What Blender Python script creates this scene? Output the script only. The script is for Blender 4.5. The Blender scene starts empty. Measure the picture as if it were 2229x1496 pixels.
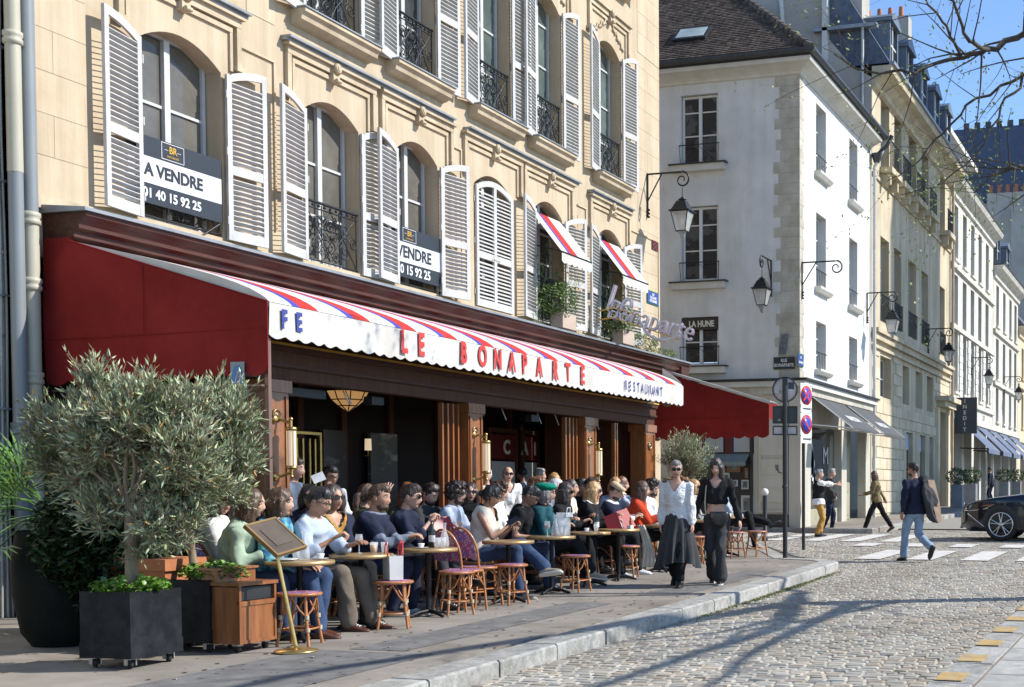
import bpy, bmesh, math, random
import numpy as np
from mathutils import Vector, Matrix, Euler, noise as mnoise
R=math.radians; PI=math.pi
sc=bpy.context.scene
# ------------------------------------------------------------------ camera
FPX,CX,CY=2747.,1778.,1159.; TH=R(16.15); PT=R(-1.96); H=1.36
cam=bpy.data.objects.new('camera',bpy.data.cameras.new('camera')); sc.collection.objects.link(cam); sc.camera=cam
cam.data.sensor_width=36; cam.data.lens=FPX/2229*36
cam.data.shift_x=-(CX-1114.5)/2229; cam.data.shift_y=(CY-748.)/2229
cam.data.clip_start=.05; cam.data.clip_end=2000
cam.location=(0,0,H)
_F=Vector((math.cos(PT)*math.cos(TH),math.cos(PT)*math.sin(TH),math.sin(PT)))
cam.rotation_euler=_F.to_track_quat('-Z','Y').to_euler()
# ------------------------------------------------------------------ light
SUN=Vector((.36,-.84,.74)).normalized()
w=bpy.data.worlds.new('World'); sc.world=w; w.use_nodes=True
nt=w.node_tree; bg=nt.nodes['Background']; sky=nt.nodes.new('ShaderNodeTexSky'); sky.sky_type='NISHITA'; sky.sun_disc=False
sky.sun_elevation=math.asin(SUN.z); sky.sun_rotation=math.atan2(SUN.x,SUN.y)
sky.air_density=.85; sky.dust_density=.05; sky.ozone_density=4.2; sky.altitude=300
nt.links.new(sky.outputs[0],bg.inputs[0]); bg.inputs[1].default_value=.15
sun=bpy.data.objects.new('sun',bpy.data.lights.new('sun','SUN')); sc.collection.objects.link(sun)
sun.data.energy=4.1; sun.data.angle=R(.5); sun.data.color=(1,.955,.885)
sun.rotation_euler=SUN.to_track_quat('Z','Y').to_euler(); sun.location=(0,-20,30)
vs=sc.view_settings; vs.view_transform='Standard'; vs.look='None'; vs.gamma=1; vs.use_curve_mapping=False; vs.exposure=.74
sc.cycles.max_bounces=6; sc.cycles.transparent_max_bounces=12; sc.cycles.caustics_reflective=False; sc.cycles.caustics_refractive=False
# ------------------------------------------------------------------ pixel -> place
def ray(px,py):
    a=(px-CX)/FPX; b=(CY-py)/FPX
    Rv=Vector((math.sin(TH),-math.cos(TH),0)); U=Rv.cross(_F)
    return _F+a*Rv+b*U
def ony(px,py,Y): d=ray(px,py); t=Y/d.y; return (d.x*t,H+d.z*t)
def onx(px,py,X): d=ray(px,py); t=X/d.x; return (d.y*t,H+d.z*t)
SL=.013
def gz(x): return SL*(x-11)
def onground(px,py,z=0):
    d=ray(px,py); t=(z-SL*11-H)/(d.z-SL*d.x); return (d.x*t,d.y*t,H+t*d.z)
def sx(px,Y): return ony(px,1065,Y)[0]
# ------------------------------------------------------------------ materials
MATS={}
def M(name,col,rough=.7,metal=0,var=.12,scale=3.,bump=0.,bscale=40.,rnd=0.,tone=False,col2=None,spec=.5,stretch=None,ramp=(.35,.65),coat=0,alpha=None,trans=0,emit=None,sheen=0,bdist=.02,wave=None,dirt=None):
    if name in MATS: return MATS[name]
    m=bpy.data.materials.new(name); m.use_nodes=True; t=m.node_tree; n=t.nodes; L=t.links; b=n['Principled BSDF']
    b.inputs['Roughness'].default_value=rough; b.inputs['Metallic'].default_value=metal; b.inputs['Specular IOR Level'].default_value=spec
    b.inputs['Coat Weight'].default_value=coat; b.inputs['Transmission Weight'].default_value=trans; b.inputs['Sheen Weight'].default_value=sheen
    tc=n.new('ShaderNodeTexCoord'); mp=n.new('ShaderNodeMapping'); L.new(tc.outputs['Object'],mp.inputs[0])
    if stretch: mp.inputs['Scale'].default_value=stretch
    nz=n.new('ShaderNodeTexNoise'); nz.inputs['Scale'].default_value=scale; nz.inputs['Detail'].default_value=6; nz.inputs['Roughness'].default_value=.62
    L.new(mp.outputs[0],nz.inputs[0])
    cr=n.new('ShaderNodeValToRGB'); L.new(nz.outputs[0],cr.inputs[0])
    cr.color_ramp.elements[0].position=ramp[0]; cr.color_ramp.elements[1].position=ramp[1]
    c2=col2 if col2 else tuple(min(1,c*(1+var)) for c in col); c1=col if col2 else tuple(c*(1-var) for c in col)
    cr.color_ramp.elements[0].color=(*c1,1); cr.color_ramp.elements[1].color=(*c2,1)
    out=cr.outputs[0]
    if dirt:   # weathering: second, larger noise that darkens or warms the surface (scale, stretch, amount)
        d1=n.new('ShaderNodeMapping'); L.new(tc.outputs['Object'],d1.inputs[0]); d1.inputs['Scale'].default_value=dirt[1]
        d2=n.new('ShaderNodeTexNoise'); d2.inputs['Scale'].default_value=dirt[0]; d2.inputs['Detail'].default_value=8; d2.inputs['Roughness'].default_value=.7; L.new(d1.outputs[0],d2.inputs[0])
        d3=n.new('ShaderNodeValToRGB'); L.new(d2.outputs[0],d3.inputs[0]); a_=1-dirt[2]; d3.color_ramp.elements[0].position=.36; d3.color_ramp.elements[0].color=(a_,a_*.97,a_*.92,1); d3.color_ramp.elements[1].position=.60; d3.color_ramp.elements[1].color=(1,1,1,1)
        d4=n.new('ShaderNodeMix'); d4.data_type='RGBA'; d4.blend_type='MULTIPLY'; d4.inputs[0].default_value=1; L.new(out,d4.inputs[6]); L.new(d3.outputs[0],d4.inputs[7]); out=d4.outputs[2]
    if rnd:
        oi=n.new('ShaderNodeObjectInfo'); mr=n.new('ShaderNodeMapRange'); L.new(oi.outputs['Random'],mr.inputs[0])
        mr.inputs['To Min'].default_value=1-rnd; mr.inputs['To Max'].default_value=1+rnd
        hs=n.new('ShaderNodeHueSaturation'); L.new(mr.outputs[0],hs.inputs['Value']); L.new(out,hs.inputs['Color']); out=hs.outputs[0]
    if tone:
        at=n.new('ShaderNodeAttribute'); at.attribute_name='tone'
        mx=n.new('ShaderNodeMix'); mx.data_type='RGBA'; mx.blend_type='MULTIPLY'; mx.inputs[0].default_value=1
        L.new(out,mx.inputs[6]); L.new(at.outputs['Color'],mx.inputs[7]); out=mx.outputs[2]
    L.new(out,b.inputs['Base Color'])
    if bump:
        n2=n.new('ShaderNodeTexNoise'); n2.inputs['Scale'].default_value=bscale; n2.inputs['Detail'].default_value=5; L.new(mp.outputs[0],n2.inputs[0])
        src=n2.outputs[0]
        if wave:
            wv=n.new('ShaderNodeTexWave'); wv.inputs['Scale'].default_value=wave; wv.inputs['Distortion'].default_value=6; wv.inputs['Detail'].default_value=2; L.new(mp.outputs[0],wv.inputs[0])
            ad=n.new('ShaderNodeMath'); ad.operation='ADD'; L.new(wv.outputs[1],ad.inputs[0]); L.new(src,ad.inputs[1]); src=ad.outputs[0]
        bp=n.new('ShaderNodeBump'); bp.inputs['Strength'].default_value=bump; bp.inputs['Distance'].default_value=bdist
        L.new(src,bp.inputs['Height']); L.new(bp.outputs[0],b.inputs['Normal'])
    if alpha is not None: b.inputs['Alpha'].default_value=alpha
    if emit: b.inputs['Emission Color'].default_value=(*emit[0],1); b.inputs['Emission Strength'].default_value=emit[1]
    MATS[name]=m; return m
# ------------------------------------------------------------------ objects
_TS=bpy.data.scenes.new('workbench')      # small scene for evaluating modifiers quickly; removed at the end
def evaluated_mesh(o):
    _TS.collection.objects.link(o); vl=_TS.view_layers[0]; vl.update(); dg=vl.depsgraph; dg.update()
    me=bpy.data.meshes.new_from_object(o.evaluated_get(dg),depsgraph=dg); bpy.data.objects.remove(o); return me
COL=sc.collection
def tag(o,label=None,cat=None,group=None,kind=None):
    if label: o['label']=label
    if cat: o['category']=cat
    if group: o['group']=group
    if kind: o['kind']=kind
    return o
def thing(name,label,cat,loc=(0,0,0),rz=0,group=None,kind=None):
    o=bpy.data.objects.new(name,None); o.empty_display_size=.2; COL.objects.link(o); o.location=loc; o.rotation_euler=(0,0,rz)
    return tag(o,label,cat,group,kind)
def wloc(o):
    v=Vector((0,0,0))
    while o: v+=o.location; o=o.parent
    return v
def link(name,me,mat,parent=None,loc=None):
    o=bpy.data.objects.new(name,me); COL.objects.link(o)
    if mat and not me.materials: me.materials.append(mat)
    if parent: o.parent=parent
    if loc is not None: o.location=loc
    return o
def dup(o,parent=None,loc=None,rz=None):
    c=o.copy(); COL.objects.link(c); c.parent=parent
    for ch in list(o.children): dup(ch,c)
    if loc is not None: c.location=loc
    if rz is not None: c.rotation_euler=(0,0,rz)
    return c
class MB:
    def __init__(s): s.v=[]; s.f=[]; s.sm=[]; s.mi=[]; s.tone=[]; s.m=0; s.t=1.
    def add(s,vs,fs,smooth=False):
        k=len(s.v); s.v+=[tuple(v) for v in vs]
        for f in fs: s.f.append(tuple(i+k for i in f)); s.sm.append(smooth); s.mi.append(s.m); s.tone.append(s.t)
        return s
    def box(s,x0,x1,y0,y1,z0,z1,mp=None):
        vs=[(x,y,z) for x in(x0,x1) for y in(y0,y1) for z in(z0,z1)]
        if mp: vs=[mp(*v) for v in vs]
        return s.add(vs,[(0,1,3,2),(4,6,7,5),(0,4,5,1),(2,3,7,6),(0,2,6,4),(1,5,7,3)])
    def obox(s,c,u,v,w,a,b,d):   # oriented box centre, axes, half sizes
        c=Vector(c);u=Vector(u).normalized()*a;v=Vector(v).normalized()*b;w=Vector(w).normalized()*d
        vs=[c+i*u+j*v+k*w for i in(-1,1) for j in(-1,1) for k in(-1,1)]
        return s.add(vs,[(0,1,3,2),(4,6,7,5),(0,4,5,1),(2,3,7,6),(0,2,6,4),(1,5,7,3)])
    def tube(s,pts,r,n=8,caps=True,smooth=True,up=None):
        pts=[Vector(p) for p in pts]; rs=r if isinstance(r,(list,tuple)) else [r]*len(pts)
        rings=[];prev=None
        for i,p in enumerate(pts):
            d=(pts[min(i+1,len(pts)-1)]-pts[max(i-1,0)])
            if d.length<1e-9: d=Vector((0,0,1))
            d.normalize()
            if prev is None: a=d.orthogonal().normalized()
            else:
                a=prev-d*prev.dot(d)
                a=a.normalized() if a.length>1e-6 else d.orthogonal().normalized()
            prev=a; b=d.cross(a)
            rings.append([p+(a*math.cos(2*PI*k/n)+b*math.sin(2*PI*k/n))*rs[i] for k in range(n)])
        vs=[v for g in rings for v in g]; fs=[]
        for i in range(len(pts)-1):
            for k in range(n): fs.append((i*n+k,i*n+(k+1)%n,(i+1)*n+(k+1)%n,(i+1)*n+k))
        s.add(vs,fs,smooth)
        if caps:
            s.add(rings[0],[tuple(range(n))[::-1]]); s.add(rings[-1],[tuple(range(n))])
        return s
    def lathe(s,prof,c=(0,0,0),n=16,axis=None,smooth=True,caps=True):
        c=Vector(c); q=Vector(axis).to_track_quat('Z','Y') if axis is not None else None
        vs=[]
        for r,z in prof:
            for k in range(n):
                p=Vector((r*math.cos(2*PI*k/n),r*math.sin(2*PI*k/n),z)); 
                if q: p=q@p
                vs.append(c+p)
        fs=[]
        for i in range(len(prof)-1):
            for k in range(n): fs.append((i*n+k,i*n+(k+1)%n,(i+1)*n+(k+1)%n,(i+1)*n+k))
        s.add(vs,fs,smooth)
        if caps and prof[0][0]>1e-4: s.add(vs[:n],[tuple(range(n))[::-1]])
        if caps and prof[-1][0]>1e-4: s.add(vs[-n:],[tuple(range(n))])
        return s
    def prism(s,poly,a,b,mp):   # 2d polygon extruded from a to b; mp(u,v,w)
        n=len(poly); vs=[mp(u,v,a) for u,v in poly]+[mp(u,v,b) for u,v in poly]
        return s.add(vs,[tuple(range(n))[::-1],tuple(range(n,2*n))]+[(i,(i+1)%n,n+(i+1)%n,n+i) for i in range(n)])
    def sheet(s,grid,smooth=True):
        h=len(grid);w=len(grid[0])
        return s.add([p for r in grid for p in r],[(i*w+j,i*w+j+1,(i+1)*w+j+1,(i+1)*w+j) for i in range(h-1) for j in range(w-1)],smooth)
    def ball(s,c,r,n=10,m=7,sc3=(1,1,1)):
        prof=[(max(1e-5,math.sin(PI*i/m)),-math.cos(PI*i/m)) for i in range(m+1)]
        k=len(s.v); s.lathe(prof,(0,0,0),n)
        for i in range(k,len(s.v)):
            v=s.v[i]; s.v[i]=(c[0]+v[0]*r*sc3[0],c[1]+v[1]*r*sc3[1],c[2]+v[2]*r*sc3[2])
        return s
    def mesh(s,name,off=(0,0,0)):
        me=bpy.data.meshes.new(name); ox,oy,oz=off
        me.from_pydata([(v[0]-ox,v[1]-oy,v[2]-oz) for v in s.v],[],s.f)
        me.polygons.foreach_set('use_smooth',s.sm)
        if any(s.mi): me.polygons.foreach_set('material_index',s.mi)
        if any(t!=1. for t in s.tone):
            at=me.color_attributes.new('tone','FLOAT_COLOR','CORNER'); arr=[]
            for f,t in zip(s.f,s.tone):
                c=t if isinstance(t,tuple) else (t,t,t)
                arr+=[c[0],c[1],c[2],1.]*len(f)
            at.data.foreach_set('color',arr)
        me.update(); return me
    def build(s,name,mat,parent=None,kind=None):
        off=wloc(parent) if parent else (0,0,0)
        me=s.mesh(name,off)
        for m in (mat if isinstance(mat,(list,tuple)) else [mat]): me.materials.append(m)
        o=link(name,me,None,parent)
        if kind: o['kind']=kind
        return o
def part(name,mat,parent,*boxes,kind=None):
    m=MB()
    for b in boxes: m.box(*b)
    return m.build(name,mat,parent,kind)
def text_mesh(body,size,ext=.004,bold=0.,sxx=1.,spacing=1.,align='CENTER',shear=0):
    c=bpy.data.curves.new('lettering','FONT'); c.body=body; c.size=size; c.extrude=ext; c.offset=bold; c.align_x=align; c.align_y='CENTER'
    c.space_character=spacing; c.resolution_u=3; c.shear=shear
    o=bpy.data.objects.new('lettering',c); me=evaluated_mesh(o)
    if sxx!=1:
        for v in me.vertices: v.co.x*=sxx
    return me
def text(name,body,size,mat,parent,loc,u,v,**k):   # u = reading direction, v = up direction (world)
    me=text_mesh(body,size,**k); me.materials.clear(); me.materials.append(mat)
    u=Vector(u).normalized(); v=Vector(v).normalized(); n=u.cross(v)
    mt=Matrix((u,v,n)).transposed().to_4x4(); off=wloc(parent) if parent else Vector((0,0,0))
    mt.translation=Vector(loc)-off; me.transform(mt)
    return link(name,me,None,parent)
def wall(mb,u0,u1,z0,z1,holes,mp,depth=.25):
    """wall face with real openings and reveals. holes: (a,b,c,d[,rise]); mp(u,depth,z)"""
    us=sorted({u0,u1,*[h[0] for h in holes],*[h[1] for h in holes]}); zs=sorted({z0,z1,*[h[2] for h in holes],*[h[3] for h in holes]})
    for a,b in zip(us,us[1:]):
        for c,d in zip(zs,zs[1:]):
            um=(a+b)/2; zm=(c+d)/2
            if any(h[0]<um<h[1] and h[2]<zm<h[3] for h in holes): continue
            mb.add([mp(a,0,c),mp(b,0,c),mp(b,0,d),mp(a,0,d)],[(0,1,2,3)])
    for h in holes:
        a,b,c,d=h[:4]; rise=h[4] if len(h)>4 else 0; D=h[5] if len(h)>5 else depth
        if rise: 
            n=12; arc=[]
            for i in range(n+1):
                t=i/n; arc.append((a+(b-a)*t, d-rise+rise*(1-(2*t-1)**2)))
            for i in range(n):
                (p,q),(r_,s_)=arc[i],arc[i+1]
                mb.add([mp(p,0,q),mp(r_,0,s_),mp(r_,0,d),mp(p,0,d)],[(0,1,2,3)])
                mb.add([mp(p,0,q),mp(r_,0,s_),mp(r_,D,s_),mp(p,D,q)],[(0,1,2,3)])
        else: mb.add([mp(a,0,d),mp(b,0,d),mp(b,D,d),mp(a,D,d)],[(0,1,2,3)])
        mb.add([mp(a,0,c),mp(b,0,c),mp(b,D,c),mp(a,D,c)],[(0,1,2,3)])
        mb.add([mp(a,0,c),mp(a,0,d-rise),mp(a,D,d-rise),mp(a,D,c)],[(0,1,2,3)])
        mb.add([mp(b,0,c),mp(b,0,d-rise),mp(b,D,d-rise),mp(b,D,c)],[(0,1,2,3)])
# ================================================================== colours
STONE=M('cafe_limestone',(.465,.372,.25),dirt=(1.0,(4,4,.22),.17),rnd=.035,rough=.85,var=.14,scale=1.3,bump=.25,bscale=14,bdist=.01,col2=(.56,.465,.335),ramp=(.3,.75))
STONE_TRIM=M('carved_limestone',(.48,.395,.275),dirt=(2.2,(1,1,.5),.25),rough=.85,bump=.2,bscale=25,bdist=.006,col2=(.56,.46,.32))
PAVE=M('pavement_asphalt',(.225,.195,.16),dirt=(1.3,(1,.5,1),.34),rough=.95,scale=2.2,col2=(.29,.262,.228),ramp=(.25,.75),bump=.35,bscale=260,bdist=.004)
SETT=M('granite_sett',(.30,.275,.225),rough=.85,scale=9,dirt=(.55,(1,1,1),.28),col2=(.37,.355,.315),bump=.35,bscale=60,bdist=.004,tone=True)
SETTP=M('granite_sett_single',(.30,.275,.225),rough=.85,scale=9,col2=(.37,.355,.315),bump=.5,bscale=60,bdist=.006,rnd=.18)
JOINT=M('sett_joint_sand',(.095,.088,.068),rough=1,scale=6,col2=(.16,.155,.11),bump=.4,bscale=120)
KERB=M('kerb_granite',(.27,.265,.245),dirt=(3,(1,1,1),.3),rough=.8,scale=16,col2=(.42,.415,.385),bump=.55,bscale=45,bdist=.012,rnd=.1)
PAINT=M('road_paint_white',(.52,.51,.48),rough=.75,scale=9,dirt=(5,(1,1,1),.22),col2=(.68,.67,.64),bump=.3,bscale=60)
PAINT_Y=M('kerb_paint_yellow',(.33,.31,.26),rough=.8,scale=16,col2=(.47,.32,.12),ramp=(.36,.46),dirt=(6,(1,1,1),.3))
WEED=M('gutter_moss',(.11,.13,.035),rough=.95,scale=12,col2=(.20,.21,.07))
ROADFAR=M('far_road',(.19,.18,.16),rough=.9,scale=20,col2=(.30,.285,.25),bump=.6,bscale=30)
# ================================================================== ground
def slab(name,poly,z,mat,kind='structure',thick=None,cat=None):
    m=MB(); n=len(poly)
    top=[(x,y,gz(x)+z) for x,y in poly]
    m.add(top,[tuple(range(n))])
    if thick:
        bot=[(x,y,gz(x)+z-thick) for x,y in poly]
        for i in range(n): j=(i+1)%n; m.add([top[i],top[j],bot[j],bot[i]],[(0,1,2,3)])
    o=m.build(name,mat); tag(o,kind=kind); return o
slab('ground',[(-60,-160),(420,-160),(420,200),(-60,200)],-.19,ROADFAR)
KY=5.56
road_poly=[(3,1.78),(21.0,1.78),(22.5,1.4),(24.5,0),(26,-3),(27,-12),(35,-12),(36,40),(28.6,40),(28.6,9.9),(22.6,6.6),(21.0,5.9),(3,KY)]
slab('road',[(2,-14),(36.2,-14),(36.2,40),(2,40)],-.155,JOINT)
slab('far_road_surface',[(36.2,-14),(200,-14),(200,8.2),(36.2,8.2)],-.125,ROADFAR)
slab('far_pavement',[(33.0,8.0),(200,8.0),(200,12.6),(33.0,12.6)],0.,PAVE,thick=.16)
slab('far_pavement_right',[(38,-6),(200,-6),(200,-14),(38,-14)],0.,PAVE,thick=.16)
# granite setts: rows across the street, single stones near the camera, joined beyond
def inside(x,y,poly):
    c=False; n=len(poly)
    for i in range(n):
        (a,b),(d,e)=poly[i],poly[i-1]
        if (b>y)!=(e>y) and x<(d-a)*(y-b)/(e-b)+a: c=not c
    return c
rg=random.Random(4)
def sett_geo(w,l,h,jit):
    v=[];b=.013
    for sx_,sy_ in((-1,-1),(1,-1),(1,1),(-1,1)): v.append((sx_*w/2,sy_*l/2,-.035))
    for sx_,sy_ in((-1,-1),(1,-1),(1,1),(-1,1)): v.append((sx_*w/2+rg.uniform(-jit,jit),sy_*l/2+rg.uniform(-jit,jit),h-.013))
    for sx_,sy_ in((-1,-1),(1,-1),(1,1),(-1,1)): v.append((sx_*(w/2-b),sy_*(l/2-b),h+rg.uniform(-.003,.003)))
    v.append((0,0,h+.002))
    f=[(i,(i+1)%4,4+(i+1)%4,4+i) for i in range(4)]+[(4+i,4+(i+1)%4,8+(i+1)%4,8+i) for i in range(4)]+[(8+i,8+(i+1)%4,12) for i in range(4)]
    return v,f
cells=[]
x=7.2; row=0
while x<36:
    w_=rg.uniform(.10,.122); y=-8+rg.uniform(0,.2)
    while y<(14 if x>21 else 6.1):
        l=rg.uniform(.125,.185); xc=x+w_/2+.03*math.sin(y*1.3); yc=y+l/2
        a=(xc*math.sin(TH)-yc*math.cos(TH))/(xc*math.cos(TH)+yc*math.sin(TH))
        if a<.19 and inside(xc,yc,road_poly): cells.append((xc,yc,w_-.009,l-.009))
        y+=l
    x+=w_; row+=1
protos=[]
for k in range(10):
    m=MB(); v,f=sett_geo(1,1,0,.0); 
    # unit stone with constant bevel handled by per-size prototype
    w0=.101; l0=.118+.0065*k; v,f=sett_geo(w0,l0,0,.006); m.add(v,f,False); me=m.mesh('sett'); me.materials.append(SETTP); protos.append((l0,me))
near=sorted(cells,key=lambda c:c[0]*math.cos(TH)+c[1]*math.sin(TH))
roadobj=bpy.data.objects['road']
# the stones that show largest become single parts
cand=[c for c in near if c[1]<5.5][:290]; cs=set(cand)
for (xc,yc,w_,l) in cand:
    l0,me=min(protos,key=lambda p:abs(p[0]-l)); o=link('sett',me,None,roadobj,(xc,yc,gz(xc)-.125+rg.uniform(-.004,.004)))
    o.rotation_euler=(rg.uniform(-.03,.03),rg.uniform(-.03,.03)-SL,rg.uniform(-.04,.04))
m=MB()
for c in near:
    if c in cs: continue
    xc,yc,w_,l=c; v,f=sett_geo(w_,l,rg.uniform(-.004,.003),.005); t=rg.uniform(.82,1.18); r_=rg.random(); m.t=(t*(1.08 if r_<.25 else 1),t,t*(.92 if r_<.25 else 1))
    ca=rg.uniform(-.05,.05); ti=rg.uniform(-.018,.018); tj=rg.uniform(-.018,.018)
    m.add([(xc+p[0]-ca*p[1],yc+p[1]+ca*p[0],gz(xc+p[0])-.125+p[2]+ti*p[0]+tj*p[1]) for p in v],f)
o=m.build('setts',SETT,roadobj,'stuff')
# pavement in front of the cafe
pav=[(-6,KY-.02),(20.6,KY+.28),(21.05,5.95),(21.2,6.6),(28.2,9.9),(28.3,40),(-6,40)]
slab('pavement',pav,0.,PAVE,thick=.2)
patch=MB()
for (x0,x1,y0,y1,t) in((2,9.2,6.0,7.2,1),(9.3,13.4,6.35,6.9,1),(14.4,18.5,5.95,6.5,1)):
    patch.add([(x0,y0,gz(x0)+.004),(x1,y0,gz(x1)+.004),(x1,y1,gz(x1)+.004),(x0,y1,gz(x0)+.004)],[(0,1,2,3)])
o=patch.build('pavement_patches',M('fresh_asphalt_patch',(.105,.1,.095),rough=.9,scale=5,col2=(.17,.165,.155),bump=.3,bscale=220,bdist=.004)); tag(o,kind='structure')
def kerb_run(name,pts,width,inward,h=.012,L=1.0,depth=.2,mat=KERB):
    base=MB(); 
    for (a,b) in zip(pts,pts[1:]):
        a=Vector(a);b=Vector(b);d=(b-a).normalized();n=Vector((-d.y,d.x))*inward
        q=[a,b,b+n*width,a+n*width]; base.add([(p.x,p.y,gz(p.x)-depth) for p in q],[(0,1,2,3)])
    root=base.build(name,JOINT); tag(root,kind='structure')
    for (a,b) in zip(pts,pts[1:]):
        a=Vector(a);b=Vector(b);D=(b-a).length;d=(b-a).normalized();n=Vector((-d.y,d.x))*inward
        k=max(1,round(D/L))
        for i in range(k):
            p0=a+d*(D*i/k+.006); p1=a+d*(D*(i+1)/k-.006); j=[rg.uniform(-.008,.008) for _ in range(4)]; hh=h+rg.uniform(-.003,.003)
            m=MB(); bv=.018
            ring=lambda ins,z:[(p.x,p.y,gz(p.x)+z) for p in (p0+d*ins*.4+n*(ins+j[0]),p1-d*ins*.4+n*(ins+j[1]),p1-d*ins*.4+n*(width-ins*.2),p0+d*ins*.4+n*(width-ins*.2))]
            r0,r1,r2=ring(0,-depth),ring(0,hh-bv),ring(bv,hh)
            m.add(r0+r1+r2,[(q,(q+1)%4,4+(q+1)%4,4+q) for q in range(4)]+[(4+q,4+(q+1)%4,8+(q+1)%4,8+q) for q in range(4)]+[(8,9,10,11)])
            m.build('kerb_stone',mat,root)
    return root
kerb_run('kerb',[(3,KY-.3),(9,KY-.3),(14,KY-.24),(18.5,KY-.10),(20.6,KY+.02),(21.1,KY+.36),(21.35,6.7)],.32,1,L=1.05)
kerb_run('side_street_kerb',[(21.35,6.7),(28.4,10.0),(28.5,30)],.28,1)
kerb_run('far_kerb',[(33,12.6),(33,8.0),(70,8.0)],.25,1,L=1.3)
# opposite pavement, bottom right of the photo
slab('opposite_pavement',[(-6,-14),(-6,1.42),(20.5,1.42),(22,1.0),(23.6,-.4),(24.8,-3.2),(25.6,-14)],0.,PAVE,thick=.2)
kr=kerb_run('opposite_kerb',[(3,1.73),(20.5,1.73),(22.2,1.3),(24,-.2),(25.2,-3)],.32,-1,L=1.0)
FLAG=M('pavement_flagstone',(.30,.295,.27),rough=.85,scale=5,col2=(.42,.41,.37),bump=.4,bscale=60,rnd=.12,bdist=.006)
op=bpy.data.objects['opposite_pavement']
for i in range(22):
    for j in range(3):
        x0=5+i*.72+(.3 if j%2 else 0); y1=1.38-j*.46
        m=MB(); m.box(x0,x0+.70,y1-.44,y1,0,.012,mp=lambda X,Y,Z:(X,Y,gz(X)+Z)); m.build('flagstone',FLAG,op)
m=MB()
for px,py in((2112,1480),(2150,1440),(2180,1408),(2198,1386),(2222,1362)):
    X,Y,Z=onground(px,py,.016)
    m.box(X-.1,X+.12,Y-.09,Y+.09,.012,.017,mp=lambda a,b,c:(a,b,gz(a)+c))
m=MB()
for i in range(14):
    x0=8.9+i*.95; m.box(x0,x0+.36,1.50,1.70,.0185,.022,mp=lambda a,b,c:(a,b,gz(a)+c))
o=m.build('yellow_kerb_marks',PAINT_Y,kr)
# moss and grass in the gutter
m=MB(); rg=random.Random(9)
for i in range(2600):
    x=rg.uniform(12,20.3); dens=math.exp(-((x-16.2)/2.4)**2)+.35*math.exp(-((x-19)/.8)**2)
    if rg.random()>dens: continue
    ye=KY-.3+.06+(0 if x<14 else (x-14)*.031)
    y=ye-.06-abs(rg.gauss(0,.05)); h=rg.uniform(.008,.032); a=rg.uniform(0,PI); z=gz(x)-.125
    dx,dy=.008*math.cos(a),.008*math.sin(a); m.add([(x-dx,y-dy,z),(x+dx,y+dy,z),(x+rg.uniform(-.02,.02),y+rg.uniform(-.02,.02),z+h)],[(0,1,2)])
o=m.build('gutter_grass',WEED); tag(o,kind='stuff')
# chewing gum spots, cigarette ends and small litter on the pavement and in the road joints
m=MB(); m2=MB(); rg=random.Random(41)
for i in range(420):
    x=rg.uniform(7.5,20.5); y=rg.uniform(5.65,7.5) if i%3 else rg.uniform(7.3,9.6); r_=rg.uniform(.008,.022); z=gz(x)+.0055
    m.add([(x+r_*(1+.3*rg.random())*math.cos(a),y+r_*(1+.3*rg.random())*math.sin(a),z) for a in [k*PI/3 for k in range(6)]],[tuple(range(6))])
for i in range(70):
    x=rg.uniform(7.5,22); y=rg.choice((rg.uniform(5.0,5.25),rg.uniform(6,8.5),rg.uniform(2,5))); a=rg.uniform(0,PI); zz=gz(x)+(.006 if y>5.6 else -.118); dx,dy=.018*math.cos(a),.018*math.sin(a); m2.tube([(x-dx,y-dy,zz+.004),(x+dx,y+dy,zz+.004)],.005,5)
o=m.build('gum_spots',M('old_gum',(.06,.056,.05),rough=.9)); tag(o,kind='stuff'); o=m2.build('cigarette_ends',M('cigarette_paper',(.50,.42,.30),rough=.9,var=.3,scale=30)); tag(o,kind='stuff')
# zebra crossings painted over the setts
def zebra(name,label,x0,x1,ys,wd,slope=0):
    r=thing(name,label,'road marking',((x0+x1)/2,ys[0],gz(x0)-.125))
    for y in ys:
        m=MB(); n=18; g=[]
        for i in range(n+1):
            X=x0+(x1-x0)*i/n; g.append([(X,y+wd*k+slope*(X-x0),gz(X)-.110+(rg.uniform(-.0015,.0015))) for k in (0,.5,1)])
        m.sheet(g,False); m.build('stripe',PAINT,r)
    return r
zebra('zebra_crossing','white zebra crossing painted on the setts beyond the pavement corner',23.1,25.9,[5.45,4.45,3.42,2.4,1.4,.4],.52)
zebra('zebra_crossing','white zebra crossing leading to the white building and its pavement',29.0,32.4,[6.4+.95*i for i in range(5)],.5)
r=thing('zebra_crossing','white zebra bars painted across the side street mouth behind the terrace','road marking',(30,9,gz(30)-.125))
for i in range(5):
    m=MB(); X0=29.0+.85*i; m.box(X0,X0+.45,10.2,13.2,-.112,-.1085,mp=lambda a,b,c:(a,b,gz(a)+c)); m.build('stripe',PAINT,r)
r=thing('zebra_crossing','white zebra bars in front of the black car','road marking',(33,5,gz(33)-.125))
for i in range(6):
    m=MB(); y0=6.6-1.1*i; m.box(27.2,28.4,y0,y0+.5,-.1115,-.108,mp=lambda a,b,c:(a,b,gz(a)+c)); m.build('stripe',PAINT,r)
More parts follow.
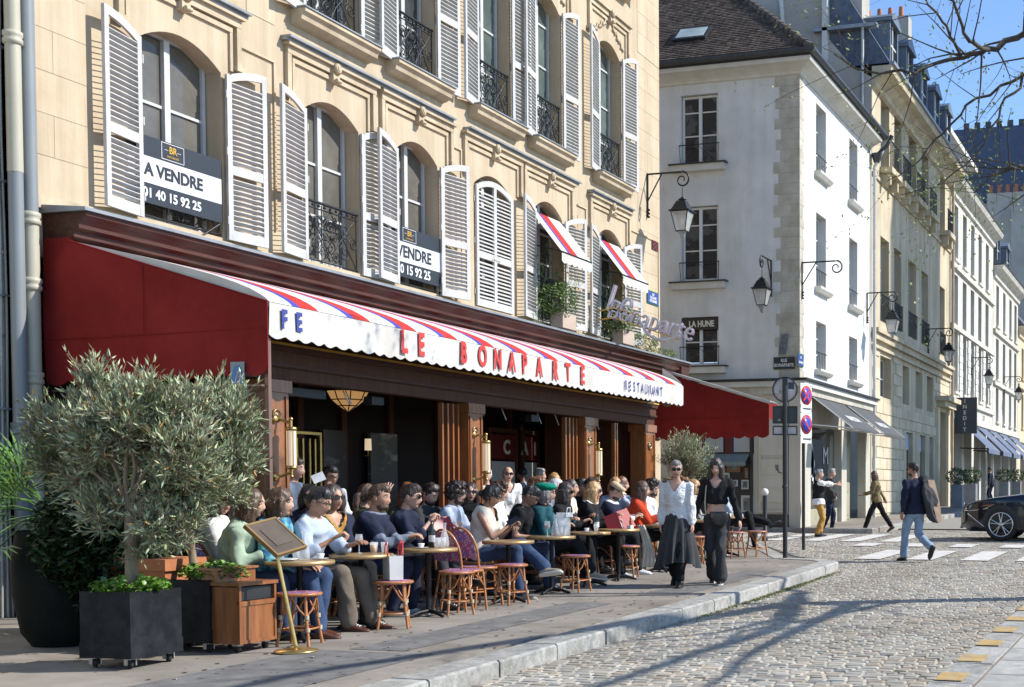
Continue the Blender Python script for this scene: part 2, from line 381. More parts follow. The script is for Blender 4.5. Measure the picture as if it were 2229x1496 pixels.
# ================================================================== cafe building
WHITE=M('shutter_paint_white',(.48,.48,.465),rough=.55,dirt=(3,(1,1,.5),.16),rnd=.05,var=.05,scale=5,bump=.08,bscale=60,col2=(.58,.58,.57))
FRAMEW=M('window_paint_grey_white',(.50,.51,.50),rough=.5,var=.06,scale=8)
GLASSD=M('window_glass_dark',(.035,.04,.042),rough=.06,var=.5,scale=1.2,spec=.8,bump=.03,bscale=1.5)
GLASSC=M('window_glass_curtained',(.10,.095,.08),rough=.12,scale=2.,col2=(.15,.14,.12),spec=.35,bump=.02,bscale=2)
GLASSG=M('window_glass_greenish',(.075,.10,.095),rough=.07,scale=1.5,col2=(.14,.175,.16),spec=.9,bump=.02,bscale=2)
IRON=M('wrought_iron_black',(.015,.016,.018),rough=.45,metal=.3,var=.2,scale=12)
ZINC=M('zinc_flashing',(.26,.28,.30),rough=.45,metal=.35,var=.15,scale=4)
def wood(name,c,c2,**k): return M(name,c,col2=c2,scale=1.6,stretch=(14,14,1.2),rough=k.pop('rough',.38),bump=.15,bscale=5,bdist=.003,ramp=(.3,.72),**k)
WOOD=wood('varnished_wood_orange',(.17,.058,.018),(.31,.12,.040),coat=.25)
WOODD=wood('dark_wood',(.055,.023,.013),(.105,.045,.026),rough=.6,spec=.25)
WOODX=M('cornice_wood',(.042,.014,.009),rough=.5,spec=.3,col2=(.085,.030,.019),scale=2,stretch=(1.2,14,14),bump=.15,bscale=5,bdist=.003)
BRASS=M('brass',(.62,.42,.15),rough=.28,metal=.9,var=.15,scale=6)
GOLD=M('gold_line',(.72,.42,.08),rough=.3,metal=.4,var=.1)
PIPE_C=M('pipe_cream_paint',(.40,.375,.29),rough=.5,var=.12,scale=2,stretch=(1,1,.3))
PIPE_B=M('pipe_blue_grey_paint',(.20,.22,.23),rough=.45,var=.12,scale=2,stretch=(1,1,.3))
PIPE_G=M('pipe_base_dark_grey',(.13,.145,.155),rough=.5,var=.12,scale=2)
Y0=12.0
cafe=thing('cafe_building','cream limestone building with white louvred shutters above the striped cafe awning','building',(10.6,Y0,0))
mpc=lambda u,d,z:(u,Y0+d,z)
W1F=[(12.36,13.72),(15.31,16.56),(17.50,18.66),(19.80,21.06),(21.92,23.08),(24.67,25.85)]
W2F=[(12.36,13.72),(15.31,16.56),(17.50,18.60),(19.88,21.04),(21.94,23.04),(24.67,25.84)]
holes=[(a,b,4.62,6.98,.24) for a,b in W1F]+[(a,b,8.06,11.0,.24) for a,b in W2F]+[(a,b,12.35,14.9,.2) for a,b in W2F]
m=MB(); wall(m,10.6,28.0,3.9,15.6,holes,mpc,.34)
m.add([(28,Y0,0),(28,Y0+14,0),(28,Y0+14,15.6),(28,Y0,15.6)],[(0,1,2,3)]); m.add([(10.6,Y0,15.6),(28,Y0,15.6),(28,Y0+14,15.6),(10.6,Y0+14,15.6)],[(0,1,2,3)])
m.add([(22.4,Y0,0),(28,Y0,0),(28,Y0,3.9),(22.4,Y0,3.9)],[(0,1,2,3)])
m.add([(10.6,Y0+14,0),(28,Y0+14,0),(28,Y0+14,15.6),(10.6,Y0+14,15.6)],[(0,1,2,3)])
m.build('wall',STONE,cafe)
# ashlar blocks: faint recessed joints as thin proud blocks at the plain fields
rg=random.Random(21)
def blocks(x0,x1,z0,z1,h=.46):
    z=z0;k=0
    while z<z1-.1:
        zz=min(z+h,z1); xs=[x0]; x=x0+(.55 if k%2 else .95)
        while x<x1-.3: xs.append(x); x+=rg.uniform(.8,1.1)
        xs.append(x1)
        for a,b in zip(xs,xs[1:]):
            m=MB(); m.box(a+.003,b-.003,Y0-.006-rg.uniform(0,.003),Y0+.02,z+.003,zz-.003); m.build('stone_block',STONE,cafe)
        z=zz;k+=1
blocks(10.62,11.62,4.55,7.9); blocks(26.75,27.99,4.55,11.1); blocks(23.75,24.15,4.6,7.0); blocks(19.0,19.35,4.6,6.95); blocks(14.2,14.75,7.7,10.9); blocks(26.75,27.99,11.3,15.5)
# label moulds over the windows
def hood(xc,z,hw=1.0,drop=.5,flash=True,carve=False):
    m=MB()
    for off,(wd,pr) in enumerate(((.10,.065),(.06,.035))):
        o_=off*.13; a=xc-hw+o_; b=xc+hw-o_; zt=z-o_
        m.box(a,b,Y0-pr,Y0+.01,zt-wd,zt); m.box(a,a+wd*.8,Y0-pr*.92,Y0+.01,zt-drop-wd,zt-wd); m.box(b-wd*.8,b,Y0-pr*.92,Y0+.01,zt-drop-wd,zt-wd)
        if not off: m.box(a-.03,b+.03,Y0-pr-.05,Y0+.01,zt+.002,zt+.05); m.box(a-.04,a+.11,Y0-pr-.02,Y0+.01,zt-drop-wd-.07,zt-drop-wd-.002); m.box(b-.11,b+.04,Y0-pr-.02,Y0+.01,zt-drop-wd-.07,zt-drop-wd-.002)
    m.build('window_hood',STONE_TRIM,cafe)
    m=MB(); prof=[(.0,-.18),(.075,-.17),(.085,-.05),(.06,.0),(.10,.06),(.10,.12),(.0,.13)]
    m.lathe([(.055,-.03),(.09,.0),(.055,.03)],(xc,Y0-.12,z-.02),12,axis=(0,1,0)); m.lathe([(.035,-.06),(.05,.0),(.035,.06)],(xc,Y0-.10,z-.02),10,axis=(0,1,0))
    m.box(xc-.07,xc+.07,Y0-.10,Y0,z-.22,z+.05); m.tube([(xc-.05,Y0-.13,z-.2),(xc+.05,Y0-.13,z-.2)],.03,8)
    m.build('keystone',STONE_TRIM,cafe)
    if carve:
        m=MB()
        for s in(-1,1):
            pts=[(xc+s*(.1+.05*i),Y0-.02,z-.18-.03*i+.05*math.sin(i*1.6)) for i in range(14)]
            m.tube(pts,.018,6); 
            for i in range(2,13,2): m.ball((pts[i][0],Y0-.02,pts[i][2]-.05),.035,8,5)
        m.build('carved_garland',STONE_TRIM,cafe)
for (a,b) in W1F: hood((a+b)/2,7.50)
for (a,b) in W2F: hood((a+b)/2,11.62,carve=True)
m=MB()
for a,b in((10.65,14.12),(14.86,19.0),(19.46,23.62),(24.2,26.25)):
    m.box(a,b,Y0-.17,Y0,7.585,7.615); m.box(a,b,Y0-.11,Y0,7.552,7.583)
m.build('lead_flashing',ZINC,cafe)
m=MB()
for a,b in((13.98,14.72),(19.08,19.38),(23.72,24.12),(26.32,27.9)):
    for z0,z1 in((6.95,7.2),):
        m.box(a,b,Y0-.03,Y0,z1-.02,z1+.01); m.box(b-.03,b,Y0-.028,Y0,4.9,z1-.021)
m.build('wall_panel_moulding',STONE_TRIM,cafe)
# sills and consoles of the second and third floor
for (a,b) in W2F:
    for zs in(8.05,12.34):
        m=MB(); m.prism([(0,0),(-.25,0),(-.25,-.05),(-.20,-.08),(-.18,-.15),(-.08,-.20),(0,-.22)],a-.24,b+.24,lambda u,v,w_:(w_,Y0+u,zs+v))
        m.build('window_sill',STONE_TRIM,cafe)
        m=MB(); m.box(a-.26,b+.26,Y0-.27,Y0-.02,zs+.003,zs+.022); m.build('sill_flashing',ZINC,cafe)
# windows
def casement(par,a,b,z0,z1,Y,glass,bars=(1/3,2/3),rise=0,mp=None,fm=FRAMEW,fw=.05,transom=None,open_=False):
    f=MB(); P=(lambda u,d,z:(u,Y+d,z)) if mp is None else mp
    def bx(u0,u1,d0,d1,c,d): f.box(u0,u1,d0,d1,c,d,mp=P)
    c=(a+b)/2
    bx(a,a+fw,-.04,.04,z0,z1); bx(b-fw,b,-.04,.04,z0,z1); bx(a+fw,b-fw,-.038,.038,z0,z0+fw*1.4); bx(a+fw,b-fw,-.038,.038,z1-fw,z1)
    bx(c-.045,c+.045,-.06,.03,z0+fw*1.4,z1-fw)
    for t in bars:
        z=z0+(z1-z0)*t
        for u0,u1 in((a+fw,c-.045),(c+.045,b-fw)): bx(u0,u1,-.025,.02,z-.018,z+.018)
    o=f.build('window_frame',fm,par)
    zs=[z0+fw*1.4]+[z0+(z1-z0)*t for t in bars]+[z1-fw]
    for u0,u1 in((a+fw,c-.045),(c+.045,b-fw)):
        for p,q in zip(zs,zs[1:]):
            g=MB(); g.box(u0,u1,0,.01,p+.018,q-.018,mp=P); g.build('pane',glass,o)
    return o
gl=[GLASSC,GLASSC,GLASSC,GLASSC,GLASSD,GLASSD]
for i,(a,b) in enumerate(W1F):
    if i in(4,5):
        casement(cafe,a+.02,b-.02,4.66,6.99,Y0+.27,GLASSD,bars=(.25,.5,.75))
    else: casement(cafe,a+.02,b-.02,4.66,6.99,Y0+.27,gl[i],bars=(.30,.62))
for i,(a,b) in enumerate(W2F):
    casement(cafe,a+.02,b-.02,8.09,11.0,Y0+.27,[GLASSC,GLASSD,GLASSD,GLASSG,GLASSG,GLASSG][i],bars=(.28,.55,.83))
    casement(cafe,a+.02,b-.02,12.38,14.9,Y0+.27,GLASSG)
# iron window guards with scrollwork
def scroll(m,c,r,turn,dr,rad=.009,ax=1,start=0,hand=1):
    pts=[]
    for i in range(22):
        t=i/21; a=start+hand*turn*2*PI*t; q=r*(1-dr*t); pts.append((c[0]+q*math.cos(a),c[1],c[2]+q*math.sin(a)))
    m.tube(pts,rad,5)
gm=MB()
Wg,Hg=1.16,.86
gm.tube([(0,0,Hg),(Wg,0,Hg)],.022,8); gm.tube([(0,0,Hg-.09),(Wg,0,Hg-.09)],.010,6); gm.tube([(0,0,.04),(Wg,0,.04)],.012,6)
gm.tube([(0,0,Hg+.0),(Wg,0,Hg)],.014,8)
for x_ in(.02,Wg/2-.19,Wg/2+.19,Wg-.02): gm.tube([(x_,0,.0),(x_,0,Hg-.03)],.010,6)
for s in(-1,1):
    for k,(cx_,cz,r_) in enumerate(((.30,.56,.12),(.30,.25,.13),(.48,.40,.10),(.10,.42,.07),(.08,.66,.055),(.09,.15,.06))):
        scroll(gm,(Wg/2+s*cx_,0,cz),r_,1.6,.85,.009,start=PI/2*(k%3),hand=s*(1 if k%2 else -1))
    gm.tube([(Wg/2+s*.55,0,.06),(Wg/2+s*.3,.0,.40),(Wg/2+s*.02,0,.74)],.010,6); gm.tube([(Wg/2+s*.02,0,.08),(Wg/2+s*.16,0,.35),(Wg/2+s*.5,0,.74)],.009,6)
scroll(gm,(Wg/2,0,.56),.13,1.4,.8,.010); scroll(gm,(Wg/2,0,.26),.13,1.4,.8,.010,start=PI,hand=-1)
gm.ball((Wg/2,0,.41),.035,8,6); gm.ball((Wg/2,0,.78),.03,8,6)
for k in range(9): gm.ball((.09+k*.122,0,Hg-.045),.022,6,5)
gme=gm.mesh('window_guard'); gme.materials.append(IRON)
for i,(a,b) in enumerate(W1F):
    if i==3: continue
    o=link('window_guard',gme,None,cafe); o.location=Vector((a+.01,Y0+.04,4.62))-wloc(cafe); o.scale=((b-a-.02)/Wg,1,1.02)
for z in(8.08,12.37):
    for a,b in W2F:
        o=link('window_guard',gme,None,cafe); o.location=Vector((a+.01,Y0+.03,z))-wloc(cafe); o.scale=((b-a-.02)/Wg,1,1.02)
# louvred shutters: leaf frame (hinge at the origin, closed leaf runs to +x), every slat its own mesh on the first floor
def leaf_mesh(w_,h_,rise,mid=.40):
    m=MB(); t=.02; st=.075
    zt0=h_-rise; 
    def top(x): q=x/w_; return zt0+rise*(1-(1-q)**2)
    m.box(0,st,-t,t,0,top(st*.5)-.002)
    m.box(w_-st,w_,-t,t,0,top(w_-st)-.002)
    m.box(st,w_-st,-t*.9,t*.9,0,.13); zm=h_*mid; m.box(st,w_-st,-t*.9,t*.9,zm-.06,zm+.06)
    n=8; poly=[(st+(w_-2*st)*i/n,top(st+(w_-2*st)*i/n)) for i in range(n+1)]
    low=[(x,z-.10) for x,z in poly][::-1]
    m.prism(poly+low,-t*.9,t*.9,lambda u,v,q:(u,q,v))
    for z in(.25,h_*.5,h_*.82): m.tube([(-.012,.02,z-.05),(-.012,.02,z+.05)],.012,6)
    m.tube([(w_-.05,-.03,zm-.03),(w_-.12,-.035,zm-.01),(w_-.16,-.03,zm-.05)],.007,5)
    for k in range(4): m.ball((st+.03+k*(w_-2*st-.06)/3,-t,.06),.006,5,4)
    return m,st,zm,top
def slat_list(w_,h_,rise,pitch=.0665,mid=.40):
    _,st,zm,top=leaf_mesh(w_,h_,rise,mid); L=[]
    z=.175
    while z<zm-.085: L.append(z); z+=pitch
    z=zm+.105
    while z<top(st)-.12: L.append(z); z+=pitch
    return L,st
def slat_geo(m,x0,x1,z,o=None):
    vs=[(x,y,zz) for x in(x0,x1) for y,zz in((-.021,z-.010),(-.019,z-.022),(.021,z+.012),(.019,z+.022))]
    if o: vs=[o(*v) for v in vs]
    m.add(vs,[(0,1,2,3),(4,7,6,5),(0,4,5,1),(1,5,6,2),(2,6,7,3),(3,7,4,0)])
SHW,SH1,SH2=.615,2.28,2.94
LM={}
for key,h_,w_ in(('a',SH1,.66),('b',SH2,.615)):
    m,st,zm,top=leaf_mesh(w_,h_,.17); me=m.mesh('shutter'); me.materials.append(WHITE)
    s=MB(); slat_geo(s,st,w_-st,0); sm_=s.mesh('slat'); sm_.materials.append(WHITE)
    LM[key]=(me,sm_,slat_list(w_,h_,.17)[0],w_,st)
rest=MB()
def shutter(xh,zb,side,ang,key='a',single=True,out=.06):
    """side +1: hinge on the right jamb, -1: hinge on the left jamb seen from the street; ang opening from closed in degrees"""
    me,sm_,L,w_,st=LM[key]
    o=link('shutter',me,None,cafe); hx=xh; hy=Y0-out
    # closed leaf of the left jamb runs +x; opening swings it towards the street (-y)
    if side<0: o.rotation_euler=(0,0,-R(ang)); 
    else: o.rotation_euler=(0,0,R(ang)); o.scale=(-1,1,1)
    o.location=Vector((hx,hy,zb))-wloc(cafe)
    if single:
        for z in L:
            q=link('slat',sm_,None,o); q.location=(0,0,z)
    else:
        mt=Matrix.Translation((hx,hy,zb))@o.rotation_euler.to_matrix().to_4x4()@Matrix.Diagonal((o.scale[0],1,1,1))
        for z in L: slat_geo(rest,st,w_-st,z,lambda *v:tuple(mt@Vector(v)))
    return o
zb=4.60
shutter(12.34,zb,-1,170); shutter(13.74,zb,1,174)
shutter(15.29,zb,-1,170); shutter(16.58,zb,1,177,out=.03)
shutter(17.46,zb,-1,170); shutter(18.66,zb,1,168)
shutter(19.80,zb,-1,0,out=.03); shutter(21.06,zb,1,0,out=.03)
shutter(21.90,zb,-1,170); shutter(23.10,zb,1,168,single=False)
shutter(24.65,zb,-1,170,single=False); shutter(25.87,zb,1,168,single=False)
zb=8.04
for i,(a,b) in enumerate(W2F):
    la,ra=[(170,177),(170,177),(169,176),(170,176),(169,175),(170,172)][i]
    shutter(a,zb,-1,la,'b',False); shutter(b,zb,1,ra,'b',False); shutter(a,12.33,-1,165,'a',False); shutter(b,12.33,1,166,'a',False)
rest.build('upper_slats',WHITE,cafe,'stuff')
# wall base course above the shopfront and the lead roof of the shopfront
part('base_course',STONE_TRIM,cafe,(10.65,27.98,Y0-.05,Y0,4.42,4.57))
# rain pipes at the left edge of the facade
def pipe(name,label,x,y,segs,r,joints):
    z0=gz(x); root=thing(name,label,'drainpipe',(x,y,z0))
    for (a,b,mt,rr) in segs:
        m=MB(); m.tube([(x,y,a),(x,y,b)],rr,16); m.build('pipe_section',mt,root)
    for z,mt in joints:
        m=MB(); m.lathe([(r*1.02,-.07),(r*1.28,-.06),(r*1.28,-.02),(r*1.1,0),(r*1.28,.02),(r*1.28,.06),(r*1.02,.07)],(x,y,z),16); m.box(x-.015,x+.015,y,y+.16,z-.02,z+.02); m.build('pipe_collar',mt,root)
    return root
xa=sx(50,11.85); xb=sx(80,11.85)
pipe('drainpipe','cream upper drainpipe turning blue grey lower down, at the far left edge',xa,11.86,[(4.7,15.6,PIPE_C,.075),(1.95,4.7,PIPE_B,.072),(-.1,1.95,PIPE_G,.078)],.075,[(6.1,PIPE_C),(2.0,PIPE_G)])
pipe('drainpipe','blue grey drainpipe that turns cream beside the red awning end',xb,11.86,[(4.28,15.6,PIPE_B,.078),(-.1,4.28,PIPE_C,.08)],.078,[(8.6,PIPE_B),(4.25,PIPE_C),(3.55,PIPE_C),(2.55,PIPE_C)])
# neighbour at the left edge with cables
NB=M('neighbour_stone',(.42,.39,.32),rough=.85,col2=(.54,.51,.44),scale=2,bump=.3,bscale=20)
nb=thing('stone_building','pale stone neighbouring building at the far left edge behind the pipes','building',(5,12.05,0))
m=MB(); m.box(2,10.58,12.05,26,-.2,15.6); m.build('wall',NB,nb)
for z in(1.2,2.1,3.0,3.9,5.6,6.5): part('stone_course',NB,nb,(2,10.56,12.03,12.06,z,z+.86))
CAB=M('cable_sheath',(.40,.39,.34),rough=.6,var=.1)
r=thing('wall_cables','bundle of thin cream cables clipped upright on the stone at the left edge','cable',(10.4,12,0))
for k,xx in enumerate((10.40,10.46,10.52)):
    m=MB(); m.tube([(xx+.012*math.sin(z*1.7+k),11.99,z) for z in [i*.5 for i in range(31)]],.013,6); m.build('cable',CAB,r)
m=MB()
for z in(2.2,3.4,4.6,6.0,7.1): m.box(10.37,10.55,11.965,12.03,z,z+.02)
m.build('cable_clip',ZINC,r)
# ------------------------------------------------------------------ wooden cafe front (veranda)
YF=9.7
ver=thing('veranda','dark varnished wood cafe front with open bays and orange lit pillars','shopfront',(11.7,YF,0))
XA,XB=11.05,22.38
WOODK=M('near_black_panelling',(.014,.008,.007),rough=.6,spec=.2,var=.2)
m=MB()   # cornice profile along the facade, lead covered
prof=[(11.52,4.36),(11.40,4.36),(11.40,4.32),(11.45,4.29),(11.50,4.23),(11.50,4.19),(11.57,4.16),(11.57,4.10),(11.62,4.05),(11.66,3.96),(11.66,3.86),(12.0,3.86),(12.0,4.36)]
m.prism(prof,11.0,28.45,lambda u,v,w_:(w_,u,v)); m.build('cornice',WOODX,ver)
m=MB(); m.prism([(11.36,4.365),(11.36,4.40),(12.0,4.46),(12.0,4.365)],10.95,28.5,lambda u,v,w_:(w_,u,v)); m.build('cornice_lead',ZINC,ver)
m=MB(); m.prism(prof,11.45,16,lambda u,v,w_:(28.45-11.45+u+.0 if False else 28.0+(12-u),w_,v)); m.build('side_cornice',WOODX,ver)
part('roof',WOODD,ver,(XA,XB,YF+.12,12.0,3.12,3.3),(11.08,28.4,11.7,11.99,3.3,3.855))
part('beam',WOODD,ver,(XA,XB,YF-.02,YF+.14,2.72,3.12),(XA,XB,YF+.02,YF+.2,2.58,2.72))
part('beam_moulding',WOODX,ver,(XA,XB,YF-.06,YF-.022,2.90,2.97),(XA,XB,YF-.045,YF-.022,2.73,2.76))
part('gold_strip',GOLD,ver,(XA,XB,YF-.085,YF-.062,2.965,2.99))
PIL=[(11.70,12.06),(15.80,16.17),(19.42,19.84),(21.9,22.36)]
for i,(a,b) in enumerate(PIL):
    m=MB(); m.box(a,b,YF,YF+.30,gz(a)-.1,2.58); m.box(a-.03,b+.03,YF-.03,YF+.33,gz(a)-.1,gz(a)+.25); m.box(a-.03,b+.03,YF-.03,YF+.33,2.44,2.575)
    m.box(a+.02,a+.06,YF-.018,YF,gz(a)+.3,2.4); m.box(b-.06,b-.02,YF-.018,YF,gz(a)+.3,2.4)
    m.build('pillar',WOOD,ver)
    m=MB(); xc=(a+b)/2; 
    for z in(2.18,1.02):
        m=MB(); m.lathe([(.0,.03),(.03,.03),(.032,.018),(.05,.018),(.052,.028),(.075,.028),(.078,0)],(xc-.03,YF-.0,z),18,axis=(0,-1,0)); m.build('medallion',BRASS if False else M('dull_bronze',(.20,.13,.07),rough=.4,metal=.5,var=.2,scale=20),ver)
    if i<3:   # folded doors stacked against the pillar
        for k in range(4):
            x_=a-.50+.13*k
            if i==0: continue
            d=MB(); d.box(x_,x_+.035,YF+.10,YF+.17,gz(a)+.02,2.55); d.build('folded_door',WOOD,ver)
    else:
        for k in range(2):
            x_=a-1.1+.09*k; d=MB(); d.box(x_,x_+.04,YF+.10,YF+.17,gz(a)+.02,2.55); d.build('folded_door',WOOD,ver)
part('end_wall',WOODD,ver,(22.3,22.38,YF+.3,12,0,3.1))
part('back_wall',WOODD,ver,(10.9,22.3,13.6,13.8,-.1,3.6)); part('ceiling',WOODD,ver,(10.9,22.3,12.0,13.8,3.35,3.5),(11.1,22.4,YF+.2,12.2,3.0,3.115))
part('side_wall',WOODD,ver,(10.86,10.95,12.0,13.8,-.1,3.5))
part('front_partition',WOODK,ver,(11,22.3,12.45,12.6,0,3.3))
for x_ in(13.3,14.3,15.6,16.6,17.8,19.2,20.3,21.6): part('wall_pilaster',WOODD,ver,(x_,x_+.12,12.38,12.449,0,3.3))
MARB=M('dark_mirror_panel',(.06,.057,.05),rough=.15,scale=1.6,col2=(.34,.32,.28),ramp=(.55,.72),stretch=(1,1,2.2),spec=.8,wave=None)
for pa,pb in((706,752),(808,866)): part('mirror_panel',MARB,ver,(sx(pa,12.3),sx(pb,12.3),12.3,12.36,.6,2.25))
dxa,dxb=sx(636,12.3),sx(702,12.3); part('door_surround',BRASS,ver,(dxa,dxa+.04,12.3,12.36,0,2.2),(dxb-.04,dxb,12.3,12.36,0,2.2),(dxa+.04,dxb-.04,12.3,12.36,2.16,2.2))
for x_ in [dxa+(dxb-dxa)*t for t in(.2,.4,.62,.8)]: part('door_bar',BRASS,ver,(x_,x_+.03,12.32,12.35,.3,2.1))
MENU=M('terrace_red_band',(.10,.012,.012),rough=.4,var=.1); REFLG=M('glass_reflection_grey',(.40,.41,.40),rough=.35,var=.05,scale=1)  # even grey of the door panes stands in for reflections in the glass
for x0,x1 in((sx(1066,12.28),sx(1121,12.28)),(sx(1139,12.28),sx(1170,12.28))):
    part('door_leaf',WOODD,ver,(x0-.06,x0,12.24,12.32,0,2.5),(x1,x1+.06,12.24,12.32,0,2.5),(x0,x1,12.24,12.32,0,.6),(x0,x1,12.24,12.32,2.42,2.5))
    part('red_band',MENU,ver,(x0,x1,12.27,12.29,1.92,2.38)); part('reflection_pane',REFLG,ver,(x0+.02,x1-.02,12.265,12.285,.9,1.88))
LET=M('cream_lettering',(.62,.60,.52),rough=.5,var=.05)
text('letter','C',.36,LET,ver,(sx(1104,12.262),12.262,2.14),(1,0,0),(0,0,1),bold=.012); text('letter','A',.36,LET,ver,(sx(1143,12.262),12.262,2.14),(1,0,0),(0,0,1),bold=.012); text('letter','I',.36,LET,ver,(sx(1167,12.262)-.03,12.262,2.14),(1,0,0),(0,0,1),bold=.012)
BENCH=M('bench_leatherette_red',(.17,.02,.02),rough=.35,var=.15,scale=3)
part('banquette_back',BENCH,ver,(12.4,15.1,10.9,11.0,.1,1.02),(16.4,19.2,10.9,11.0,.1,1.02)); part('banquette_rail',WOOD,ver,(12.4,15.1,10.88,11.02,1.02,1.06),(16.4,19.2,10.88,11.02,1.02,1.06))
# small hanging wires and fittings under the beam
m=MB()
for x_ in(13.4,13.45,17.2,18.3,18.9,20.4): m.tube([(x_,YF+.3,2.75),(x_+.02,YF+.3,2.6),(x_+.06,YF+.28,2.5),(x_+.11,YF+.27,2.42)],.008,5)
m.build('loose_cable',M('cable_white',(.5,.5,.48),rough=.6),ver)
for hb_ in((12.1,13.0,YF+.22,YF+.34,2.44,2.54),(13.9,14.15,YF+.22,YF+.34,2.44,2.54),(16.3,16.6,YF+.22,YF+.34,2.44,2.54),(18.0,18.25,YF+.22,YF+.34,2.44,2.54),(20.0,20.3,YF+.22,YF+.34,2.44,2.54)): part('terrace_heater',IRON,ver,hb_)
# wall lanterns on the pillars
LAMPG=M('lamp_opal_glass',(.72,.56,.42),rough=.3,var=.05,emit=((1,.72,.45),.25))
lab=['brass wall lamp with opal tube on the first pillar beside the menu stand','brass wall lamp with opal tube on the middle pillar','brass wall lamp with opal tube on the third pillar from the left']
for i in range(3):
    a,b=PIL[i]; xc=a+.20; yy=YF-.16
    r=thing('wall_lamp',lab[i],'wall lamp',(xc,YF,1.55),group='brass lamps on the cafe pillars')
    m=MB(); m.tube([(xc,yy,1.62),(xc,yy,2.02)],.052,12); m.build('lamp_tube',LAMPG,r)
    for z in(1.50,2.14): m=MB(); m.lathe([(.0,-.02),(.06,-.02),(.065,0),(.06,.02),(0,.03)],(xc,yy,1.60 if z<1.8 else 2.03),12); m.ball((xc,yy,z),.022,8,6); m.tube([(xc,yy,z),(xc,yy,1.6 if z<1.8 else 2.03)],.015,6); m.tube([(xc,yy,z+ (.05 if z<1.8 else -.05)),(xc-.03,YF-.03,z),(xc-.06,YF,z)],.016,8); m.lathe([(.05,0),(.05,.02),(.02,.035)],(xc-.08,YF,z),12,axis=(0,-1,0)); m.build('bracket',BRASS,r)
    for k in range(6):
        an=k*PI/3; mm=MB(); mm.tube([(xc+.055*math.cos(an),yy+.055*math.sin(an),1.61),(xc+.055*math.cos(an),yy+.055*math.sin(an),2.03)],.004,4); mm.build('cage_bar',BRASS,r)
# hanging bowl lamp
AMB=M('amber_alabaster',(.55,.32,.12),rough=.45,var=.25,scale=5,emit=((1,.55,.2),.22))
hx,hz=ony(757,868,10.9)
r=thing('pendant_lamp','amber glass bowl lamp in a black frame hanging inside the first bay','lamp',(hx,10.9,hz))
m=MB(); prof=[(.02,-.17),(.12,-.10),(.21,-.02),(.27,.10)]; m.lathe(prof,(hx,10.9,hz),12,smooth=False); m.build('bowl',AMB,r)
m=MB()
for k in range(8):
    a=k*PI/4; m.tube([(hx+(p+.006)*math.cos(a),10.9+(p+.006)*math.sin(a),hz+z) for p,z in prof],.008,5)
for p,z in prof[1:]: m.tube([(hx+(p+.006)*math.cos(k*PI/8),10.9+(p+.006)*math.sin(k*PI/8),hz+z) for k in range(17)],.008,5)
m.tube([(hx,10.9,hz+.1),(hx,10.9,2.98)],.012,6); m.build('frame',IRON,r)
sxx,szz=ony(800,968,12.25); r=thing('wall_sconce','small shaded wall light glowing inside between the mirror panels','lamp',(sxx,12.28,szz))
m=MB(); m.lathe([(.055,-.09),(.05,.09)],(sxx,12.24,szz),10); m.build('shade',M('sconce_shade',(.6,.5,.35),rough=.6,emit=((1,.8,.5),.35)),r)
m=MB(); m.tube([(sxx,12.24,szz-.09),(sxx,12.24,szz-.16),(sxx,12.3,szz-.18)],.01,6); m.build('arm',BRASS,r)
# ------------------------------------------------------------------ striped awning
def cloth(name,c,c2,**k): return M(name,c,col2=c2,rough=.9,scale=.9,bump=.22,bscale=3.2,bdist=.06,ramp=(.25,.75),spec=.2,**k)
CW=cloth('awning_canvas_white',(.52,.51,.485),(.62,.61,.585),dirt=(1.2,(1,1,1),.13)); CR=cloth('awning_canvas_red',(.40,.028,.025),(.50,.045,.038)); CB=cloth('awning_canvas_blue',(.045,.055,.30),(.065,.085,.38))
CRED=cloth('awning_canvas_burgundy',(.19,.013,.012),(.27,.023,.019),dirt=(1.5,(1,1,1),.22))
CW.node_tree.nodes['Principled BSDF']
AY=9.04; AZ=3.29; X0,X1=10.97,22.18
aw=thing('awning','long red, white and blue striped awning with a lettered white valance','awning',(10.97,11.6,4.0))
ends=[sx(p,AY) for p in(693,805,905,993,1073,1145,1212,1270,1325,1378,1425,1470)]
ends=[ony(p,q,AY)[0] for p,q in((693,676),(805,697),(905,717),(993,735),(1073,753),(1145,769),(1212,782),(1270,794),(1325,806),(1378,817),(1425,827),(1470,836))]
st0=(ends[-1]-ends[0])/11
bands=[]; x=X0; 
k0=math.floor((X0-ends[0])/st0)
for k in range(-1,12):
    e=ends[0]+st0*k
    bands+=[(e-.30,e,1),(e-.42,e-.30,2)]
pts=sorted({X0,X1,*[b[0] for b in bands],*[b[1] for b in bands]}); pts=[p for p in pts if X0<=p<=X1]
def bandof(xm):
    for a,b,k in bands:
        if a<xm<b: return k
    return 0
prof=[(11.56,4.04)]
_st=lambda y:4.04+(y-11.56)*(4.04-3.29)/(11.56-9.04)
prof+=[(y,_st(y)+.33*(z-_st(y))) for y,z in ((11.2,4.02),(10.8,3.985),(10.4,3.935),(10.0,3.865),(9.7,3.79),(9.45,3.69),(9.28,3.59),(9.15,3.47),(9.075,3.37))]+[(AY,AZ)]
CPROF=prof[:]
def cz(y):
    for (a,b),(c,d) in zip(CPROF,CPROF[1:]):
        if c<=y<=a: return b+(d-b)*(a-y)/(a-c)
    return CPROF[0][1]
m=MB()
for a,b in zip(pts,pts[1:]):
    m.m=bandof((a+b)/2)
    for (ya,za),(yb,zb_) in zip(prof,prof[1:]): m.add([(a,ya,za),(b,ya,za),(b,yb,zb_),(a,yb,zb_)],[(0,1,2,3)],True)
m.m=0
o=m.build('canopy',[CW,CR,CB],aw)
m=MB()
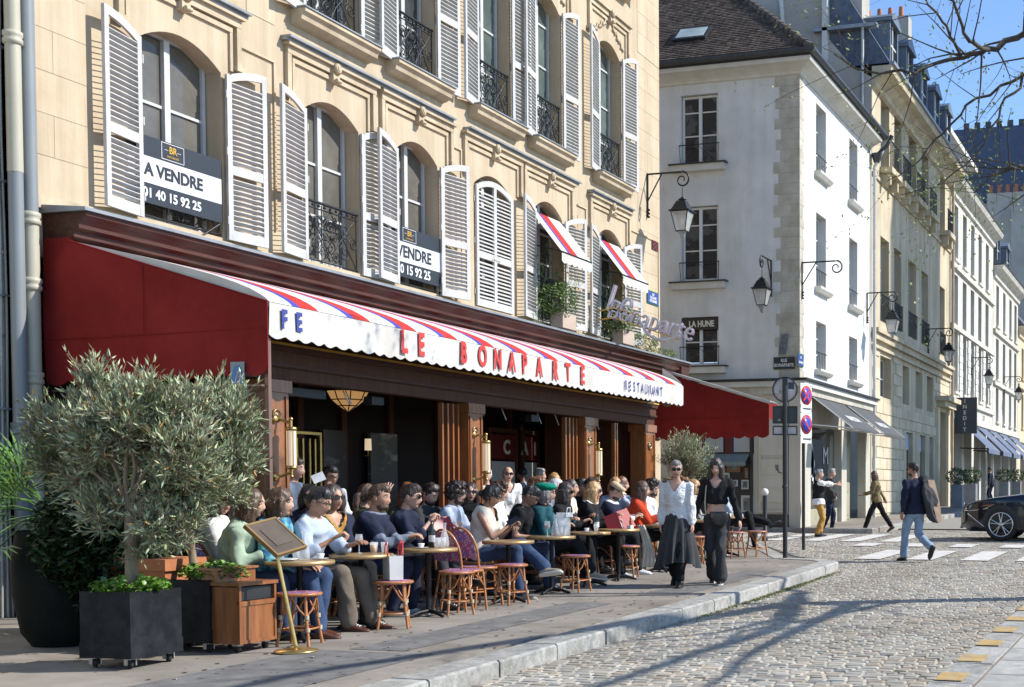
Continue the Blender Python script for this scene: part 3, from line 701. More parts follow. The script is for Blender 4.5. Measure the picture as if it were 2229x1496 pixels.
for (ya,za),(yb,zb_) in zip(CPROF,CPROF[1:]): m.add([(X0-.008,ya,za),(X0-.008,yb,zb_),(X0-.008,yb,_st(yb)-.03),(X0-.008,ya,_st(ya)-.03)],[(0,1,2,3)])
m.build('canopy_end',CW,aw)
m=MB()  # valance with scalloped edge and slight waves
n=int((X1-X0)/.0375); xs=[X0+(X1-X0)*i/n for i in range(n+1)]; ns=round((X1-X0)/.215)
def scal(x,a,b,n_,amp): return amp*abs(math.sin(PI*n_*(x-a)/(b-a)))
g=[]
for f_ in(0,.35,.7,1):
    g.append([(x,AY-.004-.012*f_*math.sin(x*5.1)-.006*f_*math.sin(x*13.),AZ-.006-f_*(.33+scal(x,X0,X1,ns,.038))) for x in xs])
m.sheet(g); g2=[[(p[0],p[1]+.006,p[2]) for p in r_] for r_ in g]; m.sheet(g2); m.build('valance',CW,aw)
part('front_bar',M('awning_bar_white',(.45,.45,.44),rough=.4),aw,(X0,X1,AY+.002,AY+.05,AZ-.05,AZ-.008))
m=MB(); g=[]
for f_ in(0,.5,1): g.append([(X1+.004,AY+(i/8)*.42,AZ-.006+(.36*(i/8)**.7)*(1-f_)-f_*(.33+.038*abs(math.sin(PI*i/4)))) for i in range(9)])
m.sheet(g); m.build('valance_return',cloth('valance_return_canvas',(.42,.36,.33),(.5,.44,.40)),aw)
REDL=M('lettering_red',(.52,.035,.028),rough=.7,var=.06); BLUL=M('lettering_blue',(.03,.045,.24),rough=.7,var=.06)
def vtext(ch,px,size,mat,zc,sxx,bold=.008):
    X=sx(px,AY); text('letter',ch,size,mat,aw,(X,AY-.026,zc),(1,0,0),(0,0,1),ext=.002,bold=bold,sxx=sxx)
for ch,px in zip('LEBONAPARTE',(880,917,1009,1050,1083,1114,1141,1173,1208,1235,1267)): vtext(ch,px,.385,REDL,3.125,.68,.014)
for ch,px in zip('RESTAURANT',[1361+9.3*i-.16*i*i*.5 for i in range(10)]): vtext(ch,px,.235,BLUL,3.10,.52,.004)
for ch,px in zip('CAFE',(548,584,620,652)): 
    if px>600: vtext(ch,px,.27,BLUL,3.12,.72,.010)
# side panel of the awning, burgundy
def side_panel(par,X,yb=11.93,yf=9.04,zb=4.08,drop=2.60,foldz=3.02):
    m=MB(); n=40; grid=[]
    for j in range(15):
        row=[]
        for i in range(n+1):
            y=yb+(yf-yb)*i/n; zt=zb if y>11.55 else _st(y)-.004
            lo=drop-.075+.05*(y-9.04)/-3+.055*(1-abs(math.sin(PI*(i/n)*10)))
            f_=j/14; z=zt+(lo-zt)*f_
            row.append((X+.025*math.sin(y*2.2+z)*f_+.030*math.sin((y-9)*3.1+z*2.2)*max(0,f_-.35)+.014*math.sin(y*9+z*5)*max(0,f_-.5),y,z))
        grid.append(row)
    m.sheet(grid); m.sheet([[(p[0]+.006,p[1],p[2]) for p in r_] for r_ in grid])
    o=m.build('side_panel',CRED,par)
    s=MB(); s.tube([(X-.006,yb,foldz-.04),(X-.006,yf,foldz)],.005,5); s.tube([(X-.004,yf-.0,3.29),(X-.004,yf,drop)],.008,5); s.tube([(X-.004,11.55,_st(11.55)),(X-.004,yf,_st(yf))],.007,5); 
    for ys in(10.6,): s.tube([(X-.006+.0,ys,_st(ys)-.02),(X-.006,ys,3.35),(X-.006,ys,3.02)],.0035,4)
    s.build('seam',CRED,par)
side_panel(aw,X0-.03)
MET=M('post_bronze_paint',(.20,.12,.09),rough=.35,metal=.3,var=.08)
m=MB(); m.box(10.99,11.035,9.08,9.125,gz(11),3.2); m.build('front_post',MET,aw)
m=MB()
for x_ in(11.3,15.2,19.2,21.9): m.tube([(x_,11.5,3.85),(x_+.5,10.3,3.5),(x_,9.1,3.24)],.022,6)
m.build('folding_arm',IRON,aw)
# second awning round the corner
aw2=thing('awning','burgundy awning end panel beyond the striped awning, over the far terrace','awning',(27.3,11.9,4))
side_panel(aw2,27.3)
m=MB(); m.sheet([[(27.28,11.56,4.07),(27.95,11.56,4.07)],[(27.28,9.02,3.32),(27.95,9.02,3.32)]],False); m.sheet([[(27.28,11.56,4.11),(27.95,11.56,4.11)],[(27.28,9.02,3.35),(27.95,9.02,3.35)]],False)
m.sheet([[(27.27,11.56,4.12),(27.27,11.56,4.07)],[(27.27,9.0,3.36),(27.27,9.0,3.31)]],False)
m.build('canopy',CW,aw2)
m=MB(); m.sheet([[(27.3+.1*i,9.03,3.32) for i in range(7)],[(27.3+.1*i,9.03,2.98-.04*abs(math.sin(i*.8))) for i in range(7)]]); m.build('valance',CRED,aw2)
m=MB(); m.box(27.32,27.95,11.5,11.58,3.9,4.06); m.box(27.32,27.95,9.05,9.1,3.22,3.28); m.build('frame',MET,aw2)
# glass screen beside the planters
GLS=M('screen_glass',(.02,.025,.025),rough=.02,alpha=.16,spec=.35)
gs=thing('glass_screen','tall glass side screen of the terrace behind the olive tree','glass screen',(10.97,9.2,gz(11)))
part('pane',GLS,gs,(10.95,10.96,9.12,10.4,.75,2.42),(10.95,10.96,10.45,11.85,.75,2.42))
part('frame',MET,gs,(10.93,10.98,9.115,11.85,.69,.748),(10.93,10.98,9.115,11.85,2.42,2.44),(10.94,10.97,10.402,10.448,.748,2.42))
part('lower_panel',WOODD,gs,(10.94,10.97,9.12,11.85,.05,.689))
bx_,bz_=onx(517,845,10.9)
r=thing('hanging_badge','blue and green oval badge sign hanging on the glass screen','sign',(10.9,bx_,bz_))
m=MB(); m.box(10.9,10.912,bx_-.085,bx_+.085,bz_-.3,bz_+.27); m.build('backing',M('badge_backing',(.22,.27,.28),rough=.4,var=.1),r)
for nme,c,z0,z1 in(('upper_half',(.05,.18,.42),0,.2),('lower_half',(.30,.36,.10),-.2,0)):
    m=MB(); poly=[(.07*math.cos(a),(.2)*math.sin(a)) for a in [PI*i/12+(0 if z1>0 else PI) for i in range(13)]]
    m.prism(poly,10.892,10.899,lambda u,v,w_:(w_,bx_-u,bz_+.04+v)); m.build(nme,M('badge_'+nme,c,rough=.4),r)
# window awnings on the first floor
for (a,b),lb in zip((W1F[4],W1F[5]),('small striped window awning above the flower boxes, left of the two','small striped window awning nearest the building corner')):
    r=thing('window_awning',lb,'awning',(a,Y0,6.8),group='little awnings over the first floor windows')
    a0,b0=a-.05,b+.05; zt,zf,yf=6.72,5.88,Y0-.62
    m=MB(); wd=b0-a0
    for u0,u1,k in((0,.22,0),(.22,.30,2),(.30,.55,1),(.55,1,0)):
        m.m=k; m.add([(a0+wd*u0,Y0+.05,zt),(a0+wd*u1,Y0+.05,zt),(a0+wd*u1,yf,zf),(a0+wd*u0,yf,zf)],[(0,1,2,3)])
    m.build('canopy',[CW,CR,CB],r)
    m=MB(); m.sheet([[(a0+wd*i/30,yf,zf) for i in range(31)],[(a0+wd*i/30,yf,zf-.17-.04*abs(math.sin(PI*i/5))) for i in range(31)]]); m.build('valance',CW,r)
    m=MB()
    for x_ in(a0+.01,b0-.01): m.tube([(x_,Y0,6.05),(x_,yf,zf)],.014,6)
    m.tube([(a0,yf,zf),(b0,yf,zf)],.016,6); m.build('frame',IRON,r)
# ================================================================== white corner building
PLAS=M('white_render',(.55,.555,.545),dirt=(.9,(3,3,.2),.08),rough=.9,scale=.8,col2=(.68,.685,.675),bump=.15,bscale=30,bdist=.006)
QUO=M('quoin_limestone',(.42,.395,.33),dirt=(1.5,(1,1,.6),.25),rough=.9,col2=(.52,.49,.41),scale=2.5,bump=.3,bscale=25,bdist=.006,rnd=.06)
TRIMG=M('cornice_grey_render',(.50,.485,.43),rough=.85,col2=(.60,.585,.53),scale=2,bump=.1,bscale=20)
TILE=M('brown_roof_tile',(.055,.042,.034),rough=.85,var=.3,scale=7,col2=(.15,.115,.09),bump=.4,bscale=25,tone=True)
SLATE=M('slate_roof',(.05,.065,.10),rough=.6,col2=(.10,.12,.165),scale=4,bump=.2,bscale=20)
GUT=M('gutter_dark_zinc',(.05,.055,.06),rough=.45,metal=.3,var=.2)
XW,YW=33.5,10.2
wb=thing('white_corner_building','white rendered corner building with stone quoins and brown tiled roof','building',(XW,YW,gz(XW)))
mpl=lambda u,d,z:(XW+d,u,z)     # left face: u = y
mpr=lambda u,d,z:(u,YW+d,z)     # right face: u = x
RZ=[(10.49,12.44),(7.2,9.33),(4.83,6.22)]
m=MB(); hl=[(12.58,13.70,a,b,.22) for a,b in RZ]+[(16.6,17.7,a,b,.22) for a,b in RZ]; hr=[(35.15,36.2,a,b,.3) for a,b in RZ]+[(38.9,39.95,a,b,.3) for a,b in RZ]
hl=[(a,b,c,d) for a,b,c,d,e in hl]; hr=[(a,b,c,d) for a,b,c,d,e in hr]
wall(m,YW,21,4.35,12.85,hl,mpl,.2); wall(m,XW,41.85,4.35,12.85,hr,mpr,.34)
m.add([(XW,21,0),(41.85,21,0),(41.85,21,13),(XW,21,13)],[(0,1,2,3)])
m.build('wall',PLAS,wb)
gw=[GLASSD,M('window_glass_black_blue',(.018,.021,.03),rough=.05,spec=.4,col2=(.07,.075,.085),ramp=(.52,.56),scale=1.6,bump=.03,bscale=1.2)]  # paler patches in the pane colour stand in for reflections and curtains
SHEET=M('window_frame_white',(.62,.62,.60),rough=.4,var=.04)
for (a,b,c,d) in hl: casement(wb,a+.02,b-.02,c+.02,d-.02,0,gw[1],bars=(.42,.76) if c>7 else (.5,),mp=lambda u,dd,z:(XW+.15+dd,u,z),fm=SHEET,fw=.06)
for (a,b,c,d) in hr: casement(wb,a+.02,b-.02,c+.02,d-.02,0,gw[0],bars=(.35,.7),mp=lambda u,dd,z:(u,YW+.26+dd,z),fm=SHEET,fw=.06)
LEADD=M('dark_sill_lead',(.03,.033,.038),rough=.4,metal=.3)
for (a,b,c,d) in hl:
    part('window_sill',TRIMG,wb,(XW-.2,XW+.0,a-.24,b+.24,c-.21,c-.03)); part('sill_lead',LEADD,wb,(XW-.25,XW+.02,a-.3,b+.3,c-.028,c+.005))
    m=MB()
    for zz in(.55,): m.tube([(XW-.05,a-.04,c+zz),(XW-.05,b+.04,c+zz)],.014,6)
    m.tube([(XW-.02,a+.0,c+.02),(XW-.05,a-.03,c+.55)],.008,5); m.tube([(XW-.02,b,c+.02),(XW-.05,b+.03,c+.55)],.008,5)
    m.tube([(XW-.03,a+.05,c+.05),(XW-.03,(a+b)/2,c+.5)],.006,5); m.tube([(XW-.03,b-.05,c+.05),(XW-.03,(a+b)/2,c+.5)],.006,5); m.build('window_rail',IRON,wb)
for (a,b,c,d) in hr:
    m=MB(); m.prism([(0,0),(-.2,0),(-.2,-.06),(-.12,-.16),(0,-.18)],a-.16,b+.16,lambda u,v,w_:(w_,YW+u,c-.01+v)); m.build('window_sill',TRIMG,wb)
    m=MB(); m.tube([(a-.03,YW-.02,c+.5),(b+.03,YW-.02,c+.5)],.014,6)
    for k in range(5): m.tube([(a+.1+.2*k,YW+.0,c+.02),(a+.2+.16*k,YW-.01,c+.5)],.006,5)
    m.build('window_rail',IRON,wb)
# quoins
z=4.36;k=0
rg=random.Random(5)
while z<12.6:
    h=.30+rg.uniform(-.03,.03); w_=.70 if k%2 else .56; w2=.30 if k%2 else .42
    m=MB(); m.box(XW-.012,XW+.05,YW+.0,YW+w_+rg.uniform(-.04,.05),z+.004,z+h-.004); m.build('quoin',QUO,wb)
    m=MB(); m.box(XW-.0175,XW+w2,YW-.015,YW-.001,z+.004,z+h-.004); m.build('quoin',QUO,wb)
    z+=h;k+=1
# cove cornice, mitred at the corner, and gutter
prof=[(0,12.72),(.05,12.74),(.08,12.80),(.16,12.86),(.30,12.93),(.42,12.97),(.44,13.02),(.44,13.08),(0,13.08)]
def corner_run(m,prof,xe,ye):
    a=[(XW-o,ye,z) for o,z in prof]; b=[(XW-o,YW-o,z) for o,z in prof]; c=[(xe,YW-o,z) for o,z in prof]
    n=len(prof)
    for p,q in((a,b),(b,c)):
        m.add(p+q,[(i,(i+1)%n,n+(i+1)%n,n+i) for i in range(n)])
    return m
corner_run(MB(),prof,41.6,21).build('cove_cornice',TRIMG,wb)
corner_run(MB(),[(.44,13.085),(.44,13.12),(.55,13.12),(.60,13.18),(.60,13.25),(.52,13.25),(.30,13.2),(.30,13.085)],41.9,21).build('gutter',GUT,wb)
# tiled roof: rows of tiles as stepped strips
def tile_plane(name,mat,par,P0,U,L,V,D,rows,hipa=None,hipb=None,cols=.18,kick=True):
    m=MB(); U=Vector(U);V=Vector(V);N=U.cross(V).normalized()
    if N.z<0: N=-N
    P0=Vector(P0); rr=random.Random(3)
    for r_ in range(rows):
        t0=D*r_/rows;t1=D*(r_+1)/rows*1.0+.03
        a=hipa(t0) if hipa else 0; b=hipb(t0) if hipb else L
        x=a-(.09 if r_%2 else 0)
        while x<b:
            x2=min(x+cols,b); xa=max(x,a); 
            if x2-xa>.02:
                m.t=rr.uniform(.55,1.5); o=rr.uniform(0,.012)
                p=[P0+U*xa+V*t0+N*(.035+o),P0+U*(x2-.008)+V*t0+N*(.035+o),P0+U*(x2-.008)+V*t1+N*.008,P0+U*xa+V*t1+N*.008]
                q=[v-N*.03 for v in p[:2]]
                m.add(p+q,[(0,1,2,3),(0,4,5,1)])
            x=x2
    return m.build(name,mat,par,'stuff')
ck=.70; V1=Vector((1,0,.92)).normalized(); V2=Vector((0,1,.92)).normalized(); e0=Vector((XW-.5,YW-.5,13.18))
hp=lambda t:t*V1.x
tile_plane('roof_tiles',TILE,wb,e0,(0,1,0),11.2,V1,7.4,62,hipa=hp)
tile_plane('roof_tiles',TILE,wb,e0,(1,0,0),8.9,V2,7.4,62,hipa=hp)
m=MB(); q=[e0+(Vector((1,1,.92)))*t for t in(0,5.4)]; m.add([e0,e0+Vector((0,11.2,0)),e0+Vector((0,11.2,0))+V1*7.4,q[1]],[(0,1,2,3)]); m.add([e0,e0+Vector((8.9,0,0)),e0+Vector((8.9,0,0))+V2*7.4,q[1]],[(0,1,2,3)]); m.build('roof_underlay',LEADD,wb)
m=MB()
for i in range(26):
    p=e0+Vector((1,1,.92))*(.05+.2*i); d=Vector((1,1,.92)).normalized(); m.t=random.Random(i).uniform(.7,1.3)
    m.tube([p+Vector((0,0,.05)),p+d*.36+Vector((0,0,.045))],[.12,.095],8)
m.build('hip_tiles',TILE,wb,'stuff')
# roof window
ya,za=onx(1470,97,XW+.9); c=Vector((XW-.5,YW-.5,13.18))+Vector((0,3.35,0))+V1*.0
d=ray(1508,80); n_=Vector((-.92,0,1)).normalized(); t=(e0-Vector((0,0,H))).dot(n_)/d.dot(n_); c=Vector((0,0,H))+d*t
m=MB(); U=Vector((0,1,0)); m.obox(c+n_*.06,U,V1,n_,.50,.36,.06); m.build('roof_window',LEADD,wb)
m=MB(); m.obox(c+n_*.125,U,V1,n_,.42,.28,.006); m.build('roof_window_pane',M('roof_glass',(.30,.36,.33),rough=.12,col2=(.5,.55,.5),scale=1.5),wb)
# ground floor shopfront of the white building
CREAMP=M('shop_panel_cream',(.46,.43,.35),rough=.5,col2=(.54,.51,.43),scale=2,stretch=(1,1,.3)); CREAMD=M('shop_panel_olive_cream',(.30,.28,.19),rough=.5,col2=(.37,.35,.25),scale=2)
PLINTH=M('shop_plinth_dark',(.05,.047,.042),rough=.7,var=.2)
zb=gz(XW)
part('shop_wall',CREAMP,wb,(XW+.01,XW+.3,10.25,11.62,zb-.1,4.0),(XW+.01,XW+.3,13.25,21,zb-.1,4.0),(XW+.01,XW+.3,11.62,13.25,3.35,4.0))
part('shop_panel',CREAMP,wb,(XW-.03,XW+.008,10.55,11.35,2.3,3.35),(XW-.03,XW+.008,10.55,11.35,1.0,2.2)); 
m=MB()
for a,b,c,d in((10.52,11.38,.42,3.45),):
    for (y0,y1,z0,z1) in((a,a+.06,c,d),(b-.06,b,c,d),(a+.06,b-.06,d-.06,d),(a+.06,b-.06,1.36,1.44),(a+.06,b-.06,1.05,1.1),(a+.06,b-.06,c,c+.06)): m.box(XW-.05,XW+.009,y0,y1,zb+z0,zb+z1)
m.build('panel_frame',CREAMP,wb); part('plinth',PLINTH,wb,(XW-.06,XW+.005,10.2,11.6,zb-.1,zb+.36))
part('corner_pier',CREAMP,wb,(XW-.08,XW+.28,YW-.05,YW+.28,zb-.1,4.0))
part('string_course',LEADD,wb,(XW-.30,XW+.0,YW-.30,21,4.36,4.42),(XW+.0,41.9,YW-.30,YW+.0,4.36,4.42))
part('fascia',QUO,wb,(XW-.12,XW+.0,YW-.12,21,4.0,4.355),(XW+.0,41.85,YW-.12,YW+.0,4.0,4.355))
part('fascia_moulding',TRIMG,wb,(XW-.22,XW-.122,YW-.22,21,4.2,4.35),(XW-.122,41.88,YW-.22,YW-.122,4.2,4.35))
# dark shop window with pictures under the far terrace awning
sh=thing('picture_shop_window','dark shop window with framed pictures beneath the red and blue panels, behind the walking women','shop window',(XW,12.4,zb))
part('recess',LEADD,sh,(XW+.05,XW+.1,11.62,13.25,zb,3.35)); part('frame',LEADD,sh,(XW-.05,XW+.04,11.56,11.64,zb,3.35),(XW-.05,XW+.04,13.2,13.28,zb,3.35))
PB=M('panel_blue',(.02,.03,.12),rough=.6); 
for (x0,x1,mt) in((1520,1531,MENU),(1531,1536,PB),(1578,1594,MENU),(1594,1598,PB),(1637,1641,LEADD)):
    ya,_=onx(x0,960,XW); yb_,_=onx(x1,960,XW); part('colour_panel',mt,sh,(XW-.0,XW+.045,yb_,ya,2.35,3.2))
for x0,x1 in((1536,1574),(1598,1634)):
    ya,_=onx(x0,960,XW); yb_,_=onx(x1,960,XW); part('blind',M('blind_grey_white',(.36,.38,.36),rough=.5,var=.08,scale=1),sh,(XW-.02,XW+.045,yb_,ya,2.40,3.1))
m=MB(); m.sheet([[(XW+.02,11.66+i*.1,2.36) for i in range(16)],[(XW-.35,11.66+i*.1,2.12) for i in range(16)],[(XW-.35,11.66+i*.1,2.02-.03*(i%2)) for i in range(16)]],False); m.build('small_canopy',M('canopy_grey_green',(.16,.20,.19),rough=.7,var=.15),sh)
for px,py,w_,h_,mt in((1597,1015,.40,.34,WOOD),(1578,1045,.28,.40,None),(1622,1055,.22,.26,None),(1628,1098,.40,.50,None),(1597,1052,.25,.18,None),(1625,1030,.1,.28,WOOD)):
    yy,z_=onx(px,py,XW); mt=mt or M('picture_mount_white',(.42,.44,.42),rough=.5,var=.1)
    o=part('picture_frame',mt,sh,(XW-.01,XW+.02,yy-w_/2,yy+w_/2,z_-h_/2,z_+h_/2)); part('print',M('picture_print_dark',(.05,.055,.05),rough=.4,col2=(.2,.2,.19),scale=9),o,(XW-.015,XW-.011,yy-w_*.33,yy+w_*.33,z_-h_*.35,z_+h_*.35))
m=MB(); ya,za=onx(1690,1020,XW); m.tube([(XW-.06,ya,za+.1),(XW-.06,ya-.01,za),(XW-.06,ya-.1,za-.12),(XW-.06,ya-.18,za-.13)],.012,5); m.tube([(XW-.06,ya-.05,za+.1),(XW-.06,ya-.07,za-.06)],.01,5); m.build('graffiti_mark',LEADD,wb)
# right (sunlit) face ground floor
part('shop_pier',CREAMP,wb,*[(a,b,YW-.03,YW+.25,zb-.1,3.995) for a,b in((XW+.0,34.5),(37.9,38.5),(41.0,41.85))])
part('shop_head',CREAMP,wb,(34.5,37.9,YW+.0,YW+.2,3.2,3.995),(38.5,41.0,YW+.0,YW+.2,3.3,3.995))
part('shop_door_reveal',CREAMD,wb,(38.5,41.0,YW+.5,YW+.55,zb,3.3)); part('door',CREAMD,wb,(38.7,40.6,YW+.42,YW+.5,zb,2.75),(38.85,40.45,YW+.40,YW+.418,zb+.2,zb+.8),(38.85,40.45,YW+.40,YW+.418,zb+1.0,2.6))
sw=part('shop_window',GLASSD,wb,(34.52,37.88,YW+.22,YW+.25,zb+.5,3.18)); part('shop_window_base',CREAMD,wb,(34.52,37.88,YW+.1,YW+.3,zb-.1,zb+.49)); 
text('window_lettering','M',.75,M('poster_white',(.6,.6,.6),rough=.5),wb,(36.9,YW+.205,2.35),(1,0,0),(0,0,1),sxx=1.1)
m=MB(); rr=random.Random(2)
for i in range(9):
    a=rr.uniform(34.7,35.6); m.add([(a,YW+.21,1.2+.1*i),(a+.25,YW+.21,1.2+.1*i),(a+.3,YW+.21,1.75+.1*i),(a+.12,YW+.21,1.9+.12*i)],[(0,1,2,3)])
m.build('window_poster',MATS['poster_white'],wb)
GAWN=cloth('shop_awning_grey',(.075,.078,.082),(.10,.105,.11))
for (a,b),lb in zip(((34.55,37.8),(38.4,41.4)),('dark grey shop awning on the white building, the nearer of the pair','dark grey shop awning on the white building, the farther of the pair')):
    r=thing('shop_awning',lb,'awning',(a,YW-.1,3.9),group='dark grey awnings of the white building')
    m=MB(); m.add([(a,YW-.05,4.02),(b,YW-.05,4.02),(b,YW-1.25,3.10),(a,YW-1.25,3.10)],[(0,1,2,3)]); m.add([(a,YW-1.25,3.10),(b,YW-1.25,3.10),(b,YW-1.25,3.04),(a,YW-1.25,3.04)],[(0,1,2,3)]); m.build('canopy',GAWN,r)
    m=MB()
    for x_ in(a,b): m.tube([(x_,YW-.05,3.2),(x_,YW-1.25,3.08)],.02,6); m.tube([(x_,YW-.05,4.0),(x_,YW-1.25,3.09)],.015,6)
    m.build('arm',SHEET,r)
    dv=Vector((0,-1.2,-.92)).normalized(); text('lettering','MAISON',.36,MATS['poster_white'],r,((a+b)/2,YW-.86,3.42),(1,0,0),-dv,bold=.01)
# downpipe, hopper and small signs
m=MB(); m.tube([(41.75,YW-.14,gz(41)),(41.75,YW-.14,12.2)],.06,8); m.tube([(41.75,YW-.14,12.2),(41.9,YW-.45,12.9),(41.9,YW-.62,13.2)],.06,8); m.build('downpipe',M('downpipe_white',(.5,.5,.48),rough=.5),wb)
m=MB(); m.lathe([(.1,-.15),(.2,.15)],(41.8,YW-.2,12.5),8); m.tube([(41.8,YW-.2,12.6),(41.9,YW-.5,12.9),(41.9,YW-.7,13.25)],.07,8); m.build('gutter_hopper',GUT,wb)
# ================================================================== long yellow stone building
YST=M('yellow_limestone',(.48,.41,.29),dirt=(.7,(3,3,.2),.28),rough=.9,scale=.7,col2=(.60,.52,.37),bump=.15,bscale=16,rnd=.04)
YSTB=M('yellow_limestone_block',(.49,.41,.28),rough=.9,scale=1.2,col2=(.59,.51,.37),bump=.2,bscale=16,rnd=.10)
GREYW=M('gable_grey_render',(.34,.32,.285),rough=.95,scale=.5,col2=(.46,.44,.40),ramp=(.3,.7),bump=.2,bscale=14)
yb=thing('yellow_stone_building','long yellow limestone building with tall windows and slate mansard','building',(41.9,10.2,gz(42)))
mpy=lambda u,d,z:(u,10.2+d,z)
cols=[(43.2,44.55),(45.35,46.6),(47.85,49.3),(50.4,51.8),(54.4,55.6)]
hy=[(a,b,12.55,15.0) for a,b in cols]+[(a,b,7.25,10.2) for a,b in cols]+[(a,b,4.6,6.05) for a,b in((43.2,44.9),(46.9,48.1),(49.3,50.7),(51.6,52.9))]+[(a,b,1.2,3.55) for a,b in((47.6,48.8),(50.2,51.3),(52.2,53.1))]+[(54.0,56.0,.45,4.75)]
m=MB(); wall(m,41.9,56.9,.2,15.25,hy,mpy,.4)
m.build('wall',YST,yb)
for k in range(15):      # coursed blocks between ground and ledge
    z0=.5+k*.39; x=42.0+(k%2)*.5
    while x<56.8:
        x2=min(x+1.05,56.85)
        if not any(h[0]-.02<x2 and x<h[1]+.02 and h[2]-.02<z0+.385 and z0<h[3]+.02 for h in hy):
            m=MB(); m.box(x+.02,x2-.02,10.165,10.21,z0+.015,z0+.375); m.build('stone_block',YSTB,yb)
        x=x2
part('ledge',YST,yb,(41.9,56.9,9.95,10.2,6.72,6.86),(41.9,56.9,10.05,10.2,6.5,6.72),(41.9,56.9,10.08,10.2,6.2,6.3))
m=MB(); m.prism([(0,14.95),(-.12,15.0),(-.15,15.15),(-.4,15.35),(-.65,15.42),(-.7,15.62),(0,15.62)],41.9,56.9,lambda u,v,w_:(w_,10.2+u,v)); m.build('cornice',YST,yb)
part('cornice_band',YST,yb,(41.9,56.9,10.12,10.2,15.05,15.2) if False else (41.9,56.9,10.14,10.2,12.0,12.12))
part('gutter',ZINC,yb,(41.9,56.9,9.42,9.6,15.63,15.74))
for (a,b,c,d) in hy[:-1]:
    casement(yb,a+.02,b-.02,c+.02,d-.02,0,GLASSD,bars=(.5,) if d-c<2 else (.33,.66),mp=lambda u,dd,z:(u,10.5+dd,z),fm=FRAMEW,fw=.06)
for (a,b,c,d) in hy[:5]:
    part('balcony_slab',YST,yb,(a-.15,b+.15,9.75,10.2,c-.22,c-.02),(a+.0,a+.2,9.85,10.2,c-.6,c-.221),(b-.2,b-.0,9.85,10.2,c-.6,c-.221))
for (a,b,c,d) in hy[:10]:
    m=MB()
    for k in range(9): m.tube([(a+(b-a)*k/8,9.85 if c>12 else 10.15,c),(a+(b-a)*k/8+.03,9.85 if c>12 else 10.15,c+.9)],.014,5)
    yy=9.85 if c>12 else 10.15
    m.tube([(a,yy,c+.92),(b,yy,c+.92)],.03,6); m.tube([(a,yy,c+.5),((a+b)/2,yy,c+.75),(b,yy,c+.5)],.02,6)
    m.build('window_guard',IRON,yb)
BLUEB=M('blue_blind',(.32,.42,.60),rough=.5,var=.08)
for (a,b,c,d) in hy[14:17]: part('blue_blind',BLUEB,yb,(a+.03,b-.03,10.36,10.4,2.9,3.53)); part('window_dark_panel',LEADD,yb,(a+.03,b-.03,10.4,10.44,1.22,2.88))
part('door',M('stone_grey_door',(.16,.15,.13),rough=.5,var=.1),yb,(54.0,56.0,10.5,10.58,.45,4.75)); part('door_hood',YST,yb,(53.4,56.5,9.6,10.2,5.15,5.35),(53.6,56.4,9.8,10.2,4.9,5.15)); part('door_jamb',YSTB,yb,(53.55,53.98,10.08,10.2,.45,4.88),(56.02,56.45,10.08,10.2,.45,4.88))
m=MB(); m.tube([(56.8,10.05,gz(56)),(56.8,10.05,15.3)],.07,8); m.build('downpipe',M('downpipe_tan',(.35,.27,.17),rough=.6),yb)
# gable and firewall towards the white building
m=MB(); m.add([(41.88,10.2,12),(41.88,11.9,12),(41.88,11.9,16.9),(41.88,10.9,15.7),(41.88,10.2,15.25)],[(0,1,2,3,4)]); m.box(41.9,43.2,11.9,26,8,25); m.build('gable_wall',GREYW,yb)
m=MB(); m.tube([(41.84,13.05,13.2),(41.84,13.42,18.5),(41.84,13.6,21)],.09,6); m.build('gable_pipe',PLAS,yb); part('gable_edge',PLAS,yb,(41.7,42.2,11.72,11.9,15.9,22))
m=MB()
m.add([(42,9.6,15.72),(56.9,9.6,15.72),(56.9,11.4,18.6),(42,11.4,18.6)],[(0,1,2,3)]); m.add([(42,11.4,18.6),(56.9,11.4,18.6),(56.9,16,20.4),(42,16,20.4)],[(0,1,2,3)]); m.add([(42,9.6,15.72),(42,11.4,18.6),(42,16,20.4),(42,16,15.72)],[(0,1,2,3)]); m.build('mansard_roof',SLATE,yb)
tile_plane('mansard_tiles',TILE,yb,(42.02,9.75,15.8),(1,0,0),2.0,Vector((0,1.8,2.88)).normalized(),3.2,22)
DZ=M('dormer_zinc_blue',(.13,.16,.20),rough=.5,metal=.2,var=.15)
def dormer(par,xc,y,z,w_=1.3,h_=1.5,dp=1.6):
    m=MB(); m.box(xc-w_/2,xc-w_/2+.12,y,y+dp,z,z+h_); m.box(xc+w_/2-.12,xc+w_/2,y,y+dp,z,z+h_); m.box(xc-w_/2-.08,xc+w_/2+.08,y-.1,y+dp,z+h_,z+h_+.12)
    m.prism([(-w_/2-.1,0),(w_/2+.1,0),(0,.35)],y-.08,y+dp,lambda u,v,q:(xc+u,q,z+h_+.12+v)); o=m.build('dormer',DZ,par)
    part('dormer_window',GLASSD,o,(xc-w_/2+.12,xc+w_/2-.12,y+.1,y+.14,z+.05,z+h_)); part('dormer_bar',SHEET,o,(xc-.04,xc+.04,y+.05,y+.09,z+.05,z+h_),(xc-w_/2+.12,xc-.04,y+.05,y+.09,z+h_*.5,z+h_*.5+.06),(xc+.04,xc+w_/2-.12,y+.05,y+.09,z+h_*.5,z+h_*.5+.06))
for xc in(44.2,46.9,49.6,52.3,55): dormer(yb,xc,9.95,16.2)
part('terrace_wall',GREYW,yb,(43.3,44.4,10.9,12.2,17.4,19.4)); part('gable_gutter',ZINC,yb,(41.7,42.0,10.0,12.2,16.9,17.02))
m=MB(); m.tube([(41.8,10.5,13.2),(41.8,10.5,16.9)],.05,6); m.build('gable_downpipe',M('downpipe_white',(.5,.5,.48)),yb)
part('chimney',GREYW,yb,(56.2,56.9,12,15,18.5,22.6)); 
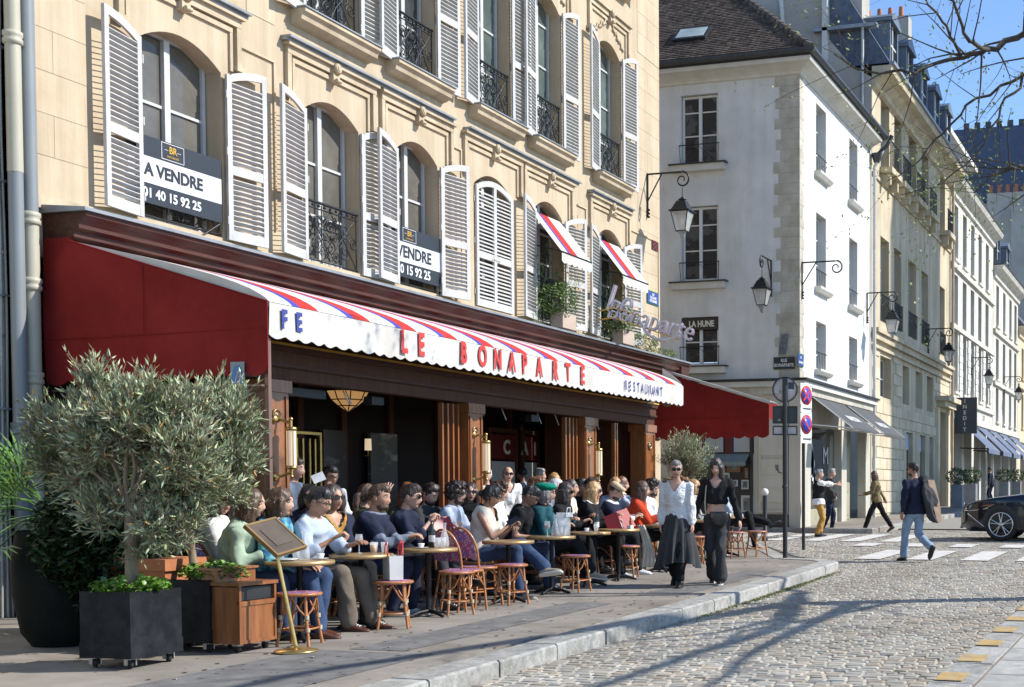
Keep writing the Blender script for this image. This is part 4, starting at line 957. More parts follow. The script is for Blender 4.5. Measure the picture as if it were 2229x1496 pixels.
for k in range(5): m=MB(); m.lathe([(.13,0),(.1,.5)],(56.5,12.4+.5*k,22.6),8); m.build('chimney_pot',M('terracotta_pot',(.40,.15,.07),rough=.8,var=.2,scale=5),yb)
# ================================================================== farther white houses
WST=M('white_street_stone',(.52,.51,.46),dirt=(.8,(3,3,.2),.24),rough=.9,scale=1.1,col2=(.63,.615,.56),bump=.2,bscale=10,rnd=.05)
WSTB=M('white_street_block',(.55,.53,.47),rough=.9,scale=1.1,col2=(.68,.66,.60),bump=.3,bscale=10,rnd=.08)
def row_house(name,label,x0,x1,y,ztop,colx,rows,ground,mat,winw=1.1,roofz=2.4,cornice=True,strings=()):
    h=thing(name,label,'building',(x0,y,gz(x0)))
    holes=[(c-winw/2,c+winw/2,a,b) for c in colx for a,b in rows]+[(a,b,c,d) for a,b,c,d in ground]
    m=MB(); wall(m,x0,x1,gz(x0)-.2,ztop,holes,lambda u,d,z:(u,y+d,z),.35); m.add([(x0,y,.2),(x0,y+9,.2),(x0,y+9,ztop),(x0,y,ztop)],[(0,1,2,3)]); m.add([(x1,y,.2),(x1,y+9,.2),(x1,y+9,ztop),(x1,y,ztop)],[(0,1,2,3)]); m.build('wall',mat,h)
    for (a,b,c,d) in holes[:len(colx)*len(rows)]:
        casement(h,a+.02,b-.02,c+.02,d-.02,0,GLASSD,bars=(.33,.66),mp=lambda u,dd,z:(u,y+.28+dd,z),fm=FRAMEW,fw=.07)
        part('window_sill',mat,h,(a-.1,b+.1,y-.12,y+.0,c-.12,c-.01))
    for (a,b,c,d) in ground: part('shop_opening',GLASSD,h,(a,b,y+.5,y+.52,c,d))
    if cornice:
        m=MB(); m.prism([(0,-.5),(-.12,-.45),(-.15,-.2),(-.5,.0),(-.6,.2),(0,.2)],x0,x1,lambda u,v,w_:(w_,y+u,ztop+v)); m.build('cornice',mat,h)
    for z in strings: part('string_course',mat,h,(x0,x1,y-.14,y,z,z+.22))
    m=MB(); m.add([(x0,y-.4,ztop+.25),(x1,y-.4,ztop+.25),(x1,y+1.4,ztop+roofz),(x0,y+1.4,ztop+roofz)],[(0,1,2,3)]); m.add([(x0,y+1.4,ztop+roofz),(x1,y+1.4,ztop+roofz),(x1,y+6,ztop+roofz+1),(x0,y+6,ztop+roofz+1)],[(0,1,2,3)]); m.add([(x0,y-.4,ztop+.25),(x0,y+1.4,ztop+roofz),(x0,y+6,ztop+roofz+1),(x0,y+6,ztop)],[(0,1,2,3)]); m.build('roof',SLATE,h)
    part('gutter',GUT,h,(x0,x1,y-.62,y-.45,ztop+.21,ztop+.33))
    return h
h1=row_house('white_stone_house','white stone house above the dark shop awnings and the vertical hanging sign',57.1,70.4,10.2,15.2,(58.5,60.9,63.3,65.7,68.2),((12.0,14.5),(8.95,11.3),(5.9,8.7)),[(57.5,60.2,.7,4.3),(61.0,63.2,.7,4.3),(63.9,65.7,.7,4.3),(66.3,68.0,.7,4.3),(68.6,70.0,.7,4.3)],WST,strings=(5.45,8.72,11.5,4.6))
for c in(59.7,62.1,64.5,66.95,69.5):
    for k in range(9): part('rusticated_block',WSTB,h1,(c-.42 if k%2 else c-.34,c+.42 if k%2 else c+.34,10.13,10.2,5.72+.33*k,5.72+.33*k+.30))
attic=part('attic_storey',WST,h1,(57.2,70.4,11.6,17,15.2,18.9)); part('attic_eave',TRIMG,h1,(57.1,70.5,11.1,11.6,18.9,19.15))
for c in(58.5,60.9,63.3,65.7,68.2): part('attic_window',GLASSD,h1,(c-.5,c+.5,11.55,11.6,16.2,18.2))
h2=row_house('white_stone_house','narrower white house with a low grey roof, third beyond the yellow building',70.5,81.4,10.2,13.6,(72.2,75.0,77.8,80.2),((10.6,12.9),(7.6,9.9),(5.2,7.1)),[(71,73.6,.9,4.3),(74.3,77,.9,4.3),(78,81,.9,4.3)],WST,strings=(4.6,7.2,10.1))
dormer(h2,72.5,10.2,14.2); dormer(h2,76.5,10.2,14.2)
h3=row_house('cream_house','cream coloured house at the far right edge of the street row',81.5,112,10.2,11.6,(84,87.5,91,95,99,103,107),((8.6,10.6),(5.4,7.6)),[(83,86,1,3.8),(88,91,1,3.8),(93,97,1,3.8)],M('cream_far_stone',(.50,.42,.29),rough=.9,scale=1,col2=(.6,.52,.38)),strings=(4.4,7.9))
DK=cloth('navy_shop_awning',(.10,.125,.19),(.14,.17,.24))
an=thing('shop_awning','dark navy shop awnings in a row under the far white houses','awning',(58,10,4.3)); bpy.data.objects.remove(an)
for k,(a,b) in enumerate(((59.3,63.0),(64.3,67.6),(68.4,71.4),(72.4,75.4),(76.6,80))):
    r=thing('shop_awning',['navy shop awning beside the vertical hanging sign','second navy shop awning along the far white house','third navy shop awning along the far white houses','fourth navy shop awning, under the narrower white house','farthest navy shop awning near the right edge'][k],'awning',(a,10.1,4.2),group='navy awnings down the street')
    m=MB(); m.add([(a,10.1,4.55),(b,10.1,4.55),(b,8.75,3.25),(a,8.75,3.25)],[(0,1,2,3)]); m.add([(a,8.75,3.25),(b,8.75,3.25),(b,8.75,3.05),(a,8.75,3.05)],[(0,1,2,3)]); m.build('canopy',DK,r)
    m=MB(); m.tube([(a,10.1,3.3),(a,8.75,3.25)],.03,5); m.tube([(b,10.1,3.3),(b,8.75,3.25)],.03,5); m.build('arm',IRON,r)
    text('emblem','N',.5,MATS['poster_white'],r,((a+b)/2,9.42,3.92),(1,0,0),(0,1.35,1.3))
r=thing('hanging_sign','dark vertical hanging sign reading INEDIT on the far white house','sign',(57.6,9.6,5))
part('board',M('sign_dark_slate',(.035,.045,.06),rough=.5),r,(57.5,57.62,9.05,10.15,3.9,5.55))
for i,ch in enumerate('INEDIT'): text('letter',ch,.25,LET,r,(57.48,9.6,5.38-.26*i),(0,-1,0),(0,0,1),bold=.004)
text('lettering','LDI',.4,M('brass_letter',(.3,.26,.2),rough=.5),h1,(67.0,10.17,5.12),(1,0,0),(0,0,1))
# potted shrubs before the far shops
POTG=M('zinc_planter',(.20,.22,.24),rough=.5,var=.1); SHRUB=M('shrub_leaf',(.035,.065,.018),rough=.6,col2=(.075,.12,.035),scale=5,rnd=.2)
def leafball(m,c,r,n,ls,rr,flat=1.):
    for _ in range(n):
        d=Vector((rr.gauss(0,1),rr.gauss(0,1),rr.gauss(0,1))).normalized()*r*rr.uniform(.45,1)**.6; d.z*=flat
        p=Vector(c)+d; a=Vector((rr.gauss(0,1),rr.gauss(0,1),rr.gauss(0,1))).normalized(); b=a.orthogonal().normalized(); m.t=rr.uniform(.7,1.35)
        m.add([p-a*ls,p+b*ls*.4,p+a*ls,p-b*ls*.4],[(0,1,2,3)])
rr=random.Random(8)
for px,lb in((2084,'zinc planter with round shrub nearest the yellow building door'),(2114,'dark planter with spreading shrub beside the first navy awning'),(2186,'square planter with shrub behind the black car'),(2213,'small dark planter with shrub near the right edge')):
    X=sx(px,9.3); r=thing('potted_shrub',lb,'plant pot',(X,9.3,gz(X)),group='planters before the far shops')
    m=MB(); m.box(X-.28,X+.28,9.05,9.55,gz(X),gz(X)+1.0); m.build('planter',POTG,r); m=MB(); leafball(m,(X,9.3,gz(X)+1.35),.5,260,.09,rr,.8); m.build('shrub',SHRUB,r)
# ================================================================== building closing the street and chimneys
eb=thing('slate_roofed_building','tall grey building with dark blue slate roof closing the street behind the branches','building',(116,10,gz(116)))
part('wall',GREYW,eb,(116,130,-30,30,1,27.5)); m=MB(); m.prism([(-30,27.5),(30,27.5),(26,34.2),(-26,34.2)],115.6,130,lambda u,v,w_:(w_,u,v)); m.build('slate_roof',M('far_slate_blue',(.045,.07,.13),rough=.6,var=.15,scale=1),eb)
m=MB()
for k in range(40): m.box(115.5,115.8,-20+k*1.0,-19.5+k*1.0,34.2,34.7)
m.build('ridge_cresting',GUT,eb)
for y,z,w_,xo in((15.2,27.4,1.6,0),(13.2,26,1.4,-.6)): part('chimney_stack',GREYW,eb,(112+xo,114.5+xo,y-w_,y+w_,1,z)); 
for k in range(5): m=MB(); m.lathe([(.22,0),(.18,.9)],(113,13.6+.75*k,27.4),8); m.build('chimney_pot',MATS['terracotta_pot'],eb)
part('window',LEADD,eb,*[(115.9,116,y,y+1,z,z+1.6) for y in(8,11,14) for z in(10,14,18)])
# tower out of view on the right whose shade falls across the yellow building
tw=thing('church_tower','square stone church tower across the square, outside the photo','building',(65,-17,0))
part('shaft',YST,tw,(59.4,65.7,-24,-16,0,41)); m=MB(); m.prism([(-24,41),(-16,41),(-20,50)],59.6,65.5,lambda u,v,w_:(w_,u,v)); m.build('spire',SLATE,tw)
# ================================================================== street lanterns
def lantern(name,label,wallpt,outdir,L=.86,scale=1.,group='wall lanterns along the street',lamp=True):
    """wallpt = foot of bracket plate top on the wall; outdir unit vector away from wall"""
    W=Vector(wallpt); o_=Vector(outdir).normalized(); r=thing(name,label,'street lamp',tuple(W),group=group)
    s=scale; m=MB(); up=Vector((0,0,1))
    m.tube([W-up*1.0*s,W+up*.02],.022*s,6); m.tube([W+up*0,W+o_*L*.98],.022*s,6); m.tube([W-up*.62*s,W+o_*.42*L+up*.0],.016*s,6)
    for k in range(3): m.ball(tuple(W-up*(.98-.08*k)*s+o_*.03),.03*s,6,4)
    c=W+o_*L-up*.18*s; pts=[]
    for i in range(26):
        t=i/25; a=PI/2-2*PI*1.35*t; q=.19*s*(1-.78*t); pts.append(c+o_*q*math.cos(a)+up*q*math.sin(a))
    m.tube(pts,[.024*s*(1-.4*i/25) for i in range(26)],6)
    if lamp: m.tube([c-up*.19*s,c-up*.40*s],.010*s,5)
    m.build('bracket',IRON,r)
    if not lamp: return r
    t=c-up*.40*s; side=Vector((-o_.y,o_.x,0))
    def ring(h,w_): return [t-up*h*s+(o_*a+side*b)*w_*s for a,b in((-1,-1),(1,-1),(1,1),(-1,1))]
    m=MB(); m.lathe([(.0,.02),(.035,.0),(.05,-.03),(.10,-.045),(.10,-.06),(.04,-.08),(.04,-.10)],tuple(t),12)
    def frus(h0,w0,h1,w1): m.add(ring(h0,w0)+ring(h1,w1),[(i,(i+1)%4,4+(i+1)%4,4+i) for i in range(4)]+[(0,1,2,3),(4,5,6,7)])
    frus(.09,.10,.30,.20); frus(.30,.205,.315,.245); frus(.315,.245,.34,.245); m.build('hood',IRON,r)
    m=MB(); rg_=ring(.345,.205)+ring(.78,.115)
    m.add(rg_,[(i,(i+1)%4,4+(i+1)%4,4+i) for i in range(4)]); m.build('glass',M('lantern_glass',(.55,.55,.52),rough=.15,alpha=.55,spec=.8),r)
    m=MB()
    for i in range(4): m.tube([rg_[i],rg_[4+i]],.012*s,4)
    for k in(0,4):
        for i in range(4): m.tube([rg_[k+i],rg_[k+(i+1)%4]],.013*s,4)
    m.build('frame',IRON,r)
    m=MB(); m.lathe([(.11,-.78),(.10,-.80),(.06,-.86),(.05,-.94),(.02,-.97),(0.001,-.97)],tuple(t),10); m.build('base_cup',M('lantern_cup',(.30,.31,.31),rough=.3,alpha=.8),r)
    m=MB(); m.lathe([(.001,-.2),(.03,-.2),(.035,-.5),(.001,-.52)],tuple(t+up*-.1),8); m.build('bulb',M('lamp_bulb_white',(.7,.7,.68),rough=.3),r)
    return r
yy,zz=onx(1440,380,27.2); xL,zL=ony(1407,380,12.0)
lantern('wall_lantern','large black wall lantern on a scroll bracket at the corner of the cafe building',(xL,11.97,zL),(0,-1,0),.86,1.0)
yy,zz=onx(1678,568,33.45); lantern('wall_lantern','black wall lantern on the shaded face of the white corner building beside the quoins',(33.47,yy,zz),(-1,0,0),.80,.98)
xx,zz=ony(1746,572,10.17); lantern('lamp_bracket','empty black scroll bracket on the sunlit face of the white corner building',(xx,10.17,zz),(0,-1,0),.98,1.0,lamp=False)
for px,py,lb in ((1940,636,'black wall lantern at the near end of the yellow stone building'),(2063,715,'black wall lantern near the drainpipe of the yellow stone building'),(2151,778,'black wall lantern on the far white house with the hanging sign'),(2216,820,'farthest black wall lantern, at the right edge of the photo')):
    X,_=ony(px,py,9.35); _,Z=ony(px,py,9.35); lantern('wall_lantern',lb,(X,10.17,Z),(0,-1,0),.86,1.0)
# ================================================================== for sale boards
NAVYB=M('board_black_blue',(.022,.026,.032),rough=.4,var=.1); BWH=M('board_white',(.60,.61,.63),rough=.4,var=.03); BTX=M('board_text_black',(.02,.022,.025),rough=.4); BTW=M('board_text_white',(.75,.75,.75),rough=.4)
def sale_board(label,x0,x1,zt,Y=11.66,xc=0,k=1.):
    h=.82; w_=x1-x0; r=thing('for_sale_board',label,'sign',((x0+x1)/2,Y,zt-h)); 
    part('top_band',NAVYB,r,(x0,x1,Y,Y+.02,zt-.24,zt)); part('middle_band',BWH,r,(x0,x1,Y,Y+.02,zt-.56,zt-.242)); part('bottom_band',NAVYB,r,(x0,x1,Y,Y+.02,zt-.80,zt-.562))
    text('lettering','A VENDRE',.215*k,BTX,r,(xc,Y-.004,zt-.40),(1,0,0),(0,0,1),ext=.002,bold=.006,sxx=.98)
    text('lettering','01 40 15 92 25',.165*k,BTW,r,(xc-.03,Y-.004,zt-.68),(1,0,0),(0,0,1),ext=.002,bold=.004,sxx=.98)
    text('logo','BR',.12,GOLD,r,(xc-.02,Y-.006,zt-.095),(1,0,0),(0,0,1),ext=.002,bold=.002,sxx=.9)
    text('logo_caption','IMMOBILIER',.036,GOLD,r,(xc-.02,Y-.006,zt-.175),(1,0,0),(0,0,1),ext=.001)
    m=MB()
    for a,b,c,d in((-.20,.16,-.02,-.014),(-.20,.16,-.218,-.212),(-.20,-.194,-.212,-.02),(.154,.16,-.212,-.02),(-.15,-.09,-.10,-.096),(.05,.11,-.10,-.096)): m.box(xc+a,xc+b,Y-.006,Y-.002,zt+c,zt+d)
    m.build('logo_frame',BTW,r)
    m=MB(); 
    m.tube([(x1-.03,Y+.01,zt-.82),(x1-.35,Y+.05,zt-1.05)],.015,6); m.build('bracket',IRON,r)
xb_,zb2=ony(481,350,11.96); sale_board('black and white A VENDRE board on the first window from the left',xb_-1.50,xb_,zb2,11.96,sx(391,11.96),.95)
xb_,zb2=ony(969,524,11.96); sale_board('A VENDRE board on the third window, its left part behind a shutter',xb_-1.80,xb_,zb2,11.96,sx(900,11.96)-.02,1.2)
# ================================================================== street plates, mosaic, neon sign
def plate(label,X0,X1,z0,z1,Y,lines,u='x',base=(.03,.07,.27),rim=(.02,.09,.05),size=.1,name='street_name_plate'):
    r=thing(name,label,'sign',(X0,Y,z0) if u=='x' else (Y,X0,z0))
    P_=(lambda a,b,c:(a,b,c)) if u=='x' else (lambda a,b,c:(b,a,c))
    lo,hi=min(X0,X1),max(X0,X1)
    m=MB(); m.box(lo,hi,Y-.012,Y,z0,z1,mp=P_); m.build('rim',M('plate_rim_%d'%int(rim[1]*1000),rim,rough=.35),r)
    m=MB(); m.box(lo+.025,hi-.025,Y-.018,Y-.0125,z0+.025,z1-.025,mp=P_); m.build('field',M('plate_field_%d'%int(base[2]*1000),base,rough=.3),r)
    for i,l in enumerate(lines):
        zz=z1-.04-(z1-z0-.08)*(i+.5)/len(lines); c=(lo+hi)/2
        text('lettering',l,size,BTW,r,(c,Y-.021,zz) if u=='x' else (Y-.021,c,zz),(1,0,0) if u=='x' else (0,-1,0),(0,0,1),ext=.001,bold=.002,sxx=.8)
    return r
X0_,z1_=ony(1408,630,11.98); X1_,z0_=ony(1433,668,11.98); plate('blue street name plate with green rim on the cafe building corner',X0_,X1_,z0_,z1_,11.985,['RUE','GUILLAUME','APOLLINAIRE'],size=.085)
a_,zt_=onx(1684,778,33.46); b_,zb_=onx(1730,803,33.46); plate('dark RUE BONAPARTE plate on the quoins of the white building',a_,b_,zb_,zt_,33.46,['RUE','BONAPARTE'],'y',(.012,.018,.035),(.02,.06,.05),.125)
X0_,z1_=ony(1736,768,10.165); X1_,z0_=ony(1748,800,10.165); plate('small street name plate on the sunlit side of the white building corner',X0_,X0_+.55,z0_,z1_,10.165,['RUE','BONAPARTE'],size=.09)
a_,zt_=onx(1699,728,33.46); b_,zb_=onx(1713,771,33.46)
r=thing('posted_picture','narrow grey picture pasted askew on the quoins of the white building','poster',(33.45,a_,zb_)); m=MB(); m.prism([(a_-.02,zt_),(b_-.05,zt_),(b_+.03,zb_),(a_+.06,zb_)],33.44,33.45,lambda u,v,w_:(w_,u,v)); m.build('sheet',M('posted_sheet',(.06,.075,.095),rough=.5,col2=(.16,.18,.2),scale=9),r)
X0_,z1_=ony(1419,522,11.98); X1_,z0_=ony(1432,548,11.98)
r=thing('mosaic_tile','small red and black mosaic tile high on the cafe building corner','tile',(X0_,11.98,z0_)); MR=M('mosaic_red',(.45,.03,.02),rough=.3); MK=M('mosaic_black',(.02,.02,.02),rough=.3)
part('backing',MK,r,(X0_,X1_,11.97,11.985,z0_,z1_))
for i in range(4):
    for j in range(5):
        if (i+j)%2==0: w4=(X1_-X0_)/4; h5=(z1_-z0_)/5; part('tessera',MR,r,(X0_+i*w4+.01,X0_+(i+1)*w4-.01,11.96,11.97,z0_+j*h5+.01,z0_+(j+1)*h5-.01))
# LA HUNE window panel
r=thing('shop_name_panel','black panel lettered LA HUNE in the lowest window of the white building','sign',(33.5,13.1,6))
part('panel',MK,r,(33.52,33.56,12.6,13.68,5.86,6.2)); text('lettering','LA HUNE',.235,LET,r,(33.515,13.1,6.02),(0,-1,0),(0,0,1),bold=.008,sxx=.78)
# neon script sign projecting over the cafe corner
NEO=M('neon_tube_unlit',(.66,.64,.66),rough=.25,var=.05); NEB=M('neon_tube_blue',(.34,.36,.58),rough=.3); NER=M('neon_tube_pink',(.66,.38,.36),rough=.3)
ns=thing('neon_script_sign','unlit neon script sign reading Le Bonaparte on a gilt bracket above the awning','sign',(25.2,11.4,5))
Xn=24.45
def np_(px,py): y,z=onx(px,py,Xn); return Vector((Xn,y,z))
pA=np_(1330,690); pB=np_(1490,735); ud=(pB-pA); Lh=ud.length; ud=ud.normalized(); vd=Vector((0,0,1))
for off,mt,b_ in((0,NEO,-.002),(.045,NEB,-.004),(.08,NER,-.004)):
    P=np_(1412,695+off*10)+Vector((off,0,0))
    t_=text('script',"Bonaparte",.62,mt,ns,P-ud*.02-vd*.02,ud,vd,ext=.006,bold=b_,sxx=.78,shear=.45)
    text('script',"Le",.85,mt,ns,np_(1342,655)+Vector((off,0,0)),ud,vd,ext=.006,bold=b_,sxx=.75,shear=.45)
m=MB()
sw=[np_(x,y) for x,y in((1395,700),(1405,722),(1425,738),(1450,741),(1472,733),(1480,722))]; m.tube(sw,.032,6); m.tube([p+Vector((.06,0,-.03)) for p in sw],.014,6); m.build('underline',NEO,ns)
m=MB()
for py in(672,692): m.tube([(Xn+.02,11.98,np_(1300,py+6).z),np_(1335,py-1)],.018,6); 
m.tube([np_(1330,690),np_(1480,740)],.012,6); m.tube([np_(1330,668),np_(1400,690)],.012,6); m.build('bracket',GOLD,ns)
# ================================================================== traffic signs
POST=M('post_black_paint',(.018,.018,.019),rough=.4,var=.15); SBACK=M('sign_back_grey',(.50,.46,.43),rough=.45,col2=(.60,.56,.53),scale=3); SDARK=M('sign_back_dark',(.045,.05,.05),rough=.5,var=.15); SEDGE=M('sign_edge_light',(.45,.44,.42),rough=.4)
px_,py_,pz_=onground(1709,1216,0.)
r=thing('sign_post','black post at the pavement corner carrying four sign backs','sign post',(px_,py_,pz_))
m=MB(); m.tube([(px_,py_,pz_-.05),(px_,py_,pz_+3.05)],.042,10); m.lathe([(.055,0),(.055,.02),(.045,.05)],(px_,py_,pz_+1.25),10); m.build('post',POST,r)
def zat(py): return H+(ony(1709,py,py_)[1]-H)
mm=(px_*math.cos(TH)+py_*math.sin(TH))/FPX
fw_=Vector((math.cos(TH),math.sin(TH),0)); rt=Vector((math.sin(TH),-math.cos(TH),0)); cen=Vector((px_,py_,0))-fw_*.0+fw_*.06
m=MB(); c=cen+Vector((0,0,zat(848))); m.lathe([(.0,.0),(.215,.0),(.22,.004),(.22,.016),(0,.016)],tuple(c),28,axis=-fw_); m.build('round_sign_back',SBACK,r)
m=MB(); m.lathe([(.205,.0),(.226,.0),(.226,.03),(.215,.03),(.205,.018)],tuple(c),28,axis=-fw_,caps=False); m.build('round_sign_rim',POST,r)
m=MB(); m.obox(c-fw_*.045,rt,fw_,(0,0,1),.045,.015,.20); m.build('clamp_rail',POST,r)
for dx,dz,w_,h_ in((-.13,.0,.05,.07),(-.07,-.04,.03,.035),(.11,.07,.05,.06)):
    m=MB(); m.obox(c-fw_*.02+rt*dx+Vector((0,0,dz)),rt,fw_,(0,0,1),w_,.003,h_); m.build('sticker',SEDGE if dx<0 else SDARK,r)
for py,w_,h_,mt,nm in((903,.22,.155,SDARK,'square_sign_back'),(937,.22,.085,SBACK,'plate_sign_back')):
    c=cen+Vector((0,0,zat(py))); m=MB(); m.obox(c,rt,fw_,(0,0,1),w_,.008,h_); m.build(nm,mt,r)
    m=MB()
    for s in(-1,1): m.obox(c-fw_*.012+Vector((0,0,s*(h_-.012))),rt,fw_,(0,0,1),w_,.012,.012); m.obox(c-fw_*.012+rt*s*(w_-.01),rt,fw_,(0,0,1),.010,.0115,h_-.025)
    m.obox(c-fw_*.03,rt,fw_,(0,0,1),.045,.02,h_*.9); m.build('sign_rim',POST,r)
    if h_>.1:
        m=MB(); m.obox(c-fw_*.014+rt*-.10+Vector((0,0,-.09)),rt,fw_,(0,0,1),.02,.003,.015); m.build('sticker',SEDGE,r)
x2,y2=33.2-.55,9.62; 
X2,Y2,Z2=onground(1749,1192,-.0); X2,Y2=X2,Y2
r=thing('sign_post','grey post by the white building with no-stopping signs facing the street','sign post',(X2,Y2,Z2))
m=MB(); m.tube([(X2,Y2,Z2-.05),(X2,Y2,ony(1749,845,Y2)[1])],.035,8); m.build('post',POST,r)
k2=(X2*math.cos(TH)+Y2*math.sin(TH))/FPX
sd=(-fw_*.55+rt*.84).normalized(); sr=Vector((-sd.y,sd.x,0)); sr=sr if sr.dot(rt)>0 else -sr; sd=sd if sd.dot(fw_)<0 else -sd
NSB=M('sign_blue_reflective',(.02,.06,.42),rough=.35); NSR=M('sign_red_reflective',(.55,.02,.02),rough=.35); NSW=M('sign_white_reflective',(.68,.68,.66),rough=.35)
for py,rad in((861,21*k2),(924,21*k2)):
    z=ony(1749,py,Y2)[1]; c=Vector((X2,Y2,z))+sd*.04+sr*.05
    m=MB(); m.obox(c-sd*.01+Vector((0,0,0)),sr,sd,(0,0,1),rad*1.04,.004,rad*1.25); m.build('sign_backing',NSW,r)
    m=MB(); m.lathe([(0,0),(rad,0),(rad,.005),(0,.005)],tuple(c),24,axis=sd); m.build('red_ring',NSR,r)
    m=MB(); m.lathe([(0,.0055),(rad*.76,.0055),(rad*.76,.008),(0,.008)],tuple(c),24,axis=sd); m.build('blue_field',NSB,r)
    m=MB(); 
    for s in ((1,-1) if py<900 else (1,)): m.obox(c+sd*.011,(sr+Vector((0,0,-s))),sd,(sr*s+Vector((0,0,1))),rad*.78,.002,rad*.10)
    m.build('red_bar',NSR,r)
for py in(890,956):
    z=ony(1749,py,Y2)[1]; c=Vector((X2,Y2,z))+sd*.04+sr*.04; m=MB(); m.obox(c,sr,sd,(0,0,1),20*k2,.004,9*k2); o=m.build('arrow_plate',NSW,r)
    m=MB(); m.obox(c+sd*.006,sr,sd,(0,0,1),13*k2,.002,1.6*k2); a=c+sd*.007+sr*13*k2; m.add([a+Vector((0,0,4*k2)),a-Vector((0,0,4*k2)),a+sr*5*k2],[(0,1,2)]); m.build('arrow',MK,o)
def bollard(label,px,py,topwhite=True,h=.0):
    X,Y,Z=onground(px,py,0.); hh=1.15
    r=thing('bollard',label,'bollard',(X,Y,Z)); m=MB(); m.lathe([(.07,0),(.07,.1),(.052,.12),(.052,hh-.14)],(X,Y,Z),12); m.build('post',POST,r)
    m=MB(); m.ball((X,Y,Z+hh-.06),.085,12,8); m.build('ball_top',NSW if topwhite else POST,r)
bollard('black bollard with a white ball top in front of the cream shop panel',1665,1178)
